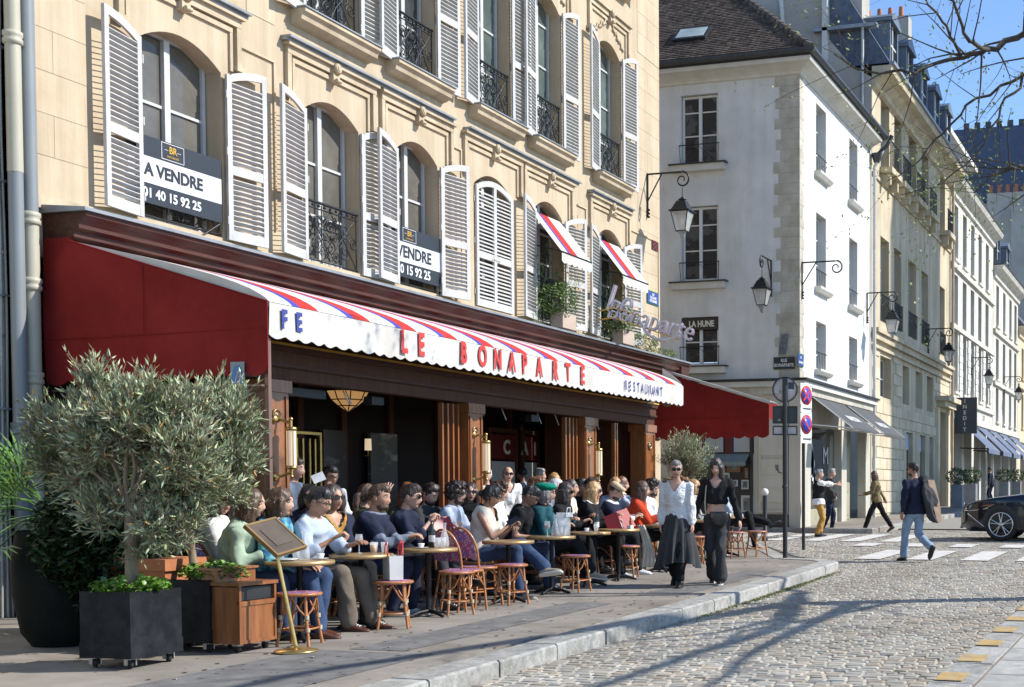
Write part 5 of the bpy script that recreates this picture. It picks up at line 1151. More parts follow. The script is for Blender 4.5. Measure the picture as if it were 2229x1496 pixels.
# ================================================================== black car
CARP=M('car_paint_black_blue',(.004,.006,.014),rough=.16,coat=.5,spec=.4,var=.05); CARG=M('car_glass',(.01,.012,.014),rough=.03,spec=1.); TYRE=M('tyre_rubber',(.018,.018,.018),rough=.8); ALU=M('wheel_alloy',(.50,.50,.50),rough=.25,metal=.9); CPL=M('car_black_plastic',(.012,.012,.012),rough=.5)
CHR=M('chrome_trim',(.65,.65,.65),rough=.12,metal=1)
def build_car():
    xc=30.95; g=gz(30.6)-.125
    yn,_=onx(2083,1130,30.0); yn-=.30
    r=thing('car','glossy black car nosing in from the right edge with multi spoke alloy wheels','car',(xc,yn-2.3,g))
    L=4.9; W=.92
    # side profile (distance from nose, top height); body lofted over half width sections
    top=[(0,.52),(.03,.66),(.10,.76),(.35,.84),(.8,.92),(1.3,.98),(1.62,1.02),(2.1,1.24),(2.6,1.40),(3.2,1.43),(3.8,1.34),(4.3,1.12),(4.7,1.03),(4.88,.95),(4.9,.7)]
    def tz(d):
        for (a,b),(c,e) in zip(top,top[1:]):
            if a<=d<=c: return b+(e-b)*(d-a)/(c-a)
        return top[-1][1]
    belt=lambda d:min(tz(d),.90+.03*math.sin(d)) 
    def hw(d,z):   # half width
        nose=1-.55*max(0,(.55-d)/.55)**2.2; tail=1-.2*max(0,(d-4.4)/.5)**2
        w_=W*nose*tail
        if z>.9: w_*=1-.42*(z-.9)/.55
        if z<.35: w_*=1-.06*(.35-z)/.2
        return w_
    ds=[0,.03,.1,.22,.35,.5,.65,.8,.95,1.1,1.3,1.5,1.7,1.9,2.1,2.35,2.6,2.9,3.2,3.5,3.8,4.05,4.3,4.5,4.7,4.82,4.9]
    grid=[]
    for d in ds:
        zt=tz(d); zlow=.20 if .2<d<4.7 else .28; row=[]
        zs_=[zlow+(zt-.0-zlow)*t for t in(0,.12,.25,.4,.55,.68,.8,.9,.97,1)]
        for z in zs_: row.append((-hw(d,z)*(1 if z<zt-.015 else .93),d,z))
        for f_ in(.6,.3,0,-.3,-.6): row.append((-hw(d,zt)*f_*.93,d,zt+.02*(1-f_*f_)))
        for z in zs_[::-1]: row.append((hw(d,z)*(1 if z<zt-.015 else .93),d,z))
        grid.append(row)
    T=lambda p:(xc+p[0],yn-p[1],g+p[2])
    wr=.35; wheels=[.93,3.78]
    m=MB(); hgt=len(grid);wd=len(grid[0])
    # wheel openings: drop faces within arch radius on both sides
    vs=[T(p) for row in grid for p in row]; fs=[]
    for i in range(hgt-1):
        for j in range(wd-1):
            fs.append((i*wd+j,i*wd+j+1,(i+1)*wd+j+1,(i+1)*wd+j))
    m.add(vs,fs,True); m.add([T(p) for p in grid[0]],[tuple(range(wd))]); m.add([T(p) for p in grid[-1]],[tuple(range(wd))])
    m.build('body',CARP,r)
    for s in(-1,1):
        for w0 in wheels:
            m=MB(); pts=[(xc+s*(W-.06),yn-w0+.41*math.cos(a),g+.35+.41*math.sin(a)) for a in [PI*i/20 for i in range(-1,22)]]
            m.prism([(p[1],p[2]) for p in pts],xc+s*(W-.02),xc+s*(W+.012),lambda u,v,w_:(w_,u,v)); m.build('wheel_arch',CPL,r)
            c=(xc+s*(W-.10),yn-w0,g+wr+.0); m=MB(); m.lathe([(.25,-.11),(.33,-.11),(wr,-.07),(wr,.07),(.33,.115),(.26,.118),(.25,.10)],c,32,axis=(s,0,0),caps=False); wh=m.build('wheel',TYRE,r)
            m=MB(); m.lathe([(0,.03),(.25,.03),(.25,.04)],c,24,axis=(s,0,0)); m.build('brake_disc',CPL,wh)
            m=MB(); m.lathe([(.235,.07),(.265,.07),(.265,.12),(.245,.128),(.235,.10)],c,32,axis=(s,0,0),caps=False); m.build('rim',ALU,wh)
            m=MB()
            for k in range(5):
                for dd in(-.17,.17):
                    a=k*2*PI/5+.3; C=Vector(c)+Vector((s*.115,0,0)); p0=C+Vector((0,math.cos(a+dd*.4),math.sin(a+dd*.4)))*.05; p1=C+Vector((0,math.cos(a+dd),math.sin(a+dd)))*.245
                    m.tube([p0,p1],[.017,.013],5)
            m.lathe([(0,.13),(.05,.13),(.06,.10)],c,12,axis=(s,0,0)); m.build('spokes',ALU,wh)
    # glasshouse
    for s in(-1,1):
        m=MB(); pl=[(1.85,.98),(2.3,1.26),(2.75,1.36),(3.3,1.37),(3.8,1.27),(4.15,1.05),(3.0,1.0)]
        m.add([T((s*(hw(d,z)*1.004+.004),d,z)) for d,z in pl],[tuple(range(len(pl)))]); m.build('side_window',CARG,r)
        m=MB(); m.add([T((s*.35,.035,.60)),T((s*.72,.20,.66)),T((s*.86,.62,.76)),T((s*.84,.66,.80)),T((s*.66,.13,.70)),T((s*.40,.028,.65))],[tuple(range(6))]); 
        pts=[(.10,.63),(.35,.655),(.62,.70),(.80,.78),(.45,.765),(.14,.70)]
        m=MB(); m.add([T((s*(hw(d,z)+.006),d,z)) for d,z in pts],[tuple(range(6))]); m.build('headlight',M('headlight_lens',(.35,.36,.38),rough=.08,metal=.5,col2=(.6,.6,.62),scale=12),r)
        m=MB(); m.tube([T((s*(hw(d,z)+.01),d,z)) for d,z in((.12,.635),(.35,.645),(.66,.69))],.010,5); m.build('running_light',CHR,r)
        m=MB(); m.add([T((s*(hw(d,z)+.008),d,z)) for d,z in((.50,.73),(.80,.77),(.62,.765))],[(0,1,2)]); m.build('indicator',M('indicator_orange',(.5,.12,.02),rough=.2),r)
        m=MB(); m.tube([T((s*(hw(d,z)+.012),d,z)) for d,z in((.20,.58),(.34,.48),(.50,.36),(.56,.31))],.014,6); m.build('intake_trim',CHR,r)
        m=MB(); m.tube([T((s*(hw(d,.5)+.002),d,z)) for d,z in((1.45,.25),(1.45,.9))],.004,4); m.tube([T((s*(hw(d,.5)+.002),d,z)) for d,z in((2.6,.25),(2.6,.95))],.004,4); m.build('door_seam',CPL,r)
    m=MB(); pl=[(-.30,.60),(-.14,.42),(-.36,.26),(.36,.26),(.14,.42),(.30,.60)]; m.add([T((x_,-.012,z)) for x_,z in pl],[tuple(range(6))]); m.build('grille',CPL,r)
    m=MB(); m.tube([T((x_,-.02,z)) for x_,z in((.30,.62),(.15,.42),(.36,.26),(-.36,.26),(-.15,.42),(-.30,.62),(.30,.62))],.014,5); m.build('grille_trim',CHR,r)
    m=MB(); m.box(xc-.26,xc+.26,yn+.015,yn+.03,g+.36,g+.47); m.build('number_plate',NSW,r)
build_car(); bpy.data.objects['car'].scale=(1.12,1.12,1.12)
# ================================================================== tree overhanging from the right
BARK=M('bark_dark',(.045,.036,.028),rough=.95,col2=(.09,.075,.06),scale=14,bump=.5,bscale=30)
BUD=M('spring_bud_leaf',(.16,.21,.04),rough=.6,col2=(.26,.32,.08),scale=5,tone=True)
rt_=random.Random(77)
tree=thing('street_tree','tall dark branched tree with spring buds reaching in at the top right','tree',(17.5,-.9,gz(17)-.0))
segs=MB(); tw_=MB(); leaves=MB(); nsegs=[0]
def grow(p,d,L,r,depth,bias=Vector((0,0,.12))):
    n=max(3,int(L/.35)); pts=[p.copy()]; rs=[r]; q=p.copy(); dd=d.copy()
    kids=[]
    for i in range(n):
        dd=(dd+Vector((rt_.gauss(0,.13),rt_.gauss(0,.13),rt_.gauss(0,.11)))+bias*.25).normalized()
        q=q+dd*(L/n); pts.append(q.copy()); rs.append(r*(1-.72*(i+1)/n))
        if depth<4 and i>0 and rt_.random()<(.62 if depth<2 else .75):
            ax=dd.orthogonal().normalized(); ax.rotate(Matrix.Rotation(rt_.uniform(0,2*PI),3,dd)); nd=(dd*rt_.uniform(.5,1.0)+ax*rt_.uniform(.6,1.0)).normalized()
            kids.append((q.copy(),nd,L*rt_.uniform(.38,.62),rs[-1]*rt_.uniform(.45,.7)))
    (segs if depth<2 else tw_).tube(pts,rs,7 if depth<2 else 4,caps=False)
    nsegs[0]+=1
    if depth>=2:
        for _ in range(int(L*12)):
            k=rt_.randrange(len(pts)); c=pts[k]+Vector((rt_.gauss(0,.04),rt_.gauss(0,.04),rt_.gauss(0,.04)-.02)); a=Vector((rt_.gauss(0,1),rt_.gauss(0,1),rt_.gauss(0,1))).normalized(); b=a.orthogonal().normalized(); s=rt_.uniform(.012,.034); leaves.t=rt_.uniform(.7,1.3)
            leaves.add([c-a*s,c+b*s*.6,c+a*s,c-b*s*.6],[(0,1,2,3)])
    if depth<4 and nsegs[0]<2600:
        for k in kids: grow(*k,depth+1,bias)
base=Vector((17.5,-.9,gz(17))); m=MB(); tp=[base,base+Vector((.05,.05,1.5)),base+Vector((.0,.15,3.2)),base+Vector((-.1,.2,4.6))]; m.tube(tp,[.30,.24,.21,.19],12); m.build('trunk',BARK,tree)
def wpt(px,py,X): y,z=onx(px,py,X); return Vector((X,y,z))
# limbs steered through the places where the photo shows them
def limb(pts,r0,r1,kids=5):
    pts=[Vector(p) for p in pts]; sm=[]
    for a,b in zip(pts,pts[1:]):
        for i in range(4): sm.append(a.lerp(b,i/4)+Vector((rt_.gauss(0,.02),rt_.gauss(0,.02),rt_.gauss(0,.02))))
    sm.append(pts[-1]); n=len(sm); rs=[r0+(r1-r0)*i/(n-1) for i in range(n)]; segs.tube(sm,rs,8,caps=False)
    for i in range(2,n):
        if rt_.random()<kids/10:
            dd=(sm[i]-sm[i-1]).normalized(); ax=dd.orthogonal().normalized(); ax.rotate(Matrix.Rotation(rt_.uniform(0,2*PI),3,dd))
            grow(sm[i],(dd*.8+ax*.9).normalized(),rt_.uniform(.7,1.5),min(.016,rs[i]*.5),2,Vector((0,.1,.0)))
top=tp[-1]
limb([top,wpt(2300,120,16.5),wpt(2229,75,16),wpt(2150,110,15.8),wpt(2090,125,15.7),wpt(1990,155,15.5),wpt(1890,160,15.3),wpt(1815,118,15.2)],.055,.007,8)
limb([wpt(2090,125,15.7),wpt(2060,60,15.5),wpt(2015,-10,15.3),wpt(1985,-60,15.2)],.022,.007,8)
limb([wpt(2150,110,15.8),wpt(2110,90,15.3),wpt(2075,10,15.1),wpt(2040,-40,15)],.03,.01,6)
limb([top,wpt(2320,370,17),wpt(2229,362,16.8),wpt(2190,372,16.6),wpt(2155,385,16.5),wpt(2120,420,16.4)],.045,.008,6)
limb([top,wpt(2300,170,17),wpt(2229,165,16.8),wpt(2130,215,16.5),wpt(2050,290,16.3),wpt(1990,360,16.1),wpt(1930,395,16)],.03,.005,5)
limb([wpt(2229,165,16.8),wpt(2180,235,16.6),wpt(2140,320,16.4),wpt(2060,400,16.2),wpt(1960,425,16.1)],.02,.004,5)
limb([top,Vector((14,-1.8,6.5)),Vector((11.5,-1.6,7.0)),Vector((9.5,-1.9,7.4))],.13,.03,9)
limb([top,Vector((15.5,-2.6,5.8)),Vector((13.2,-3.4,6.6)),Vector((11.2,-3.9,7.0)),Vector((9.8,-3.6,7.2))],.10,.02,9)
limb([Vector((17.4,-.9,4.2)),Vector((15.6,-1.9,5.0)),Vector((13.5,-2.4,5.3)),Vector((11.2,-3.0,5.5))],.09,.02,9)
limb([top,Vector((20,-3,7)),Vector((22,-4,9))],.12,.03,5)
limb([top,Vector((16.5,-2.2,5.6)),Vector((15.2,-2.6,6.2)),Vector((14.2,-2.2,6.6))],.08,.02,9)
limb([Vector((17.5,-.9,3.8)),Vector((16.2,-1.2,4.3)),Vector((14.6,-1.0,4.6)),Vector((13.2,-1.3,4.7))],.06,.012,9)
limb([top,Vector((17.8,-2.4,5.6)),Vector((18.2,-3.4,6.4)),Vector((18.0,-4.4,7.0))],.08,.02,9)
segs.build('limbs',BARK,tree); tw_.build('twigs',BARK,tree,'stuff'); leaves.build('bud_leaves',BUD,tree,'stuff')
print('twigs',nsegs[0],len(tw_.f),len(leaves.f))
# ================================================================== terrace furniture
def weave(name,c1,c2,c3,sc_=70):
    m=M(name,c1,rough=.6); t=m.node_tree; n=t.nodes; L=t.links; b=n['Principled BSDF']
    tc=n.new('ShaderNodeTexCoord'); mp=n.new('ShaderNodeMapping'); mp.inputs['Rotation'].default_value=(0,0,R(45)); L.new(tc.outputs['Object'],mp.inputs[0])
    vo=n.new('ShaderNodeTexVoronoi'); vo.inputs['Scale'].default_value=sc_; vo.inputs['Randomness'].default_value=.55; L.new(tc.outputs['Object'],vo.inputs[0])
    cr=n.new('ShaderNodeValToRGB'); cr.color_ramp.interpolation='CONSTANT'; e=cr.color_ramp.elements; e[0].position=0; e[0].color=(*c1,1); e[1].position=.36; e[1].color=(*c2,1); q=e.new(.66); q.color=(*c3,1)
    sp=n.new('ShaderNodeSeparateColor'); L.new(vo.outputs['Color'],sp.inputs[0]); L.new(sp.outputs[0],cr.inputs[0]); L.new(cr.outputs[0],b.inputs['Base Color'])
    bp=n.new('ShaderNodeBump'); bp.inputs['Strength'].default_value=.5; bp.inputs['Distance'].default_value=.004; L.new(vo.outputs['Distance'],bp.inputs['Height']); L.new(bp.outputs[0],b.inputs['Normal'])
    return m
WEAVE=weave('woven_red_blue_white',(.55,.10,.10),(.58,.48,.50),(.15,.15,.45),75)
WEAVS=weave('woven_seat_red_blue',(.42,.07,.05),(.30,.22,.30),(.07,.07,.30),60)
RAT=M('rattan_cane',(.30,.105,.03),rough=.4,col2=(.46,.19,.065),scale=18,coat=.3,stretch=(1,1,.3)); RATL=M('rattan_light_binding',(.50,.40,.26),rough=.5,var=.1)
TTOP=M('table_top_cream',(.46,.37,.22),rough=.3,col2=(.55,.46,.30),scale=3,coat=.4); TEDGE=M('table_brass_edge',(.50,.33,.15),rough=.38,metal=.6,var=.15)
def make_stool():
    r=thing('bistro_stool','rattan stool','stool'); h=.465; R_=.185
    m=MB(); m.lathe([(.0,h-.03),(R_-.02,h-.03),(R_-.01,h-.012),(R_-.02,h+.004),(.08,h+.008),(0,h+.006)],(0,0,0),24); m.build('seat',WEAVS,r)
    m=MB(); m.tube([((R_-.005)*math.cos(a),(R_-.005)*math.sin(a),h-.012) for a in [2*PI*k/24 for k in range(25)]],.016,7,caps=False); m.build('seat_rim',RAT,r)
    for k in range(4):
        a=PI/4+k*PI/2; p0=(.14*math.cos(a),.14*math.sin(a),h-.02); p1=(.20*math.cos(a),.20*math.sin(a),0)
        m=MB(); m.tube([p0,(.15*math.cos(a),.15*math.sin(a),.28),p1],.0145,7); m.build('leg',RAT,r)
        m=MB(); q=Vector((.172*math.cos(a),.172*math.sin(a),.145)); 
        for z in(.255,.145): t_=.14+(.06)*(h-z)/h; m.tube([(t_*math.cos(a),t_*math.sin(a),z-.018),((t_+.0)*math.cos(a),t_*math.sin(a),z+.018)],.019,7)
        m.build('binding',RATL,r)
    m=MB(); m.tube([(.178*math.cos(a),.178*math.sin(a),.145) for a in [PI/4+2*PI*k/4 for k in range(5)]],.010,6,caps=False); m.build('stretcher',RAT,r)
    m=MB()
    for k in range(4):
        a=PI/4+k*PI/2
        for s in(-1,1):
            P0=Vector((.150*math.cos(a),.150*math.sin(a),.26)); am=a+s*PI/4; P2=Vector((.155*math.cos(am),.155*math.sin(am),h-.03)); P1=(P0+P2)/2+Vector((math.cos(a),math.sin(a),0))*.012+Vector((0,0,-.03)); m.tube([P0,P1,P2],.009,6)
    m.build('brace',RAT,r); return r
def make_chair():
    r=thing('bistro_chair','rattan chair','chair'); h=.455   # faces +x, back at -x
    m=MB(); prof=[(.22*math.cos(a)*(1 if math.cos(a)>0 else .9),.21*math.sin(a)) for a in [2*PI*k/20 for k in range(20)]]
    m.prism(prof,h-.03,h,lambda u,v,w_:(u,v,w_)); m.build('seat',WEAVS,r)
    m=MB(); m.tube([(u,v,h-.014) for u,v in prof+prof[:1]],.017,7,caps=False); m.build('seat_rim',RAT,r)
    def arch(x0,w_,z0,z1,n=16): return [(x0-.10*((z0+(z1-z0)*math.sin(PI*t/n))-h)/.45,w_*math.cos(PI*t/n)*(1.0),z0+(z1-z0)*math.sin(PI*t/n)**.55) for t in range(n+1)]
    a1=arch(-.19,.195,h-.0,.90); m=MB(); m.tube(a1,.015,7); m.build('back_frame',RAT,r)
    m=MB(); rows=[]
    for i in range(11):
        z=h+.10+(.87-h-.10)*i/10; q=max(0.,(z-h)/(.90-h)); wz=.178*math.sqrt(max(0.02,1-(q)**3.6)); x_=-.19-.10*(z-h)/.45+.004
        rows.append([(x_,-wz+2*wz*j/8,z) for j in range(9)])
    m.sheet(rows); m.sheet([[(p[0]-.008,p[1],p[2]) for p in q] for q in rows]); m.build('backrest',WEAVE,r)
    for sx_,sy_,dx,dy in((.16,.15,.03,.03),(.16,-.15,.03,-.03),(-.17,.16,-.08,.03),(-.17,-.16,-.08,-.03)):
        m=MB(); m.tube([(sx_,sy_,h-.01),(sx_+dx,sy_+dy,0)],.0145,7); m.build('leg',RAT,r)
    m=MB(); q=[(.175,.165,.2),(.175,-.165,.2),(-.21,-.175,.2),(-.21,.175,.2),(.175,.165,.2)]
    m.tube(q,.010,6); m.build('stretcher',RAT,r)
    m=MB()
    for (a,b) in zip(q,q[1:]):
        A=Vector(a)+Vector((0,0,.06));B=Vector(b)+Vector((0,0,.06));C=(A+B)/2+Vector((0,0,.17)); m.tube([A,(A+C)/2+Vector((0,0,.02)),C],.008,5); m.tube([B,(B+C)/2+Vector((0,0,.02)),C],.008,5)
    m.build('brace',RAT,r); return r
def make_table(rad=.30):
    r=thing('bistro_table','table','table'); h=.725
    m=MB(); m.lathe([(0,h-.028),(rad-.012,h-.028),(rad-.012,h),(0,h)],(0,0,0),36,smooth=False); m.build('table_top',TTOP,r)
    m=MB(); m.lathe([(rad-.014,h-.034),(rad,h-.034),(rad+.002,h-.016),(rad,h+.002),(rad-.014,h+.002)],(0,0,0),36); m.build('brass_edge',TEDGE,r)
    m=MB(); m.lathe([(.03,0.04),(.028,.05),(.028,h-.06),(.10,h-.03)],(0,0,0),12); m.build('pedestal',IRON,r)
    m=MB()
    for k in range(4): a=PI/4+k*PI/2; m.tube([(0,0,.06),(.12*math.cos(a),.12*math.sin(a),.05),(.25*math.cos(a),.25*math.sin(a),.012)],[.025,.022,.016],8)
    m.build('base',IRON,r); return r
ST=make_stool(); CH=make_chair(); TB=make_table()
def place(proto,first,x,y,rz,label,group,z=0,sxy=1):
    o=proto if first else dup(proto); o.location=(x,y,gz(x)+z); o.rotation_euler=(0,0,rz); o.scale=(sxy,sxy,1); tag(o,label,None,group); return o
stl=[(680,1405,'stool in front of the brass menu stand with a red blue woven seat'),(882,1368,'stool carrying the white paper shopping bag'),(1018,1338,'empty stool in front of the brown suede boots'),(1135,1316,'empty stool beside the two vacant woven chairs'),(1273,1288,'empty stool before the woman in the green beret'),(1382,1258,'empty stool before the man with the beige cap'),(1528,1228,'stool half hidden between the two walking women'),(1615,1215,'stool behind the hand of the woman in black'),(1662,1212,'stool nearest the sign post at the end of the terrace')]
STOOLS=[]
for i,(px,py,l) in enumerate(stl):
    X,Y,Z=onground(px,py,0); o=place(ST,i==0,X,Y+.13,.25+.3*i,l,'rattan stools along the terrace'); STOOLS.append((X,Y+.13))
TABLES=[]
tbl=[(9.72,7.72,'round table behind the menu stand holding a carafe and plates'),(10.65,7.74,'round table with an orange drink between the navy coat and grey hoodie sitters'),(11.70,7.68,'round table with jug and glasses behind the white shopping bag'),(13.25,7.62,'round table before the couple with the phone'),(14.35,7.64,'round table with wine glass and plastic bag before the green beret'),(15.45,7.68,'round table before the blonde woman in the black jacket'),(16.40,7.68,'round table under the open red menu'),(17.95,7.66,'round table half hidden by the woman in the white jacket'),(13.75,8.95,'second row table with a glass carafe behind the navy sweater man'),(14.60,8.85,'second row table piled with cups beside the vacant chairs'),(19.9,7.75,'round table between the two walking women'),(21.6,7.95,'round table with cups at the far end of the terrace'),(12.2,9.35,'second row table near the waiter in the white shirt'),(16.6,9.1,'second row table hidden among the middle sitters')]
for i,(x,y,l) in enumerate(tbl): place(TB,i==0,x,y,.2*i,l,'round brass edged tables of the terrace'); TABLES.append((x,y))
chairs_free=[(1022,1330,'vacant woven chair, the left of the two beside the phone couple'),(1058,1320,'vacant woven chair, the right of the two beside the phone couple')]
used=False
for px,py,l in chairs_free:
    X,Y,Z=onground(px,py,0); place(CH,not used,X+.05,Y+.12,R(-14),l,'vacant woven chairs'); used=True
def seat_chair(x,y,ang,who): return place(CH,False,x,y,ang,'woven rattan chair under '+who,'occupied woven chairs')
# ------------------------------------------------------------------ tableware
GL=M('drinking_glass',(.92,.94,.94),rough=.02,alpha=.30,spec=1.,trans=0); CHINA=M('white_china',(.72,.72,.70),rough=.2); WATER=M('orange_juice',(.62,.30,.05),rough=.2,alpha=.9); WINE=M('rose_wine',(.50,.22,.16),rough=.1,alpha=.8); TAN=M('wooden_pepper_mill',(.35,.13,.04),rough=.4,var=.15)
tw=[0]
def ware(kind,x,y,z,label,group=None,s=1.):
    r=thing(kind,label,{'glass_tumbler':'glass','wine_glass':'glass','carafe':'carafe','coffee_cup':'cup','plate':'plate','bottle':'bottle','pepper_mill':'mill','sugar_holder':'holder'}[kind],(x,y,z),group=group); m=MB(); c=(x,y,z)
    if kind=='glass_tumbler': m.lathe([(0,.004),(.026,.004),(.036,.11*s),(.033,.11*s),(.024,.012),(0,.012)],c,14); m.build('glass',GL,r)
    if kind=='wine_glass': m.lathe([(.032,0),(.032,.004),(.005,.01),(.005,.085),(.03,.105),(.038,.14),(.032,.19)],c,14); m.build('bowl',GL,r); m=MB(); m.lathe([(0,.095),(.028,.107),(.035,.135),(0,.135)],c,12); m.build('drink',WINE,r)
    if kind=='carafe': m.lathe([(0,.003),(.045,.003),(.050,.04),(.040,.12),(.018,.19),(.018,.24),(.026,.265)],c,14); m.build('glass',GL,r)
    if kind=='coffee_cup': m.lathe([(0,.008),(.07,.008),(.075,.014)],c,16); m.lathe([(0,.012),(.022,.012),(.036,.055),(.033,.055),(.02,.018)],c,14); m.build('cup',CHINA,r)
    if kind=='plate': m.lathe([(0,.004),(.07,.004),(.11,.018),(.108,.022),(.07,.009),(0,.009)],c,20); m.build('plate',CHINA,r)
    if kind=='bottle': m.lathe([(0,.0),(.034,0),(.034,.17),(.013,.235),(.013,.29),(0,.29)],c,12); m.build('bottle',M('bottle_glass_dark',(.03,.045,.04),rough=.08,alpha=.8),r); m=MB(); m.lathe([(.0345,.06),(.0345,.13)],c,12); m.build('label_band',CHINA,r)
    if kind=='pepper_mill': m.lathe([(0,0),(.024,0),(.018,.06),(.024,.10),(.014,.12),(.020,.15),(0,.165)],c,12); m.build('mill',TAN,r)
    if kind=='sugar_holder': m.box(x-.05,x+.05,y-.03,y+.03,z,z+.05); m.build('packets',CHINA,r)
    return r
def tz(i): return gz(TABLES[i][0])+.728
def on(i,dx,dy): return (TABLES[i][0]+dx,TABLES[i][1]+dy,tz(i))
ware('carafe',*on(0,.0,-.05),'clear water carafe on the table behind the menu stand')
ware('plate',*on(0,-.12,.06),'white plate on the table behind the menu stand'); ware('coffee_cup',*on(0,.16,-.10),'white cup at the right edge of the table behind the menu stand'); ware('glass_tumbler',*on(0,.1,.12),'empty tumbler behind the carafe of the first table')
ware('glass_tumbler',*on(1,.05,-.10),'tumbler holding an orange drink on the second table'); m=MB(); q=on(1,.05,-.10); m.lathe([(0,.013),(.025,.013),(.031,.085),(0,.085)],q,12); d=m.build('drink',WATER,bpy.data.objects['glass_tumbler.001'] if 'glass_tumbler.001' in bpy.data.objects else None)
ware('glass_tumbler',*on(1,.18,-.02),'taller empty glass beside the orange drink','glasses by the orange drink'); ware('glass_tumbler',*on(1,.20,-.12),'empty glass at the right edge beside the orange drink','glasses by the orange drink'); ware('wine_glass',*on(1,.10,.10),'stemmed glass behind the orange drink')
ware('bottle',*on(2,.10,.02),'slim glass bottle on the table behind the shopping bag'); ware('glass_tumbler',*on(2,-.02,-.12),'tumbler near the front of the third table','tumblers of the third table'); ware('glass_tumbler',*on(2,.06,-.14),'tumbler beside the slim bottle','tumblers of the third table'); ware('pepper_mill',*on(2,.20,-.06),'turned wooden mill at the right of the third table'); ware('carafe',*on(2,.12,-.12),'water jug in front of the slim bottle',s=.8); ware('coffee_cup',*on(2,-.16,-.02),'small cup with brown drink by the hands of the navy sweater man')
ware('wine_glass',*on(4,-.20,-.05),'wine glass with pale drink before the teal jacket'); ware('glass_tumbler',*on(4,-.03,-.14),'tumbler in front of the teal jacket sleeve','tumblers by the plastic bag'); ware('glass_tumbler',*on(4,.06,-.12),'tumbler leaning close to the clear plastic bag','tumblers by the plastic bag'); ware('carafe',*on(4,.10,.0),'short white topped carafe beside the plastic bag')
ware('glass_tumbler',*on(5,.0,-.12),'tumbler on the table of the blonde woman'); ware('bottle',*on(5,.18,-.04),'dark necked bottle before the man with the beige cap'); ware('coffee_cup',*on(5,-.14,-.05),'cup on the table of the blonde woman')
ware('pepper_mill',*on(6,.20,-.10),'pale mill beside the open red menu'); ware('sugar_holder',*on(6,.05,-.16),'paper packets in front of the open red menu'); ware('glass_tumbler',*on(7,-.08,-.1),'tumbler before the woman in the orange red top'); ware('bottle',*on(7,.05,.05),'bottle before the woman in the orange red top')
ware('carafe',*on(8,.0,-.08),'tall white necked carafe on the second row table'); ware('sugar_holder',*on(8,-.12,-.10),'menu holder on the second row table'); ware('coffee_cup',*on(9,-.1,-.1),'cup on the left of the piled second row table'); ware('glass_tumbler',*on(9,.05,-.1),'glass on the piled second row table'); ware('plate',*on(9,.12,-.05),'plate on the piled second row table'); ware('sugar_holder',*on(9,.0,.1),'packets behind the piled second row table')
ware('glass_tumbler',*on(11,-.02,-.12),'tumbler at the far end table, the left of two','tumblers at the far end'); ware('glass_tumbler',*on(11,.08,-.1),'tumbler at the far end table, the right of two','tumblers at the far end'); ware('plate',*on(11,-.14,0),'plate on the far end table'); ware('glass_tumbler',*on(10,-.1,-.1),'tumbler seen between the two walking women'); ware('sugar_holder',*on(11,.14,.02),'white holder on the far end table')
ware('wine_glass',*on(12,.15,-.05),'wine glass beside the waiter'); ware('wine_glass',*on(12,.05,.1),'second wine glass beside the waiter')
# white shopping bag
BAGW=M('paper_bag_white',(.62,.60,.58),rough=.6,var=.03,scale=3,bump=.1,bscale=8); SX,SY=STOOLS[1]; bz=gz(SX)+.478
r=thing('shopping_bag','white paper shopping bag with red ribbon handles standing on a stool','shopping bag',(SX,SY,bz)); r.rotation_euler=(0,0,0)
m=MB(); u=Vector((math.cos(.9),math.sin(.9),0)); v=Vector((-u.y,u.x,0)); C=Vector((SX-.0,SY,0))
def bp(a,b,c): return C+u*a+v*b+Vector((0,0,bz+c))
q=[(-.11,-.065),(.11,-.065),(.11,.065),(-.11,.065)]
vsb=[bp(a,b,0) for a,b in q]+[bp(a*1.02,b*1.04,.235) for a,b in q]; m.add(vsb,[(0,1,5,4),(1,2,6,5),(2,3,7,6),(3,0,4,7),(0,3,2,1)]); m.build('bag',BAGW,r)
RIB=M('ribbon_red',(.50,.04,.035),rough=.5)
m=MB()
for b in(-.066,.066):
    m.tube([bp(-.05,b,.235),bp(-.05,b,.31),bp(-.01,b,.37),bp(.03,b,.33),bp(.05,b,.235)],.006,5)
m.tube([bp(-.02,-.07,.34),bp(.02,-.09,.38),bp(.05,-.06,.30)],.009,5); m.tube([bp(.0,-.07,.34),bp(-.05,-.08,.36),bp(-.08,-.07,.24)],.009,5); m.build('ribbon',RIB,r)
m=MB(); a=bp(-.112,.0,.10)
def bf(aa,bb,cc): return C-v*.068+u*aa+Vector((0,0,bz+cc))-v*.001
m.add([bf(-.02,0,.085),bf(.02,0,.085),bf(.02,0,.115),bf(-.02,0,.115)],[(0,1,2,3)])
for k in range(4): m.add([bf(-.06,0,.15+k*.014),bf(.05-.01*k,0,.15+k*.014),bf(.05-.01*k,0,.153+k*.014),bf(-.06,0,.153+k*.014)],[(0,1,2,3)])
m.build('printed_label',BTX,r)
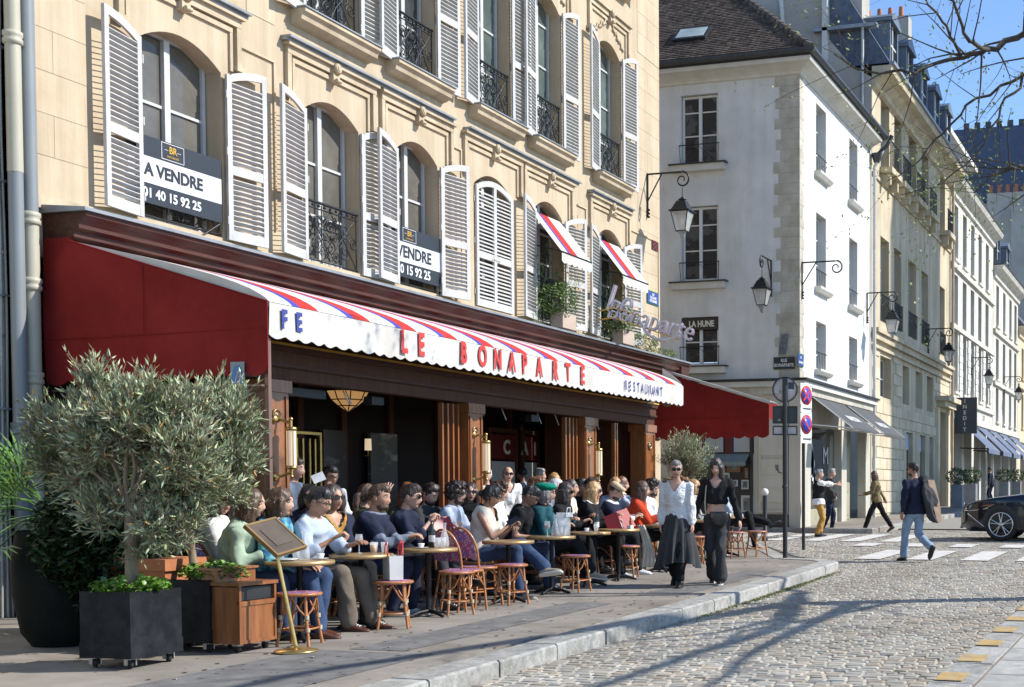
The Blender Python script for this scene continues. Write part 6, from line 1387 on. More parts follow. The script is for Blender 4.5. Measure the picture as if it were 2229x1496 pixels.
# clear plastic bag on the fifth table
x,y,z=on(4,.28,-.02); r=thing('plastic_bag','clear plastic bag with white handles standing on the table','bag',(x,y,z)); PLB=M('clear_plastic_film',(.75,.77,.77),rough=.18,alpha=.45,bump=.8,bscale=14,bdist=.02,spec=.9)
m=MB(); g=[]
for i in range(9):
    zz=i*.036; wv=.13-.01*math.sin(i); g.append([(x+wv*math.cos(a)*(1+.1*math.sin(3*a+i)),y+.075*math.sin(a)*(1+.12*math.cos(2*a+i*.8)),z+zz) for a in [2*PI*k/20 for k in range(21)]])
m.sheet(g); m.build('film',PLB,r); m=MB(); m.sheet([[(x+.10-.02*i,y-.085-.006*math.sin(i*2),z+.29-.03*j) for i in range(11)] for j in range(3)]); m.tube([(x-.05,y-.07,z+.28),(x-.04,y-.08,z+.35),(x+.03,y-.08,z+.35),(x+.05,y-.07,z+.28)],.009,5); m.build('handle',M('plastic_white',(.62,.63,.64),rough=.3,alpha=.9),r)
# brass menu stand
X,Y,Z=onground(645,1420,0); r=thing('menu_stand','brass menu stand with a tilted framed board on a round foot','menu stand',(X,Y+.0,Z)); Yc=Y
m=MB(); m.lathe([(0,0),(.17,0),(.18,.01),(.175,.02),(.09,.035),(.03,.05),(.022,.06)],(X,Yc,Z),24); m.build('foot',BRASS,r)
pt=Vector((X-.05,Yc+.17,Z+.96)); m=MB(); m.tube([(X,Yc,Z+.04),pt],.017,8); m.build('pole',BRASS,r)
f_=Vector((.20,-.93,.50)).normalized(); a_=Vector((.93,.25,.0)).normalized(); 
# board seen from behind, its face tipped towards the street
nrm=Vector((-.12,-.66,.74)).normalized(); uu=Vector((1,0,.16)).normalized(); vv=nrm.cross(uu).normalized(); c=pt+Vector((0,-.02,.02))
m=MB(); m.obox(c,uu,vv,nrm,.17,.175,.012); m.build('board',M('menu_board_brown',(.07,.05,.035),rough=.35,col2=(.12,.09,.06),scale=3),r)
m=MB()
for s in(-1,1): m.obox(c+uu*s*.180,uu,vv,nrm,.010,.195,.018); m.obox(c+vv*s*.185,uu,vv,nrm,.17,.010,.0175)
m.build('gilt_frame',M('gilt_wood_frame',(.26,.16,.06),rough=.4,metal=.3,var=.2),r); m=MB(); m.obox(c+nrm*.016,uu,vv,nrm,.10,.10,.002); m.build('menu_sheet',M('menu_paper_dark_brown',(.085,.062,.042),rough=.5),r)  # menu sheet coloured dark brown like the board
# ------------------------------------------------------------------ planters at the left
BOXP=M('planter_black_paint',(.005,.006,.008),rough=.6,spec=.2,col2=(.020,.022,.025),scale=7,bump=.25,bscale=50,bdist=.004,ramp=(.42,.72)); CAST=M('caster_zinc',(.42,.42,.42),rough=.3,metal=.8); SOIL=M('soil',(.03,.02,.014),rough=1,var=.3,scale=20,bump=.5)
def planter(label,cx,cy,wx,wy,rot,z1=.60):
    r=thing('planter_box',label,'planter',(cx,cy,gz(cx))); c_,s_=math.cos(rot),math.sin(rot); T=lambda a,b,z:(cx+a*c_-b*s_,cy+a*s_+b*c_,gz(cx)+z)
    m=MB(); z0=.09
    for (a0,a1,b0,b1) in((-wx,wx,-wy,-wy+.02),(-wx,wx,wy-.02,wy),(-wx,-wx+.02,-wy+.02,wy-.02),(wx-.02,wx,-wy+.02,wy-.02)): m.box(a0,a1,b0,b1,z0,z1,mp=T)
    m.box(-wx+.02,wx-.02,-wy+.02,wy-.02,z0,z0+.03,mp=T); m.build('box',BOXP,r)
    m=MB(); m.box(-wx-.006,wx+.006,-wy-.006,wy+.006,z0-.005,z0+.11,mp=T); m.build('skirt_board',BOXP,r)
    m=MB(); m.box(-wx+.02,wx-.02,-wy+.02,wy-.02,z1-.10,z1-.05,mp=T); m.build('soil',SOIL,r)
    for a in(-1,1):
        for b in(-1,1):
            p=Vector(T(a*(wx-.07),b*(wy-.07),.037)); m=MB(); m.lathe([(0,-.013),(.036,-.013),(.036,.013),(0,.013)],p,14,axis=(c_*.6+.2,s_-.5,0)); w_=m.build('caster',TYRE if 'TYRE' in globals() else CPL,r)
            m=MB(); m.obox(p+Vector((0,0,.045)),(1,0,0),(0,1,0),(0,0,1),.035,.03,.008); m.obox(p+Vector((.02,-.02,.02)),(1,0,0),(0,1,0),(0,0,1),.006,.018,.03); m.obox(p+Vector((-.02,.02,.02)),(1,0,0),(0,1,0),(0,0,1),.006,.018,.03); m.build('caster_fork',CAST,w_)
    return r
# olive tree
OLB=M('olive_bark',(.16,.115,.07),rough=.9,col2=(.30,.235,.15),scale=9,bump=.6,bscale=18,stretch=(1,1,.4)); OLL=M('olive_leaf',(.17,.205,.095),rough=.5,col2=(.37,.40,.25),scale=3,tone=True,spec=.4); TWG=M('pale_twig',(.26,.20,.13),rough=.8,var=.2)
def bush(root,stem,crown,rad,nb,nl,seed,leafL=(.028,.046),trunk_r=.045,lean=(0,0),holes=True,upb=.8,twig='stuff'):
    rr=random.Random(seed); S=Vector(stem); Cc=Vector(crown)
    t=MB(); mid=S.lerp(Cc,.42)+Vector((rr.gauss(0,.02),rr.gauss(0,.02),0)); 
    t.tube([S,S+Vector((0,0,.08)),S.lerp(mid,.5)+Vector((.015,0,0)),mid],[trunk_r*1.35,trunk_r,trunk_r*.9,trunk_r*.75],10); t.build('trunk',OLB,root)
    tw__=MB(); lf=MB(); tips=[]
    cl=[Vector((rr.gauss(0,1),rr.gauss(0,1),rr.gauss(0,1))).normalized() for _ in range(14)]
    for i in range(nb):
        d=Vector((rr.gauss(0,1),rr.gauss(0,1),rr.gauss(0,1)-.05)).normalized(); f_=rr.uniform(.5,1.08); bump_=.72+.48*max(0,max(d.dot(c) for c in cl[:8]))**5
        e=Cc+Vector((d.x*rad[0],d.y*rad[1],d.z*rad[2]))*f_*bump_
        s0=mid.lerp(Cc,rr.uniform(-.1,.9)*.6)+Vector((rr.gauss(0,.04),rr.gauss(0,.04),0)); k=s0.lerp(e,.5)+Vector((rr.gauss(0,.06),rr.gauss(0,.06),rr.gauss(0,.06)+.02))
        r0=rr.uniform(.006,.013) if i>14 else rr.uniform(.014,.022)
        tw__.tube([mid if i<=14 else s0,s0.lerp(k,.5),k,e],[r0,r0*.8,r0*.55,.003],5,caps=False)
        for q in range(3):
            a=k.lerp(e,rr.random()); b=a+(e-k).normalized()*rr.uniform(.05,.14)+Vector((rr.gauss(0,.07),rr.gauss(0,.07),rr.gauss(0,.07)+.02)); tw__.tube([a,b],[.004,.002],4,caps=False); tips.append((a,b))
        tips.append((k,e))
    for i in range(nl):
        a,b=rr.choice(tips); p=a.lerp(b,rr.uniform(.25,1.1)); ax=(b-a).normalized()
        o=Vector((rr.gauss(0,1),rr.gauss(0,1),rr.gauss(0,1))).normalized(); d=(ax*.8+o*.8+Vector((0,0,.25))).normalized(); sd_=d.cross(Vector((rr.gauss(0,1),rr.gauss(0,1),rr.gauss(0,1)))).normalized()
        L=rr.uniform(*leafL); w_=L*.22; p=p+o*.012; tn=rr.choice((.75,1,1.15,1.5)); lf.t=(tn*rr.uniform(.9,1.1),tn,tn*rr.uniform(.9,1.15))
        n_=d.cross(sd_)*w_*.3
        lf.add([p,p+d*L*.8+sd_*w_,p+d*L*2,p+d*L*.8-sd_*w_,p+d*L*.9-n_],[(0,1,4),(1,2,4),(2,3,4),(3,0,4)])
    tw__.build('branches',TWG,root,'stuff'); lf.build('leaves',OLL,root,'stuff')
def greens(root,c,rx,ry,n,seed,mat,h=.10,ls=(.02,.04),name='ground_leaves'):
    rr=random.Random(seed); m=MB()
    for i in range(n):
        a=rr.uniform(0,2*PI); q=math.sqrt(rr.random()); p=Vector((c[0]+rx*q*math.cos(a),c[1]+ry*q*math.sin(a),c[2]+rr.uniform(-.02,h)*(1.1-q*.5))); L=rr.uniform(*ls); d=Vector((rr.gauss(0,1),rr.gauss(0,1),rr.gauss(0,.5)+.3)).normalized(); s=d.cross(Vector((rr.gauss(0,.3),rr.gauss(0,.3),1))).normalized(); m.t=rr.uniform(.65,1.4)
        m.add([p-d*L*.5,p+s*L*.5+Vector((0,0,.006)),p+d*L*.7,p-s*L*.5+Vector((0,0,.006))],[(0,1,2,3)])
    return m.build(name,mat,root,'stuff')
LUSH=M('lush_green_leaf',(.07,.16,.015),rough=.45,col2=(.14,.28,.035),scale=5,tone=True)
p1=planter('black wooden planter box on casters, nearest at the left',8.10,8.02,.27,.235,R(2)); P1=(8.10,8.02)
ot=thing('olive_tree','silvery green olive tree growing in the nearest black planter box','tree',(8.12,8.03,gz(8)+.52))
def cluster_bush(root,stem,fork,cl,nb,nl,seed,leafL=(.026,.046),trunk_r=.05,X0_=8.12):
    rr=random.Random(seed); S=Vector(stem); Fk=Vector(fork); t=MB(); t.tube([S,S+Vector((0,0,.07)),S.lerp(Fk,.5)+Vector((.012,.012,0)),Fk],[trunk_r*1.35,trunk_r,trunk_r*.92,trunk_r*.85],12)
    t.build('trunk',OLB,root); tw__=MB(); lf=MB(); tips=[]
    C_=[]
    for px,py,rad,dx in cl: y,z=onx(px,py,X0_+dx); C_.append((Vector((X0_+dx,y,z)),rad))
    for c,rad in C_:
        mid_=Fk.lerp(c,.5)+Vector((rr.gauss(0,.05),rr.gauss(0,.05),rr.gauss(0,.03))); tw__.tube([Fk-Vector((0,0,.03)),Fk.lerp(mid_,.5)+Vector((rr.gauss(0,.02),rr.gauss(0,.02),.01)),mid_,c],[.024,.019,.014,.008],6,caps=False)
        for i in range(int(nb*rad**1.6)):
            d=Vector((rr.gauss(0,1),rr.gauss(0,1),rr.gauss(0,1))).normalized(); s0=mid_.lerp(c,rr.uniform(.2,1)); e=c+d*rad*rr.uniform(.5,1.12); k=s0.lerp(e,.5)+Vector((rr.gauss(0,.03),rr.gauss(0,.03),rr.gauss(0,.03)))
            tw__.tube([s0,k,e],[.007,.005,.0025],4,caps=False); tips.append((k,e,rad))
            for q in range(3):
                a=k.lerp(e,rr.random()); b=a+(e-k).normalized()*rr.uniform(.04,.12)+Vector((rr.gauss(0,.05),rr.gauss(0,.05),rr.gauss(0,.05)+.03)); tw__.tube([a,b],[.0035,.0018],4,caps=False); tips.append((a,b,rad))
    for i in range(nl):
        a,b,_r=rr.choice(tips); p=a.lerp(b,rr.uniform(.2,1.1)); ax=(b-a).normalized()
        o=Vector((rr.gauss(0,1),rr.gauss(0,1),rr.gauss(0,1))).normalized(); d=(ax*.9+o*.7+Vector((0,0,.35))).normalized(); sd_=d.cross(Vector((rr.gauss(0,1),rr.gauss(0,1),rr.gauss(0,1)))).normalized()
        L=rr.uniform(*leafL)*.9; w_=L*.26; p=p+o*.01; tn=rr.choice((.6,.85,1.,1.2,1.6)); dry=rr.random()<.03; lf.t=(tn*(1.5 if dry else rr.uniform(.9,1.1)),tn*(.75 if dry else 1),tn*(.4 if dry else rr.uniform(.85,1.15))); n_=d.cross(sd_)*w_*.3
        lf.add([p,p+d*L*.8+sd_*w_,p+d*L*2,p+d*L*.8-sd_*w_,p+d*L*.9-n_],[(0,1,4),(1,2,4),(2,3,4),(3,0,4)])
    tw__.build('branches',TWG,root,'stuff'); lf.build('leaves',OLL,root,'stuff')
fy,fz=onx(283,1112,8.12); cluster_bush(ot,(8.12,8.03,gz(8)+.5),(8.12,fy,fz),[(145,925,.21,0),(225,870,.20,.1),(315,875,.19,-.05),(395,905,.24,.1),(130,990,.22,.1),(215,950,.25,-.15),(310,950,.26,.2),(400,990,.24,-.1),(190,1040,.2,.1),(380,1075,.22,.1),(215,1120,.16,-.1),(345,1150,.15,-.05),(205,815,.11,0),(300,1190,.10,.1),(400,1150,.13,.1),(270,905,.22,-.2),(105,935,.15,0),(440,1050,.2,.15)],900,22000,3,trunk_r=.05)
greens(ot,(8.10,8.02,gz(8)+.60),.30,.27,520,4,LUSH,h=.11,ls=(.03,.055),name='underplanting')
p2=planter('second black planter box tucked behind the wooden cabinet',8.95,8.15,.20,.28,R(2),.62)
ot2=thing('olive_tree','second, denser olive bush behind, against the glass screen','tree',(8.98,8.2,gz(9)+.5)); cy2,cz2=onx(462,985,9.15)
fy,fz=onx(420,1120,9.1); cluster_bush(ot2,(8.98,8.2,gz(9)+.5),(9.05,fy,fz),[(440,885,.2,0),(490,880,.17,.1),(515,915,.15,.05),(465,945,.21,0),(510,985,.17,0),(460,1030,.2,-.1),(500,1065,.14,.1),(430,960,.2,.15),(440,1090,.15,0),(490,1000,.2,.1),(530,1010,.10,0)],900,14000,8,trunk_r=.035,X0_=9.1); greens(ot2,(8.98,8.0,gz(9)+.64),.24,.30,420,14,LUSH,h=.13,ls=(.03,.055),name='underplanting')
TERR=M('terracotta',(.36,.12,.045),rough=.85,col2=(.48,.19,.08),scale=4,bump=.2,bscale=20)
X,Y,Z=9.1,8.75,gz(9.1); r=thing('terracotta_trough','terracotta trough behind the olive tree planters','plant pot',(X,Y,Z))
m=MB(); m.box(X-.25,X+.25,Y-.35,Y+.32,Z+.02,Z+.76); m.box(X-.28,X+.28,Y-.38,Y+.35,Z+.68,Z+.78); m.build('trough',TERR,r)
# wooden cabinet with a dark slot
X,Y,Z=onground(520,1428,0); cb=thing('waiter_cabinet','small orange varnished wooden cabinet with a dark open slot on casters','cabinet',(9.0,7.74,gz(9)))
T=lambda a,b,c:(9.02+a,7.76+b,gz(9)+c)
part2=lambda n_,mt,*bs:[None,([m:=MB()],[m.box(*b,mp=T) for b in bs],m.build(n_,mt,cb))][0]
m=MB(); [m.box(*b,mp=T) for b in((-.23,.21,-.17,.17,.08,.42),(-.23,.21,-.17,-.15,.42,.44),(-.23,-.21,-.17,.17,.42,.56),(.19,.21,-.17,.17,.42,.56),(-.23,.21,.10,.17,.42,.56))]; m.build('body',WOOD,cb)
m=MB(); [m.box(*b,mp=T) for b in((-.25,.23,-.19,-.15,.57,.60),(-.25,.23,-.15,.19,.572,.60),(-.24,.22,.04,.20,.60,.70),(-.26,.24,.02,.22,.70,.72))]; m.build('top',WOOD,cb)
m=MB(); [m.box(*b,mp=T) for b in((-.205,.185,-.155,-.15,.445,.555),)]; m.build('slot',BTX,cb)
m=MB(); [m.box(*b,mp=T) for b in((-.235,-.21,-.18,-.171,.08,.57),(.19,.215,-.18,-.171,.08,.57),(-.21,.19,-.18,-.171,.08,.11),(-.21,.19,-.18,-.171,.40,.44))]; m.build('front_frame',WOOD,cb)
for a in(-.17,.16): m=MB(); m.lathe([(0,-.013),(.035,-.013),(.035,.013),(0,.013)],T(a,-.1,.036),12,axis=(.9,-.3,0)); m.build('caster',CPL,cb); m=MB(); m.box(a-.03,a+.03,-.13,-.07,.06,.078,mp=T); m.build('caster_plate',CAST,cb)
# big dark pot with palm at the far left
DPOT=M('dark_pot_glazed',(.006,.007,.006),rough=.8,spec=.15,col2=(.012,.013,.010),scale=4,bump=.2,bscale=15)
X,Y=8.95,9.6; Z=gz(X); r=thing('large_pot','very large dark round pot in the shade at the left edge','plant pot',(X,Y,Z)); m=MB(); m.lathe([(.26,0),(.34,.12),(.40,.45),(.41,.75),(.37,.98),(.39,1.02),(.35,1.02),(.34,.95),(0,.93)],(X,Y,Z),28); m.build('pot',DPOT,r)
fp=thing('fan_palm','fan palm with long green fronds rising from the large dark pot','plant',(X,Y,Z+.95)); rr=random.Random(12); Z-=.28; Y+=.18
FR=M('palm_frond',(.07,.16,.035),rough=.4,col2=(.13,.23,.06),scale=3,tone=True); m=MB(); m.tube([(X,Y,Z+1.15),(X+.02,Y,Z+1.5)],[.09,.07],8); m.build('trunk',OLB,fp)
for k in range(30):
    a=rr.uniform(0,2*PI) if k>6 else R(180)+rr.uniform(-.4,1.6); el=rr.uniform(-.55,.8); L=rr.uniform(.40,.68); d=Vector((math.cos(a)*math.cos(el),math.sin(a)*math.cos(el),math.sin(el))); p0=Vector((X,Y,Z+1.45)); pc=p0+d*L; m=MB(); m.tube([p0,p0.lerp(pc,.5)+Vector((0,0,.05)),pc],.007,5)
    sd_=d.cross(Vector((0,0,1))).normalized(); up_=sd_.cross(d).normalized(); sd_=(sd_*math.cos(k)+up_*math.sin(k)).normalized()
    for j in range(17):
        b=(j-8)/8*1.35; e=(d*math.cos(b)+sd_*math.sin(b)).normalized(); ll=rr.uniform(.42,.60)*(1-.2*abs(j-8)/8); w_=e.cross(d.cross(sd_)).normalized()*.011; m.t=rr.uniform(.7,1.35); mid=pc+e*ll*.55; tip=pc+e*ll+Vector((0,0,-.12*ll)); m.add([pc,mid+w_,tip,mid-w_],[(0,1,2,3)])
    m.build('frond',FR,fp)
dk=thing('ivy_hedge','dark evergreen foliage mass in the shade behind the pot and olive tree','plant',(9.6,9.6,gz(9.6))); m=MB(); leafball(m,(9.7,9.6,1.05),.66,7000,.05,random.Random(3),1.4); leafball(m,(9.0,9.05,.75),.42,5200,.045,random.Random(5),1.7); leafball(m,(8.75,9.25,.95),.36,3200,.045,random.Random(6),1.3)
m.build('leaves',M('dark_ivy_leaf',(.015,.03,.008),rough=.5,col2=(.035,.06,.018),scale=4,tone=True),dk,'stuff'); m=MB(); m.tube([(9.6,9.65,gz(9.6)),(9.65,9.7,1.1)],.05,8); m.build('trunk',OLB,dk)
# olive by the far awning
of=thing('olive_tree','clipped round olive tree behind the woman in the white jacket','tree',(22.6,9.1,gz(22.6))); cy3,cz3=onx(1492,988,22.9); bush(of,(22.9,cy3+.05,gz(22.9)+.6),(22.9,cy3,cz3),(.5,.52,.42),150,7500,21,leafL=(.024,.036),trunk_r=.035)
r=thing('planter_box','dark planter of the clipped olive at the end of the striped awning','planter',(22.9,cy3,gz(22.9))); m=MB(); m.box(22.6,23.2,cy3-.3,cy3+.3,gz(23)+.02,gz(23)+.62); m.build('box',BOXP,r)
# window boxes with plants on the first floor
for (a,b),lb,sd in ((W1F[4],'window box with bushy green and orange tinged plant under the small awning',1),(W1F[5],'window box of trailing climbing plants beside the neon sign',2)):
    r=thing('window_box',lb,'plant pot',((a+b)/2,Y0-.3,4.65)); m=MB(); m.box(a+.35,b-.25,Y0-.42,Y0-.16,4.50,4.80); m.build('box',M('box_beige_plastic',(.42,.33,.26),rough=.6),r)
    m=MB(); leafball(m,((a+b)/2-.12,Y0-.25,5.05),.42,1500,.035,random.Random(sd),.85); m.build('foliage',M('window_box_leaf',(.05,.11,.02),rough=.5,col2=(.15,.21,.05),scale=6,tone=True),r,'stuff')
    m=MB(); rr=random.Random(sd+5)
    for k in range(22):
        x_=rr.uniform(a-.2,b+.45); z_=rr.uniform(4.6,6.2); pts=[(x_+rr.gauss(0,.05)*j,Y0-.12-rr.random()*.12,z_-.12*j) for j in range(5)]; m.tube(pts,.004,4)
        for j in range(34): p=Vector(rr.choice(pts))+Vector((rr.gauss(0,.05),rr.gauss(0,.03),rr.gauss(0,.05))); s=rr.uniform(.015,.032); e=Vector((rr.gauss(0,1),rr.gauss(0,1),rr.gauss(0,1))).normalized(); f_=e.orthogonal().normalized(); m.t=rr.uniform(.7,1.4); m.add([p-e*s,p+f_*s*.5,p+e*s,p-f_*s*.5],[(0,1,2,3)])
    m.build('trailing_stems',MATS['window_box_leaf'],r,'stuff')
r=thing('trailing_plant','ivy like plant trailing over the cornice under the neon sign','plant',(26.5,11.7,4.6)); m=MB(); leafball(m,(26.3,11.75,4.65),.45,1200,.03,random.Random(31),.5); leafball(m,(27.3,11.7,4.5),.4,700,.03,random.Random(32),.35); m.build('foliage',MATS['window_box_leaf'],r,'stuff')
# ================================================================== people
SK={}
def skin(k):
    c={'light':((.50,.285,.20),(.60,.37,.27)),'mid':((.38,.20,.125),(.48,.27,.175)),'tan':((.27,.135,.08),(.36,.19,.12))}[k]
    return M('skin_'+k,c[0],col2=c[1],rough=.5,scale=9,bump=.05,bscale=60,spec=.4)
def fab(name,c,bump=.5,**k): 
    return M('fabric_'+name,c,col2=tuple(min(1,x*1.3+.004) for x in c),rough=.9,scale=5,bump=bump,bscale=9,bdist=.02,spec=.2,**k)
def hairm(name,c): return M('hair_'+name,c,col2=tuple(min(1,x*2.2+.01) for x in c),rough=.42,scale=10,stretch=(6,6,1),bump=.6,bscale=14,bdist=.012,spec=.5,ramp=(.35,.75))
HAIR={'black':(.010,.008,.007),'dark':(.022,.013,.009),'brown':(.055,.028,.015),'auburn':(.11,.045,.02),'blond':(.30,.18,.075),'grey':(.16,.15,.14),'white':(.55,.53,.50)}
LIP=M('lips',(.36,.11,.09),rough=.4); EYEW=M('eye_white',(.6,.58,.55),rough=.3); EYED=M('eye_dark',(.015,.010,.008),rough=.2); LENS=M('sunglass_lens',(.008,.008,.009),rough=.08,spec=.9); 
def capsule(m,a,b,r0,r1,n=10):
    a=Vector(a);b=Vector(b);d=(b-a); 
    if d.length<1e-5: d=Vector((0,0,1e-3))
    d.normalize(); pts=[];rs=[]
    for t in(-.98,-.7,-.35): pts.append(a+d*r0*t); rs.append(r0*math.sqrt(1-t*t))
    pts.append(a);rs.append(r0);pts.append(b);rs.append(r1)
    for t in(.35,.7,.98): pts.append(b+d*r1*t); rs.append(r1*math.sqrt(1-t*t))
    m.tube(pts,rs,n,smooth=True)
def loft(m,secs,n=18):   # secs: (centre, side axis, front axis, half side, half front)
    vs=[]
    for c,s,f,a,b in secs:
        for k in range(n):
            t=2*PI*k/n; ct,st=math.cos(t),math.sin(t); e=.88
            vs.append(Vector(c)+Vector(s)*a*math.copysign(abs(ct)**e,ct)+Vector(f)*b*math.copysign(abs(st)**e,st))
    fs=[(i*n+k,i*n+(k+1)%n,(i+1)*n+(k+1)%n,(i+1)*n+k) for i in range(len(secs)-1) for k in range(n)]
    fs+=[tuple(range(n))[::-1],tuple(range((len(secs)-1)*n,len(secs)*n))]
    m.add(vs,fs,True)
_T=np.random.RandomState(5).uniform(-1,1,(32,32,32))
def vnoise(p):
    i=np.floor(p).astype(int); f=p-i; f=f*f*(3-2*f); r=0
    for a in(0,1):
        for b in(0,1):
            for c in(0,1):
                w_=(f[:,0] if a else 1-f[:,0])*(f[:,1] if b else 1-f[:,1])*(f[:,2] if c else 1-f[:,2]); r=r+w_*_T[(i[:,0]+a)%32,(i[:,1]+b)%32,(i[:,2]+c)%32]
    return r
def remesh(m,vox,smooth=4,disp=0,freq=9,seed=0,sq=(1,1,1)):
    me=m.mesh('tmp'); o=bpy.data.objects.new('tmp',me)
    r_=o.modifiers.new('r','REMESH'); r_.mode='VOXEL'; r_.voxel_size=vox
    s=o.modifiers.new('s','SMOOTH'); s.factor=.5; s.iterations=smooth
    me2=evaluated_mesh(o); bpy.data.meshes.remove(me)
    n=len(me2.vertices); co=np.empty(n*3); me2.vertices.foreach_get('co',co); co=co.reshape(-1,3)
    if disp:
        no=np.empty(n*3); me2.vertex_normals.foreach_get('vector',no); no=no.reshape(-1,3)
        p_=co*np.array(sq)*freq; p_[:,0]+=seed+.35*co[:,2]*freq; dv=1.15-2.8*np.abs(vnoise(p_))+.6*vnoise(p_*2.3+seed); dv=np.clip(dv,-.3,1.7); co=co+no*(dv*disp)[:,None]
    F=[tuple(p.vertices) for p in me2.polygons]; bpy.data.meshes.remove(me2); return [tuple(c) for c in co],F
def head_geo():
    m=MB(); n,k=34,30; vs=[]
    for i in range(k+1):
        ph=PI*i/k; z=-math.cos(ph)
        for j in range(n):
            t=2*PI*j/n; x=math.sin(ph)*math.cos(t); y=math.sin(ph)*math.sin(t)
            X,Y,Z=.095*x,.076*y,.118*z
            if z<0:
                Y*=1-.30*(-z)**1.5
                if x<0: X*=1-.40*(-z)**1.2
            else: Y*=1+.04*z
            if x>0:
                ga=lambda a,b:math.exp(-(a/b)**2)
                tt=(.14-z)/.42
                if 0<tt<1.15: X+=.021*min(tt,1)*ga(y,.15+.05*tt)*(1 if tt<1 else max(0,(1.15-tt)/.15))
                X-=.011*ga(abs(y)-.42,.2)*ga(z-.09,.13); X+=.006*ga(z-.27,.09)*ga(y,.6)
                X+=.009*ga(y,.28)*ga(z+.47,.075); X-=.005*ga(y,.3)*ga(z+.62,.06); X+=.012*ga(y,.38)*ga(z+.82,.15)
            vs.append((X,Y,Z))
    lip=[]
    for i in range(k):
        ph=PI*(i+.5)/k; z=-math.cos(ph)
        for j in range(n):
            t=2*PI*(j+.5)/n; x=math.sin(ph)*math.cos(t); y=math.sin(ph)*math.sin(t)
            m.m=1 if x>0 and abs(y)<.29 and abs(z+.47)<.075 else 0
            m.add([],[]) ; a=i*n+j; m.f.append((a,i*n+(j+1)%n,(i+1)*n+(j+1)%n,(i+1)*n+j)); m.sm.append(True); m.mi.append(m.m); m.tone.append(1.)
    m.v=vs; m.m=0
    for s in(-1,1):
        k0=len(m.v); m.ball((0,0,0),1,8,6); 
        for q in range(k0,len(m.v)): v=m.v[q]; m.v[q]=(-.008+v[0]*.020-v[2]*.003,s*(.076+v[1]*.009+abs(v[0])*.004),-.004+v[2]*.032)
        m.m=2; m.ball((.0735,s*.031,.011),.0125,8,6,(.8,1,.7)); m.m=3; m.ball((.0825,s*.031,.011),.006,6,5,(.6,1,1)); m.tube([(.088,s*.016,.034),(.090,s*.034,.040),(.078,s*.05,.034)],.0035,5); m.m=0
    return m
HG=head_geo()
def ik(a,b,l1,l2,hint):
    a=Vector(a);b=Vector(b);d=b-a;D=min(d.length,(l1+l2)*.999); D=max(D,abs(l1-l2)+.01); u=d.normalized(); b=a+u*D
    x=(l1*l1-l2*l2+D*D)/(2*D); h=math.sqrt(max(0,l1*l1-x*x)); hv=Vector(hint); hv=hv-u*hv.dot(u); hv=hv.normalized() if hv.length>1e-4 else u.orthogonal().normalized()
    return a+u*x+hv*h,b
PC=[0]
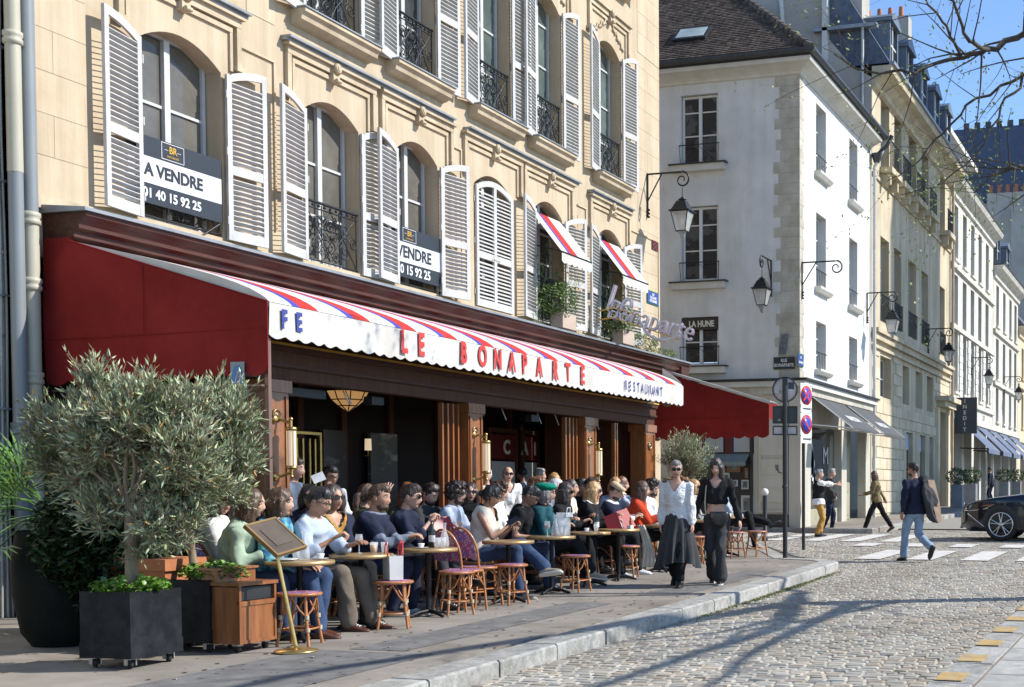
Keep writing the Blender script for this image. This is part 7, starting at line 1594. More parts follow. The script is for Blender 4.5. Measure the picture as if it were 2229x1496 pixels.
def person(label,x,y,face,sit=True,sc_=1.,lean=6,twist=0,hy=0,hp=0,hands=((.36,.14,.62),(.36,-.14,.62)),knees=None,ankles=None,skn='light',hair=('dark','short'),top=None,bottom=None,shoes=None,sleeve=2,female=False,glasses=None,hat=None,skirt=None,far=False,coat=None,beard=None,zoff=0,chair=None,who=None,jacket=None,curl=.7,neckv=False,elh=None,legs=True,roll=0,sock=None):
    PC[0]+=1; seed=PC[0]*7.3; rr=random.Random(PC[0])
    g=gz(x)+zoff; root=thing('person',label,'person',(x,y,g),R(face)); root.scale=(sc_,)*3
    w_=.92 if female else 1.; Z=Vector((0,0,1)); F0=Vector((1,0,0)); 
    vox=.026 if far else .0145
    pel=Vector((0,0,.515 if sit else .93)); L=R(lean); up=Vector((math.sin(L),0,math.cos(L))); S0=Vector((0,1,0)); tw=R(twist)
    up=(Matrix.Rotation(R(roll),3,'X')@up)
    def rot(v,a): return Matrix.Rotation(a,3,up)@v
    fr=Vector((math.cos(L),0,-math.sin(L)))
    sS=rot(S0,tw); sF=rot(fr,tw); TL=.478 if sit else .50
    sh=pel+up*TL; nk=pel+up*(TL+.045); 
    hdir=(up*.7+Z*.5+sF*.18).normalized(); hc=nk+hdir*(.148 if not female else .142)
    shl=[sh+sS*.172*w_+up*-.032,sh-sS*.172*w_+up*-.032]
    # legs
    hips=[pel+S0*.09+Z*-.02,pel-S0*.09+Z*-.02]
    if sit:
        kn=[Vector(k_) for k_ in (knees or ((.44,.13,.53),(.44,-.13,.53)))]; an=[Vector(a) for a in (ankles or ((.46,.12,.09),(.50,-.12,.09)))]
    else:
        an=[Vector(a) for a in (ankles or ((.05,.09,.09),(-.05,-.09,.09)))]; kn=[]
        for i in(0,1): k_,a_=ik(hips[i],an[i],.43,.43,(1,0,.1)); kn.append(k_); an[i]=a_
    hd=[]; el=[]
    for i in(0,1):
        hint=Vector((-.35,(.55 if i==0 else -.55),-.9)) if not elh else Vector(elh[i])
        e,h=ik(shl[i],hands[i],.285,.255,hint); el.append(e); hd.append(h)
    def torso(m,ex,z0=-.06,z1=1.,bust=True,hip=.0,lo=0):
        secs=[]
        for t,a,b in((-.14,.13,.10),(-.06,.165,.125),(.04,.160,.120),(.18,.135,.105),(.32,.150,.118),(.42,.168,.115),(.49,.165,.092),(.512,.135,.080),(.53,.10,.07),(.56,.055,.055)):
            if t<z0-.001 or t>z1: continue
            if female: a*= {.18:.90,.04:1.04,-.06:1.05}.get(t,.93); b*=(1.06 if t==.32 else .95)
            q=max(0,min(1,(t-.04)/.4)); s_=rot(S0,tw*q); f_=rot(fr,tw*q); c=pel+up*t
            if t>.3: c=c+f_*(.006)
            if sit and t<0: c=c+F0*.03
            secs.append((c,s_,f_,a+ex+hip*(t<.05),b+ex+hip*(t<.05)+(.018 if female and t==.32 else 0)))
        loft(m,secs)
    def arm(m,i,ex,upto=2):
        capsule(m,shl[i],el[i],.054*w_+ex,.042*w_+ex) if upto>=1 else None
        if upto==.5: capsule(m,shl[i],shl[i].lerp(el[i],.62),.052*w_+ex,.048*w_+ex)
        if upto==1.5: capsule(m,el[i],el[i].lerp(hd[i],.25),.040*w_+ex,.036*w_+ex+.004)
        if upto>=2: capsule(m,el[i],el[i].lerp(hd[i],.93),.040*w_+ex,.026*w_+ex)
    def leg(m,i,ex,upto=1.,flare=0):
        capsule(m,hips[i],kn[i],.082+ex,.058+ex); capsule(m,kn[i],kn[i].lerp(an[i],.35),.056+ex,.055+ex*1.1)
        capsule(m,kn[i].lerp(an[i],.35),kn[i].lerp(an[i],upto),.054+ex*1.1,(.036+ex*1.6+flare))
    # body: one continuous surface
    m=MB(); torso(m,-.012); 
    for i in(0,1): arm(m,i,-.006)
    if legs:
        for i in(0,1): leg(m,i,-.010)
    capsule(m,nk-up*.06,hc-hdir*.04,.056*w_,.052*w_)
    if far and legs is False: pass
    vs,fs=remesh(m,vox,3)
    b=MB(); b.add(vs,fs,True)
    # head in place
    Hf=rot(Vector((math.cos(L*.4),0,-math.sin(L*.4))),tw); Hq=Matrix.Rotation(R(hy),3,Z); Hf=(Hq@Hf); Hf.normalize(); Hs=Z.cross(Hf).normalized(); Hf=(Matrix.Rotation(R(hp),3,Hs)@Hf); Hu=Hf.cross(Hs).normalized(); hs_=(1.04 if not female else 1.0) if sit else (1.02 if not female else .98)
    HM=Matrix((Hf,Hs,Hu)).transposed().to_4x4(); HM.translation=hc+Hf*.018
    hm=HM@Matrix.Diagonal((hs_,hs_,hs_,1))
    k0=len(b.v); b.v+=[tuple(hm@Vector(v)) for v in HG.v]; b.f+=[tuple(i+k0 for i in f) for f in HG.f]; b.sm+=HG.sm; b.mi+=HG.mi; b.tone+=HG.tone
    # hands with five fingers each
    if not far or True:
        for i in(0,1):
            f=(hd[i]-el[i]).normalized(); side=Vector((0,1,0)) if i==0 else Vector((0,-1,0)); nn=(Vector((0,0,-1)) if sit else -side); nn=(nn-f*nn.dot(f)); nn=nn.normalized() if nn.length>.05 else f.orthogonal().normalized(); s=f.cross(nn).normalized()
            if s.dot(-side if sit else Vector((1,0,0)))<0: s=-s     # thumb side
            cu=curl if not isinstance(curl,(tuple,list)) else curl[i]
            for j,o_ in enumerate((.030,.010,-.010,-.029)):
                Lf=(.038,.043,.040,.031)[j]; k1=hd[i]+f*(.080-(.004*abs(j-1)))+s*o_; d1=(f*math.cos(cu)+nn*math.sin(cu)); d2=(f*math.cos(cu*1.9)+nn*math.sin(cu*1.9)); sp=s*o_*(.35 if cu<.2 else .05)
                b.tube([hd[i]+s*o_*.5-f*.01,hd[i]+f*.04+s*o_*.9,k1,k1+d1*Lf+sp,k1+d1*Lf+d2*Lf*.8+sp*1.6],[.016,.015,.0105,.0092,.007],6)
            b.tube([hd[i]+s*.018,hd[i]+s*.038+f*.03+nn*.008,hd[i]+s*(.052 if cu>.2 else .075)+f*.058+nn*.014,hd[i]+s*(.050 if cu>.2 else .095)+f*.085+nn*.02],[.016,.0135,.011,.008],6)
    me=b.mesh('body'); [me.materials.append(q) for q in (skin(skn),LIP,EYEW,EYED)]; link('body',me,None,root)
    def cloth_(name,fn,mat,ex_v=None,disp=.010,fr_=8,sq=(1,1,.7)):
        m=MB(); fn(m); vs,fs=remesh(m,ex_v or vox,4,0 if far else disp,fr_,seed,sq); 
        if neckv and name in('top','jacket'):
            def inV(f_):
                c=sum((Vector(vs[i]) for i in f_),Vector((0,0,0)))/len(f_)-pel; t_=c.dot(up); f0=.34 if name=='jacket' else .40
                return c.dot(sF)>.02 and t_>f0 and abs(c.dot(sS))<.02+.62*(t_-f0)
            fs=[f_ for f_ in fs if not inV(f_)]
        q=MB(); q.add(vs,fs,True); me=q.mesh(name); [me.materials.append(mm_) for mm_ in (mat if isinstance(mat,(list,tuple)) else [mat])]; return link(name,me,None,root)
    if bottom is not None and legs:
        def fb(m):
            torso(m,.008,z0=-.15,z1=.10)
            for i in(0,1): leg(m,i,.015,.94,bottom[1] if len(bottom)>1 else 0)
        cloth_('trousers',fb,bottom[0],disp=.010,fr_=7)
    if skirt is not None:
        mat_,zl,wd=skirt; m=MB(); n=40; rows=[]
        for i in range(15):
            t=i/14; z=pel.z+.10-(pel.z+.10-zl)*t; rx=.125+(wd-.125)*t**.8; ry=.155+(wd*.98-.155)*t**.8
            rows.append([( .03*t+ (rx*(1+.16*t*math.sin(11*a+1.9*math.sin(2*a)+t*2.2)+.05*t*math.sin(23*a+t*3)))*math.cos(a)-.05*t*math.sin(t*2),(ry*(1+.16*t*math.sin(11*a+1.9*math.sin(2*a)+t*2.2)+.05*t*math.sin(23*a+t*3)))*math.sin(a),z+.05*t*math.sin(a*2+1)) for a in [2*PI*k/72 for k in range(73)]])
        m.sheet(rows); me=m.mesh('skirt'); me.materials.append(mat_); link('skirt',me,None,root)
    if top is not None:
        lo=-.06 if sit else -.10
        if sleeve=='crop': lo=.16
        def ft(m):
            torso(m,.014,z0=(-.06 if sleeve!='crop' else .17),z1=.535)
            if sleeve!=0:
                for i in(0,1): arm(m,i,.014,2 if sleeve=='crop' else sleeve)
            if not sit and sleeve!='crop': loft(m,[(pel+up*-.09,S0,fr,.180*w_+.018,.155),(pel+up*.06,S0,fr,.170*w_+.012,.14)])
        cloth_('top',ft,top,disp=.017,fr_=7)
        if not neckv and not far:
            m=MB(); m.tube([nk+up*-.025+rot(S0,tw)*.066*math.cos(a)+sF*(.062*math.sin(a)+.006)+up*(.012*math.sin(a)*-1) for a in [2*PI*k/16 for k in range(17)]],.013,6,caps=False); me=m.mesh('collar'); me.materials.append(top if not isinstance(top,(list,tuple)) else top[0]); link('collar',me,None,root)
    if jacket is not None:
        def fj(m):
            torso(m,.020,z0=-.06,z1=.535 if not sit else .512)
            for i in(0,1): arm(m,i,.020,jacket[1] if len(jacket)>1 else 2)
            if not sit: loft(m,[(pel+up*-.05,S0,fr,.185,.145),(pel+up*.06,S0,fr,.175,.14)])
        cloth_('jacket',fj,jacket[0],disp=.018,fr_=7)
    # shoes
    if shoes is not None and legs:
        for i in(0,1):
            sd_=(an[i]-kn[i]).normalized(); 
            if sit and abs(sd_.z)>.9 or (not sit and an[i].z<.12): fo=Vector((1,0,0)); dn=Vector((0,0,-1))
            else: 
                dn=sd_; fo=Vector((1,0,0))-dn*dn.x; fo=fo.normalized() if fo.length>.1 else Vector((0,0,1))
                if sit: fo,dn=(fo*.80+dn*.60).normalized(),(dn*.80-fo*.60).normalized()
            sdv=dn.cross(fo).normalized(); A=an[i]; m=MB()
            def sec(f_,d_,a,b_): return (A+fo*f_+dn*d_,sdv,dn,a,b_)
            loft(m,[sec(-.065,.045,.022,.022),sec(-.055,.04,.036,.042),sec(.0,.035,.042,.048),sec(.06,.048,.043,.035),sec(.12,.058,.047,.026),sec(.165,.062,.040,.020),sec(.19,.064,.022,.013)],14)
            capsule(m,A-sd_*.04,A+dn*.03,.042,.040)
            vs,fs=remesh(m,.012 if not far else .02,3); q=MB(); q.add(vs,fs,True); me=q.mesh('shoe'); me.materials.append(shoes[0]); so=link('shoe',me,None,root)
            m=MB(); loft(m,[(A+fo*f_+dn*.082,sdv,dn,a,.012) for f_,a in((-.068,.02),(-.06,.036),(.0,.040),(.12,.049),(.17,.042),(.198,.02))],14); me=m.mesh('sole'); me.materials.append(shoes[1]); link('sole',me,None,so)
            if len(shoes)>2 and shoes[2]:
                m=MB()
                for k_ in range(3): c=A+fo*(.055+.022*k_)+dn*(.008+.008*k_); m.tube([c-sdv*.022,c-dn*.008,c+sdv*.022],.004,4)
                me=m.mesh('laces'); me.materials.append(CHINA); link('laces',me,None,so)
    def hl(m,mat,name,par=root):
        me=m.mesh(name); me.transform(hm); me.materials.append(mat); return link(name,me,None,par)
    hcol,hst=hair; hmt=hairm(hcol,HAIR[hcol])
    if hst!='bald':
        m=MB(); 
        if hst=='short': m.ball((-.016,0,.036),1,20,14,(.092,.083,.098)); m.ball((.012,0,.085),1,14,10,(.078,.066,.052))
        elif hst=='balding': m.ball((-.026,0,.005),1,18,12,(.082,.083,.072))
        elif hst=='curly': m.ball((-.02,0,.035),1,20,14,(.105,.100,.105)); m.ball((.02,0,.09),1,14,10,(.085,.075,.055))
        else: m.ball((-.014,0,.026),1,20,14,(.099,.088,.110))
        if hst in('long','longer'):
            Lh=.34 if hst=='longer' else .24
            for a in(60,85,110,135,160,180,200,225,250,275,300):
                ar=R(a); r0=.075; p=[(-.014+r0*math.cos(ar)*1.05,r0*math.sin(ar),.02),(-.014+.088*math.cos(ar),.082*math.sin(ar)*1.02,-.06),(-.02+.080*math.cos(ar),.084*math.sin(ar),-.06-Lh*.5),(-.035+.07*math.cos(ar),.080*math.sin(ar),-.06-Lh*rr.uniform(.85,1.05))]
                m.tube(p,[.034,.032,.029,.014],8)
        if hst=='bob':
            for a in(65,95,125,155,180,205,235,265,295): ar=R(a); m.tube([(-.01+.075*math.cos(ar),.078*math.sin(ar),.03),(-.012+.088*math.cos(ar),.088*math.sin(ar),-.05),(-.01+.075*math.cos(ar),.080*math.sin(ar),-.115)],[.034,.034,.024],8)
        if hst=='bun': m.ball((-.115,0,-.01),.036,10,8); m.ball((-.03,0,.0),1,14,10,(.085,.080,.08))
        if hst=='pony': m.tube([(-.10,0,.03),(-.14,.0,.0),(-.145,0,-.10),(-.13,0,-.22)],[.025,.03,.03,.012],8)
        vs,fs=remesh(m,.012 if not far else .02,2,.007 if hst!='curly' else .017,16 if hst!='curly' else 34,seed,(1,1,.25) if hst!='curly' else (1,1,1)); q=MB(); q.add(vs,fs,True)
        if not far:      # loose locks breaking the outline
            Lk=.055 if hst in('long','longer') else .028
            for _ in range(520):
                f_=fs[rr.randrange(len(fs))]; c=sum((Vector(vs[i]) for i in f_),Vector((0,0,0)))/len(f_); n_=(Vector(vs[f_[1]])-Vector(vs[f_[0]])).cross(Vector(vs[f_[2]])-Vector(vs[f_[0]]))
                if n_.length<1e-9: continue
                n_.normalize(); dn_=Vector((-.25,0,-1)) if hst!='curly' else Vector((rr.gauss(0,1),rr.gauss(0,1),rr.gauss(0,1)))
                d=dn_+n_*rr.uniform(.15,.75)+Vector((rr.gauss(0,.25),rr.gauss(0,.25),rr.gauss(0,.25))); d.normalize(); w__=d.cross(n_); w__=w__.normalized()*.0035 if w__.length>1e-6 else Vector((.003,0,0)); q.add([c-n_*.004-w__,c-n_*.004+w__,c+d*Lk*rr.uniform(.6,1.3)],[(0,1,2)],True)
        hl(q,hmt,'hair')
    if beard:
        m=MB(); m.ball((.030,0,-.078),1,16,10,(.058,.058,.042)); 
        vs,fs=remesh(m,.010,1,.004,30,seed); q=MB(); q.add(vs,fs,True); hl(q,hairm(beard,HAIR[beard]),'beard')
    if glasses:
        m=MB()
        for s in(-1,1):
            m.obox((.096,s*.033,.012),(0.25*-s*0+0,1,0),(0,0,1),(1,0,0),.026,.019,.003) if glasses=='sun' else m.tube([(.096,s*.033+.025*math.cos(a),.012+.02*math.sin(a)) for a in [2*PI*k/12 for k in range(13)]],.0025,4)
            m.tube([(.094,s*.056,.018),(.05,s*.076,.016),(-.01,s*.081,.010)],.0035,4)
        m.tube([(.098,-.01,.018),(.102,0,.02),(.098,.01,.018)],.003,4); hl(m,LENS,'sunglasses' if glasses=='sun' else 'spectacles')
    if hat=='beret':
        m=MB(); m.ball((-.02,.0,.082),1,24,14,(.135,.125,.045)); m.lathe([(.090,.045),(.096,.06),(.09,.075)],(0,0,0),20); m.ball((-.02,0,.128),.008,6,5)
        vs,fs=remesh(m,.012,2,.006,12,seed); q=MB(); q.add(vs,fs,True); hl(q,fab('beret_green',(.0,.16,.105),.2),'beret')
    if hat=='cap':
        m=MB(); m.ball((-.008,0,.070),1,22,12,(.112,.095,.062)); 
        vs,fs=remesh(m,.012,1); q=MB(); q.add(vs,fs,True); q.sheet([[(.085+.055*i/4*(1-(abs(j-4)/4)**2*.7),(j-4)*.019,.052-.012*i/4-.004*abs(j-4)) for j in range(9)] for i in range(5)]); hl(q,fab('cap_beige',(.50,.38,.25),.2),'flat_cap')
    if chair is not None: 
        seat_chair(x-.03*math.cos(R(face)),y-.03*math.sin(R(face)),R(face),who or label)
    root['_']=0; del root['_']
    return root,hc,hd,HM
def at(px,py,Y,sit=True,face=-85,back=.10,off=(0,0)):
    """world x,y of the pelvis so that the head shows at the photo pixel on row Y"""
    X,Z_=ony(px,py,Y); return X+off[0]-back*math.cos(R(face)),Y+off[1]-back*math.sin(R(face))
# fabrics
F_=dict(lblue=fab('light_blue',(.33,.38,.46)),white=fab('white',(.62,.62,.61),.3),navy=fab('navy',(.014,.018,.036)),black=fab('black',(.010,.010,.011)),brownt=fab('brown_trouser',(.13,.105,.08)),jean=fab('blue_denim',(.035,.058,.115)),ljean=fab('pale_denim',(.20,.28,.38)),grey=fab('grey_hoodie',(.14,.16,.20)),sage=fab('sage_green',(.27,.34,.25)),teal=fab('teal',(.015,.07,.085)),cream=fab('cream_top',(.58,.53,.44),.2),olive=fab('olive',(.06,.06,.03)),dgrey=fab('dark_grey',(.035,.036,.038)),orange=fab('orange_red',(.42,.045,.015)),must=fab('mustard',(.36,.20,.05)),khaki=fab('khaki',(.16,.12,.06)),turq=M('fabric_turquoise_print',(.01,.10,.22),col2=(.15,.42,.45),rough=.9,scale=14,ramp=(.42,.58)),dskirt=fab('charcoal_skirt',(.040,.041,.042)),tan=fab('tan_suede',(.22,.085,.025)),wq=M('fabric_quilted_white',(.60,.60,.60),col2=(.70,.70,.70),rough=.8,scale=5,bump=.9,bscale=16,bdist=.03,stretch=(1,1,1.6)),bluegr=fab('denim_jacket',(.10,.13,.18)),pattern=M('fabric_grey_pattern',(.10,.10,.10),col2=(.45,.45,.43),rough=.9,scale=16,ramp=(.45,.55)))
LB=M('leather_black',(.012,.012,.013),rough=.35,coat=.2); LBR=M('leather_brown',(.085,.030,.016),rough=.45,var=.2,scale=12); SOLW=M('sole_white',(.55,.54,.51),rough=.6); SNW=M('sneaker_white',(.55,.56,.56),rough=.6); SNG=M('sneaker_grey_beige',(.30,.27,.21),rough=.8); SOLB=M('sole_black',(.015,.015,.015),rough=.7)
A=at
C1=((.44,.13,.53),(.46,-.02,.62)); 
def P(label,px,py,Y,face=-84,**k):
    back=.12 if k.get('sit',True) else .03
    if k.get('sit',True): k.setdefault('sc_',1.09); k.setdefault('zoff',0); k['zoff']-=.02
    x,y=at(px,py,Y,face=face,back=back*k.get('sc_',1)); k.setdefault('chair',1 if k.get('sit',True) else None); k.setdefault('bottom',(F_['black'],)); k.setdefault('shoes',(LB,SOLB))
    if not k.get('sit',True) or k.get('chair')==0: k['chair']=None
    return person(label,x,y,face,**k)
TBL=((.42,.13,.78),(.44,-.13,.78))
# ---- front row, left to right
P('woman in sunglasses glimpsed through the olive leaves at the left',490,1108,8.75,-60,female=True,hair=('dark','long'),glasses='sun',top=F_['white'],hy=-50,legs=True,who='the woman glimpsed through the olive leaves')
P('woman in a sage green blouse with long brown hair, seated behind the glass screen',533,1140,8.25,-70,female=True,hair=('brown','longer'),top=F_['sage'],bottom=(F_['jean'],),skn='light',lean=14,hands=((.34,.05,.86),(.36,-.10,.74)),curl=1.1,who='the woman in sage green')
P('sitter in a turquoise patterned scarf and blue jeans hidden by the menu board',607,1137,8.05,-75,female=True,hair=('brown','bob'),top=F_['turq'],bottom=(F_['jean'],),shoes=(LBR,SOLB),lean=10,ankles=((.40,.12,.09),(.50,-.12,.09)),who='the sitter in turquoise')
P('man in spectacles with a light blue shirt and brown trousers',680,1118,8.05,-80,skn='mid',hair=('black','short'),glasses='clear',top=F_['lblue'],sleeve=1.5,bottom=(F_['brownt'],.01),shoes=(LBR,SOLW,True),lean=14,hp=14,hands=((.52,.02,.80),(.44,-.20,.86)),curl=(.4,1.3),knees=((.47,.16,.52),(.44,-.10,.54)),ankles=((.58,.20,.09),(.46,-.02,.09)),who='the man in light blue')
P('woman in sunglasses and navy coat with a mustard scarf, facing half right',731,1130,8.35,-108,female=True,skn='mid',hair=('dark','bob'),glasses='sun',top=F_['must'],neckv=True,jacket=(F_['navy'],),lean=4,hands=((.40,-.12,.80),(.40,-.28,.76)),hy=6,who='the woman in the navy coat')
P('man with short grey flecked hair in a grey hoodie turning to the right',822,1113,8.25,-76,skn='mid',hair=('brown','short'),beard='brown',top=F_['grey'],jacket=(F_['navy'],.5),lean=10,hands=((.46,.02,.80),(.48,-.14,.80)),bottom=(F_['navy'],),shoes=(SNW,SOLW),ankles=((.40,.12,.09),(.30,-.12,.09)),hy=-8,who='the man in the grey hoodie')
P('man in sunglasses and navy sweater holding food over the table',886,1116,8.35,-76,skn='light',hair=('dark','short'),glasses='sun',top=F_['navy'],sleeve=1.5,bottom=(F_['dgrey'],.01),shoes=(LB,SOLB,True),lean=12,hands=((.36,.10,.93),(.40,-.08,.94)),curl=1.3,knees=((.45,.12,.58),(.50,-.14,.56)),ankles=((.72,.02,.33),(.58,-.16,.09)),who='the man in the navy sweater')
P('woman with a dark bun and cream strap top looking at her phone',1062,1092,8.10,-78,female=True,skn='mid',hair=('black','bun'),glasses='clear',top=F_['cream'],sleeve=0,neckv=True,bottom=(F_['jean'],.02),shoes=(SNG,SOLW),lean=12,hp=16,hands=((.38,.02,.80),(.40,-.07,.84)),curl=1.0,knees=((.46,.10,.62),(.46,-.10,.56)),ankles=((.78,-.06,.36),(.52,-.12,.09)),who='the woman with the bun')
P('young man in a black t-shirt leaning over beside the woman with the phone',1130,1083,8.25,-72,skn='tan',hair=('black','short'),glasses='clear',top=F_['black'],sleeve=.5,bottom=(F_['jean'],.02),shoes=(SNG,SOLW),lean=20,hp=28,hands=((.22,.26,.66),(.34,-.16,.66)),who='the young man in the black t-shirt')
P('woman with a green beret, spectacles and teal jacket',1186,1100,8.15,-74,female=True,skn='light',hair=('grey','bob'),glasses='clear',hat='beret',top=F_['black'],jacket=(F_['teal'],),lean=10,hands=((.44,.02,.84),(.38,-.12,.78)),shoes=(SNG,SOLW),knees=((.46,.12,.53),(.48,-.04,.60)),ankles=((.56,.1,.09),(.70,-.02,.22)),who='the woman in the green beret')
P('woman with straight dark hair and sunglasses in black beside the green beret',1228,1098,8.30,-74,female=True,skn='mid',hair=('dark','long'),glasses='sun',top=F_['black'],lean=10,hands=((.46,.02,.86),(.40,-.14,.80)),curl=1.1,who='the dark haired woman in black')
P('blonde woman in sunglasses and a black jacket',1293,1090,8.20,-74,female=True,skn='light',hair=('blond','long'),glasses='sun',top=F_['white'],jacket=(F_['black'],),lean=8,hands=((.40,.06,.84),(.40,-.12,.78)),shoes=(SNW,SOLW),who='the blonde woman')
P('bearded man in a beige flat cap reading the red menu',1331,1098,8.25,-72,skn='light',hair=('dark','short'),beard='dark',hat='cap',top=F_['white'],jacket=(F_['navy'],.5),lean=14,hp=24,hands=((.44,.08,.82),(.44,-.10,.80)),shoes=(SNW,SOLB,True),who='the man in the beige cap')
P('woman with long brown hair in an orange red top',1398,1094,8.05,-70,female=True,skn='light',hair=('brown','longer'),top=F_['orange'],lean=8,hands=((.42,.06,.80),(.42,-.12,.80)),who='the woman in the orange red top')
P('dark haired man with a beard beside the orange red top',1418,1085,8.45,-84,skn='light',hair=('dark','curly'),beard='dark',top=F_['white'],lean=8,who='the bearded man at the end of the row')
# ---- rows behind
P('woman in dark sunglasses and navy coat behind the light blue shirt',676,1086,9.15,-130,female=True,skn='mid',hair=('black','bob'),glasses='sun',top=F_['navy'],hy=-14,who='the woman behind the light blue shirt')
P('waiter in a white shirt and spectacles standing in the first bay',706,1048,9.75,-110,sit=False,sc_=.93,lean=12,hp=12,skn='mid',hair=('black','short'),glasses='clear',top=F_['white'],bottom=(F_['black'],),hands=((.32,.2,1.02),(.34,-.2,1.0)))
P('person in a denim jacket reaching an arm out with a folded paper behind the pillar',634,1035,9.95,-74,sit=False,sc_=.97,lean=4,hair=('dark','short'),skn='light',top=F_['bluegr'],hands=((.44,.10,1.40),(.10,-.25,.9)),curl=1.2)
P('fair haired woman in an olive jacket raising an open hand',806,1090,9.15,-60,female=True,skn='light',hair=('brown','pony'),top=F_['olive'],hy=40,hands=((.10,.28,.80),(.30,-.20,1.20)),curl=(.8,.06),who='the woman with the raised hand')
P('woman with wavy auburn hair facing the street in the back row',889,1086,9.55,-125,female=True,skn='light',hair=('auburn','long'),top=F_['olive'],who='the auburn haired woman')
P('bearded man in a dark grey shirt looking down at his menu',936,1086,9.05,-100,skn='light',hair=('dark','short'),beard='dark',top=F_['dgrey'],hp=22,lean=8,hands=((.40,.12,.82),(.40,-.10,.84)),who='the bearded man with a menu')
P('man with curly dark hair and sunglasses in a pale blue shirt',992,1080,8.75,-76,skn='light',hair=('dark','curly'),glasses='sun',beard='brown',top=F_['lblue'],lean=8,hands=((.42,.08,.80),(.42,-.10,.80)),who='the man in the pale blue shirt')
P('smiling woman with dark fringe and sunglasses beside the middle pillar',1024,1085,9.25,-140,female=True,skn='light',hair=('dark','longer'),glasses='sun',top=F_['black'],who='the smiling woman with sunglasses')
P('white haired person in a white shirt behind the middle pillar',1058,1046,9.95,-150,sit=False,sc_=.92,skn='light',hair=('white','short'),top=F_['white'],bottom=(F_['dgrey'],))
P('balding man in black sunglasses and an open white shirt standing inside',1103,1040,9.9,-130,sit=False,sc_=.93,skn='light',hair=('dark','balding'),glasses='sun',top=F_['white'],neckv=True,hy=-10)
P('dark haired person turned away in front of the grey panes',1141,1038,10.6,60,sit=False,sc_=.93,skn='tan',hair=('black','short'),top=F_['lblue'])
P('grey haired man in a light blue shirt turned away inside',1166,1042,10.3,-60,sit=False,sc_=.92,skn='light',hair=('grey','short'),top=F_['lblue'])
P('curly brown haired person between the bun and the black t-shirt',1090,1080,8.95,-70,female=True,skn='light',hair=('brown','curly'),top=F_['white'],who='the curly haired person')
P('auburn curly haired woman with sunglasses above the green beret',1172,1068,9.05,-70,female=True,skn='light',hair=('auburn','curly'),glasses='sun',top=F_['black'],who='the auburn curly haired woman',zoff=.05)
P('older woman with grey blond hair and sunglasses at the back',1208,1052,9.6,-130,female=True,skn='light',hair=('blond','long'),glasses='sun',top=F_['dgrey'],zoff=.12,who='the grey blond woman')
P('white haired person with red spectacles at the back',1212,1070,9.0,-84,female=True,skn='light',hair=('white','short'),glasses='clear',top=F_['grey'],zoff=.03,who='the person with red spectacles')
P('dark haired woman with bare arms in a pale top behind the black dress',1246,1072,8.85,-68,female=True,skn='light',hair=('dark','pony'),top=F_['cream'],sleeve=.5,zoff=.03,who='the woman in the pale top')
P('dark haired man in shade behind the pale top',1266,1075,9.3,-100,skn='tan',hair=('black','short'),top=F_['black'],zoff=.02,who='the man in shade')
P('brown haired man with bright forehead before the third pillar',1294,1064,9.1,-68,skn='light',hair=('brown','short'),top=F_['black'],zoff=.05,who='the man before the third pillar')
P('fair woman in black sunglasses drinking behind the beige cap',1340,1066,9.0,-150,female=True,skn='light',hair=('blond','bob'),glasses='sun',top=F_['lblue'],hands=((.30,.10,1.0),(.36,-.12,.78)),zoff=.05,who='the woman drinking')
P('auburn haired woman in profile behind the beige cap',1357,1066,9.3,-66,female=True,skn='light',hair=('auburn','bun'),top=F_['navy'],zoff=.06,who='the auburn woman in profile')
P('blond woman in a grey patterned top seated between the two walkers',1514,1058,8.6,-84,female=True,skn='light',hair=('blond','bob'),glasses='sun',top=F_['pattern'],who='the woman in the patterned top',shoes=(SNW,SOLW))
P('sitter in black with crossed legs at the last table before the sign post',1590,1092,8.75,-80,skn='light',hair=('dark','short'),top=F_['lblue'],knees=((.46,.10,.60),(.48,-.08,.66)),ankles=((.86,.0,.50),(.60,-.12,.09)),shoes=(LB,SOLB),lean=4,zoff=-.02,who='the sitter with crossed legs')
# ---- standing and walking
x,y,z=onground(1467,1279,0); person('woman in a white quilted jacket and long charcoal skirt walking towards us',x+.12,y,190,sit=False,sc_=.965,female=True,skn='light',hair=('grey','short'),glasses='sun',top=F_['white'],neckv=True,jacket=(F_['wq'],),skirt=(F_['dskirt'],.30,.30),bottom=(F_['black'],),shoes=(LB,SOLB),hands=((.06,.235,.80),(.03,-.225,.82)),ankles=((.16,.08,.09),(-.22,-.09,.15)),lean=3,hy=14,hp=4,curl=.6)
r_=bpy.data.objects.get('person')
x,y,z=onground(1558,1272,0); person('young woman in a black crop top and wide black trousers walking towards us',x+.05,y,193,sit=False,sc_=.985,female=True,skn='light',hair=('dark','longer'),top=F_['black'],sleeve='crop',neckv=True,bottom=(F_['dgrey'],.035),shoes=(LB,SOLW),hands=((.05,.34,.82),(.08,-.34,.80)),ankles=((.16,.07,.09),(-.16,-.08,.12)),lean=3,hy=0,hp=14,curl=.5)
x,y,z=onground(1992,1222,-.125); pm=person('man in navy shirt and pale jeans crossing the road, jacket over his shoulder',x,y,48,sit=False,sc_=1.04,skn='mid',hair=('black','short'),glasses='sun',beard='dark',top=F_['navy'],bottom=(F_['ljean'],.012),shoes=(LB,SOLB),hands=((.02,.27,.86),(.16,-.22,1.36)),ankles=((.22,.09,.09),(-.36,-.07,.26)),lean=2,hy=30,curl=(.5,1.4),zoff=-.125,elh=((-.4,.5,-.9),(-.3,-.8,-.5)))
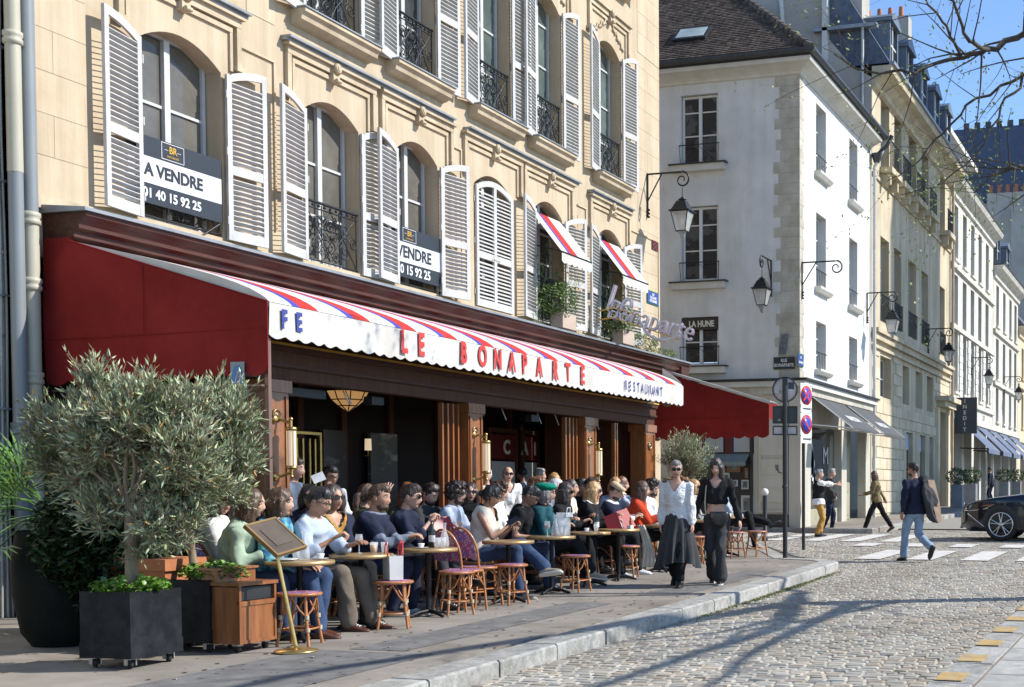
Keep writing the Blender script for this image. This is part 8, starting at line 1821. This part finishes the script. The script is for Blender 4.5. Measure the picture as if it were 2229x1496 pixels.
x,y,z=onground(1781,1168,-.11); person('man in mustard trousers and black gilet pointing along the street',x,y,-62,sit=False,sc_=.98,skn='light',hair=('grey','short'),top=F_['white'],sleeve=1.5,jacket=(F_['black'],.0),bottom=(F_['must'],.01),shoes=(LB,SOLB),hands=((.14,.20,.92),(.56,-.02,1.36)),curl=(.6,.2),zoff=-.11,lean=0)
x,y,z=onground(1803,1158,-.11); person('man in a dark puffer jacket and jeans beside the pointing man',x,y,-60,sit=False,sc_=1.0,skn='light',hair=('grey','short'),top=F_['dgrey'],jacket=(F_['dgrey'],),bottom=(F_['navy'],),shoes=(LBR,SOLB),hands=((.2,.1,1.05),(.12,-.22,.95)),ankles=((.12,.09,.09),(-.2,-.09,.09)),zoff=-.11)
x,y,z=onground(1908,1158,-.11); person('young woman in black leggings striding across with a phone in her hand',x,y,100,sit=False,sc_=.96,female=True,skn='light',hair=('brown','longer'),top=F_['khaki'],bottom=(F_['black'],),shoes=(LBR,SOLB),hands=((.34,.06,1.08),(-.26,-.14,.86)),ankles=((.34,.06,.09),(-.42,-.06,.16)),zoff=-.11,lean=4)
X,_=ony(2158,1065,9.1); person('man in a dark suit standing by the far shop doors',X,9.1,80,sit=False,sc_=1.02,skn='tan',hair=('black','short'),top=F_['navy'],jacket=(F_['navy'],),bottom=(F_['navy'],),shoes=(LB,SOLB),hands=((.06,.24,.84),(.06,-.24,.84)),far=True)
# ================================================================== things people hold or wear
PH=M('phone_black',(.012,.012,.014),rough=.15)
def held(name,label,cat,c,u,v,a,b,t,mat,pt='case'):
    r=thing(name,label,cat,tuple(c)); m=MB(); u=Vector(u).normalized(); v=Vector(v); v=(v-u*v.dot(u)).normalized(); m.obox(c,u,v,u.cross(v),a,b,t); m.build(pt,mat,r); return r
def pt(px,py,Y): x,z=ony(px,py,Y); return Vector((x,Y,z))
held('mobile_phone','dark red phone in the hands of the woman with the bun','phone',pt(1116,1134,7.66),(.55,-.6,.45),(.2,.3,.8),.07,.035,.005,PH)
held('mobile_phone','phone held by the young woman striding across','phone',pt(1874,1079,8.05),(.1,1,.1),(1,0,.1),.07,.035,.006,PH)
held('folded_paper','white folded paper in the outstretched denim sleeve','paper',pt(693,1040,9.52),(.5,-.5,.3),(0,.2,1),.07,.05,.006,CHINA,'sheet')
rm=thing('menu_card','open red menu held by the man in the beige cap','menu',tuple(pt(1350,1138,7.8)))
for s,pc,u in((-1,(1335,1140),(.3,-.85,.35)),(1,(1362,1130),(.75,-.45,.25))):
    c=pt(*pc,7.8); m=MB(); u=Vector(u).normalized(); v=Vector((.3,.3,.9)); v=(v-u*v.dot(u)).normalized(); m.obox(c,u,v,u.cross(v),.10,.15,.003); m.build('cover',M('menu_red',(.34,.025,.025),rough=.4,var=.08),rm)
rm=thing('menu_card','red menu on the lap of the bearded man in dark grey','menu',tuple(pt(955,1140,8.6))); m=MB(); m.obox(pt(962,1141,8.55),(.9,-.3,0),(.1,.4,.9),(0,1,0),.15,.10,.004); m.build('cover',MATS['menu_red'],rm)
# scarf hanging at the red top, handbag strap, jacket over the shoulder
sc2=thing('scarf','cream scarf draped down from the table near the white jacket','scarf',(17.9,7.4,.7)); m=MB(); g=[]
A0,A1=pt(1395,1143,7.45),pt(1412,1235,7.35)
for i in range(13):
    t=i/12; c=A0.lerp(A1,t)+Vector((0,-.05*math.sin(t*3),0)); wd=.05+.05*t
    g.append([c+Vector((.28,-.95,0))*((j-5)/5*wd)+Vector((1,.3,0))*(.02*math.sin(j*2.1+i*.4)) for j in range(11)])
m.sheet(g); m.build('cloth',F_['cream'],sc2)
# jacket over the crossing man's shoulder
X,Y,Z=onground(1992,1222,-.125)
jk=thing('jacket','dark jacket with beige lining slung over the shoulder of the crossing man','jacket',(X+.05,Y-.25,Z+1.4)); 
fw=Vector((math.cos(R(48)),math.sin(R(48)),0)); lf=Vector((-fw.y,fw.x,0)); O=Vector((X,Y,Z)); m=MB()
def jp(a,b,c): return O+fw*a+lf*b+Vector((0,0,c))
secs=[]
for t,a,b,z_,wa,wb_ in((0,.12,-.17,1.42,.05,.05),(.15,.02,-.19,1.54,.10,.055),(.3,-.13,-.20,1.46,.17,.05),(.5,-.17,-.21,1.25,.19,.05),(.7,-.19,-.23,1.0,.20,.055),(.9,-.21,-.25,.84,.20,.05),(1,-.23,-.25,.74,.13,.03)):
    secs.append((jp(a,b,z_),(lf*.9-fw*.3).normalized(),fw if z_<1.4 else (fw*.3+Vector((0,0,1))).normalized(),wa,wb_))
loft(m,secs,16); vs,fs=remesh(m,.014,3,.034,6,3.,(1,1,.5)); q=MB(); q.add(vs,fs,True); q.build('shell',F_['dgrey'],jk)
m=MB(); g=[[jp(-.12-.10*t-.06,-.30-.10*t+.03*j-.03*math.sin(3*t+j),1.50-.78*t) for j in range(5)] for t in [i/8 for i in range(9)]]; m.sheet(g); m.build('lining',fab('beige_lining',(.30,.21,.15)),jk)
# fur collar of the white jacket and the skirt wearer
x,y,z=onground(1467,1279,0); fur=thing('fur_collar','brown fur collar round the neck of the white quilted jacket','collar',(x,y,z+1.4)); m=MB(); rr=random.Random(6); ct=Vector((x+.12-.03,y,z+1.395))
f9=Vector((math.cos(R(190)),math.sin(R(190)),0)); l9=Vector((-f9.y,f9.x,0))
ring_=[ct+l9*.145*math.cos(a)-f9*(.07*math.sin(a)+.01)+Vector((0,0,.035*math.sin(a))) for a in [(-25+230*k/14)*PI/180 for k in range(15)]]
m.tube(ring_,[.02]+[.042]*13+[.02],8); vs,fs=remesh(m,.012,1,.016,30,2); q=MB(); q.add(vs,fs,True); q.build('fur',M('brown_fur',(.14,.075,.035),col2=(.32,.20,.11),rough=.95,scale=30,bump=1,bscale=70),fur)
x,y,z=onground(1558,1272,0); hb=thing('handbag','small black shoulder bag on a pale strap worn by the woman in black','bag',(x-.05,y,z+.9)); f9=Vector((math.cos(R(193)),math.sin(R(193)),0)); l9=Vector((-f9.y,f9.x,0)); O=Vector((x+.05,y,z))
m=MB(); m.tube([O-l9*.12+f9*.02+Vector((0,0,1.44)),O-l9*.13+f9*.13+Vector((0,0,1.30)),O-l9*.145+f9*.135+Vector((0,0,1.1)),O-l9*.13+f9*.15+Vector((0,0,.95))],.009,5); m.build('strap',M('strap_pale',(.42,.38,.30),rough=.5),hb)
m=MB(); loft(m,[(O+f9*(.15)+l9*(.05)+Vector((0,0,z_)),l9,f9,a,.045) for z_,a in((.79,.06),(.83,.10),(.90,.13),(.96,.135),(.99,.12))],14); m.build('pouch',LB,hb)
bpy.data.scenes.remove(_TS)
# the two arrow plates' bracket pieces and every label are final; give each stray part its own mesh
bpy.context.view_layer.update()
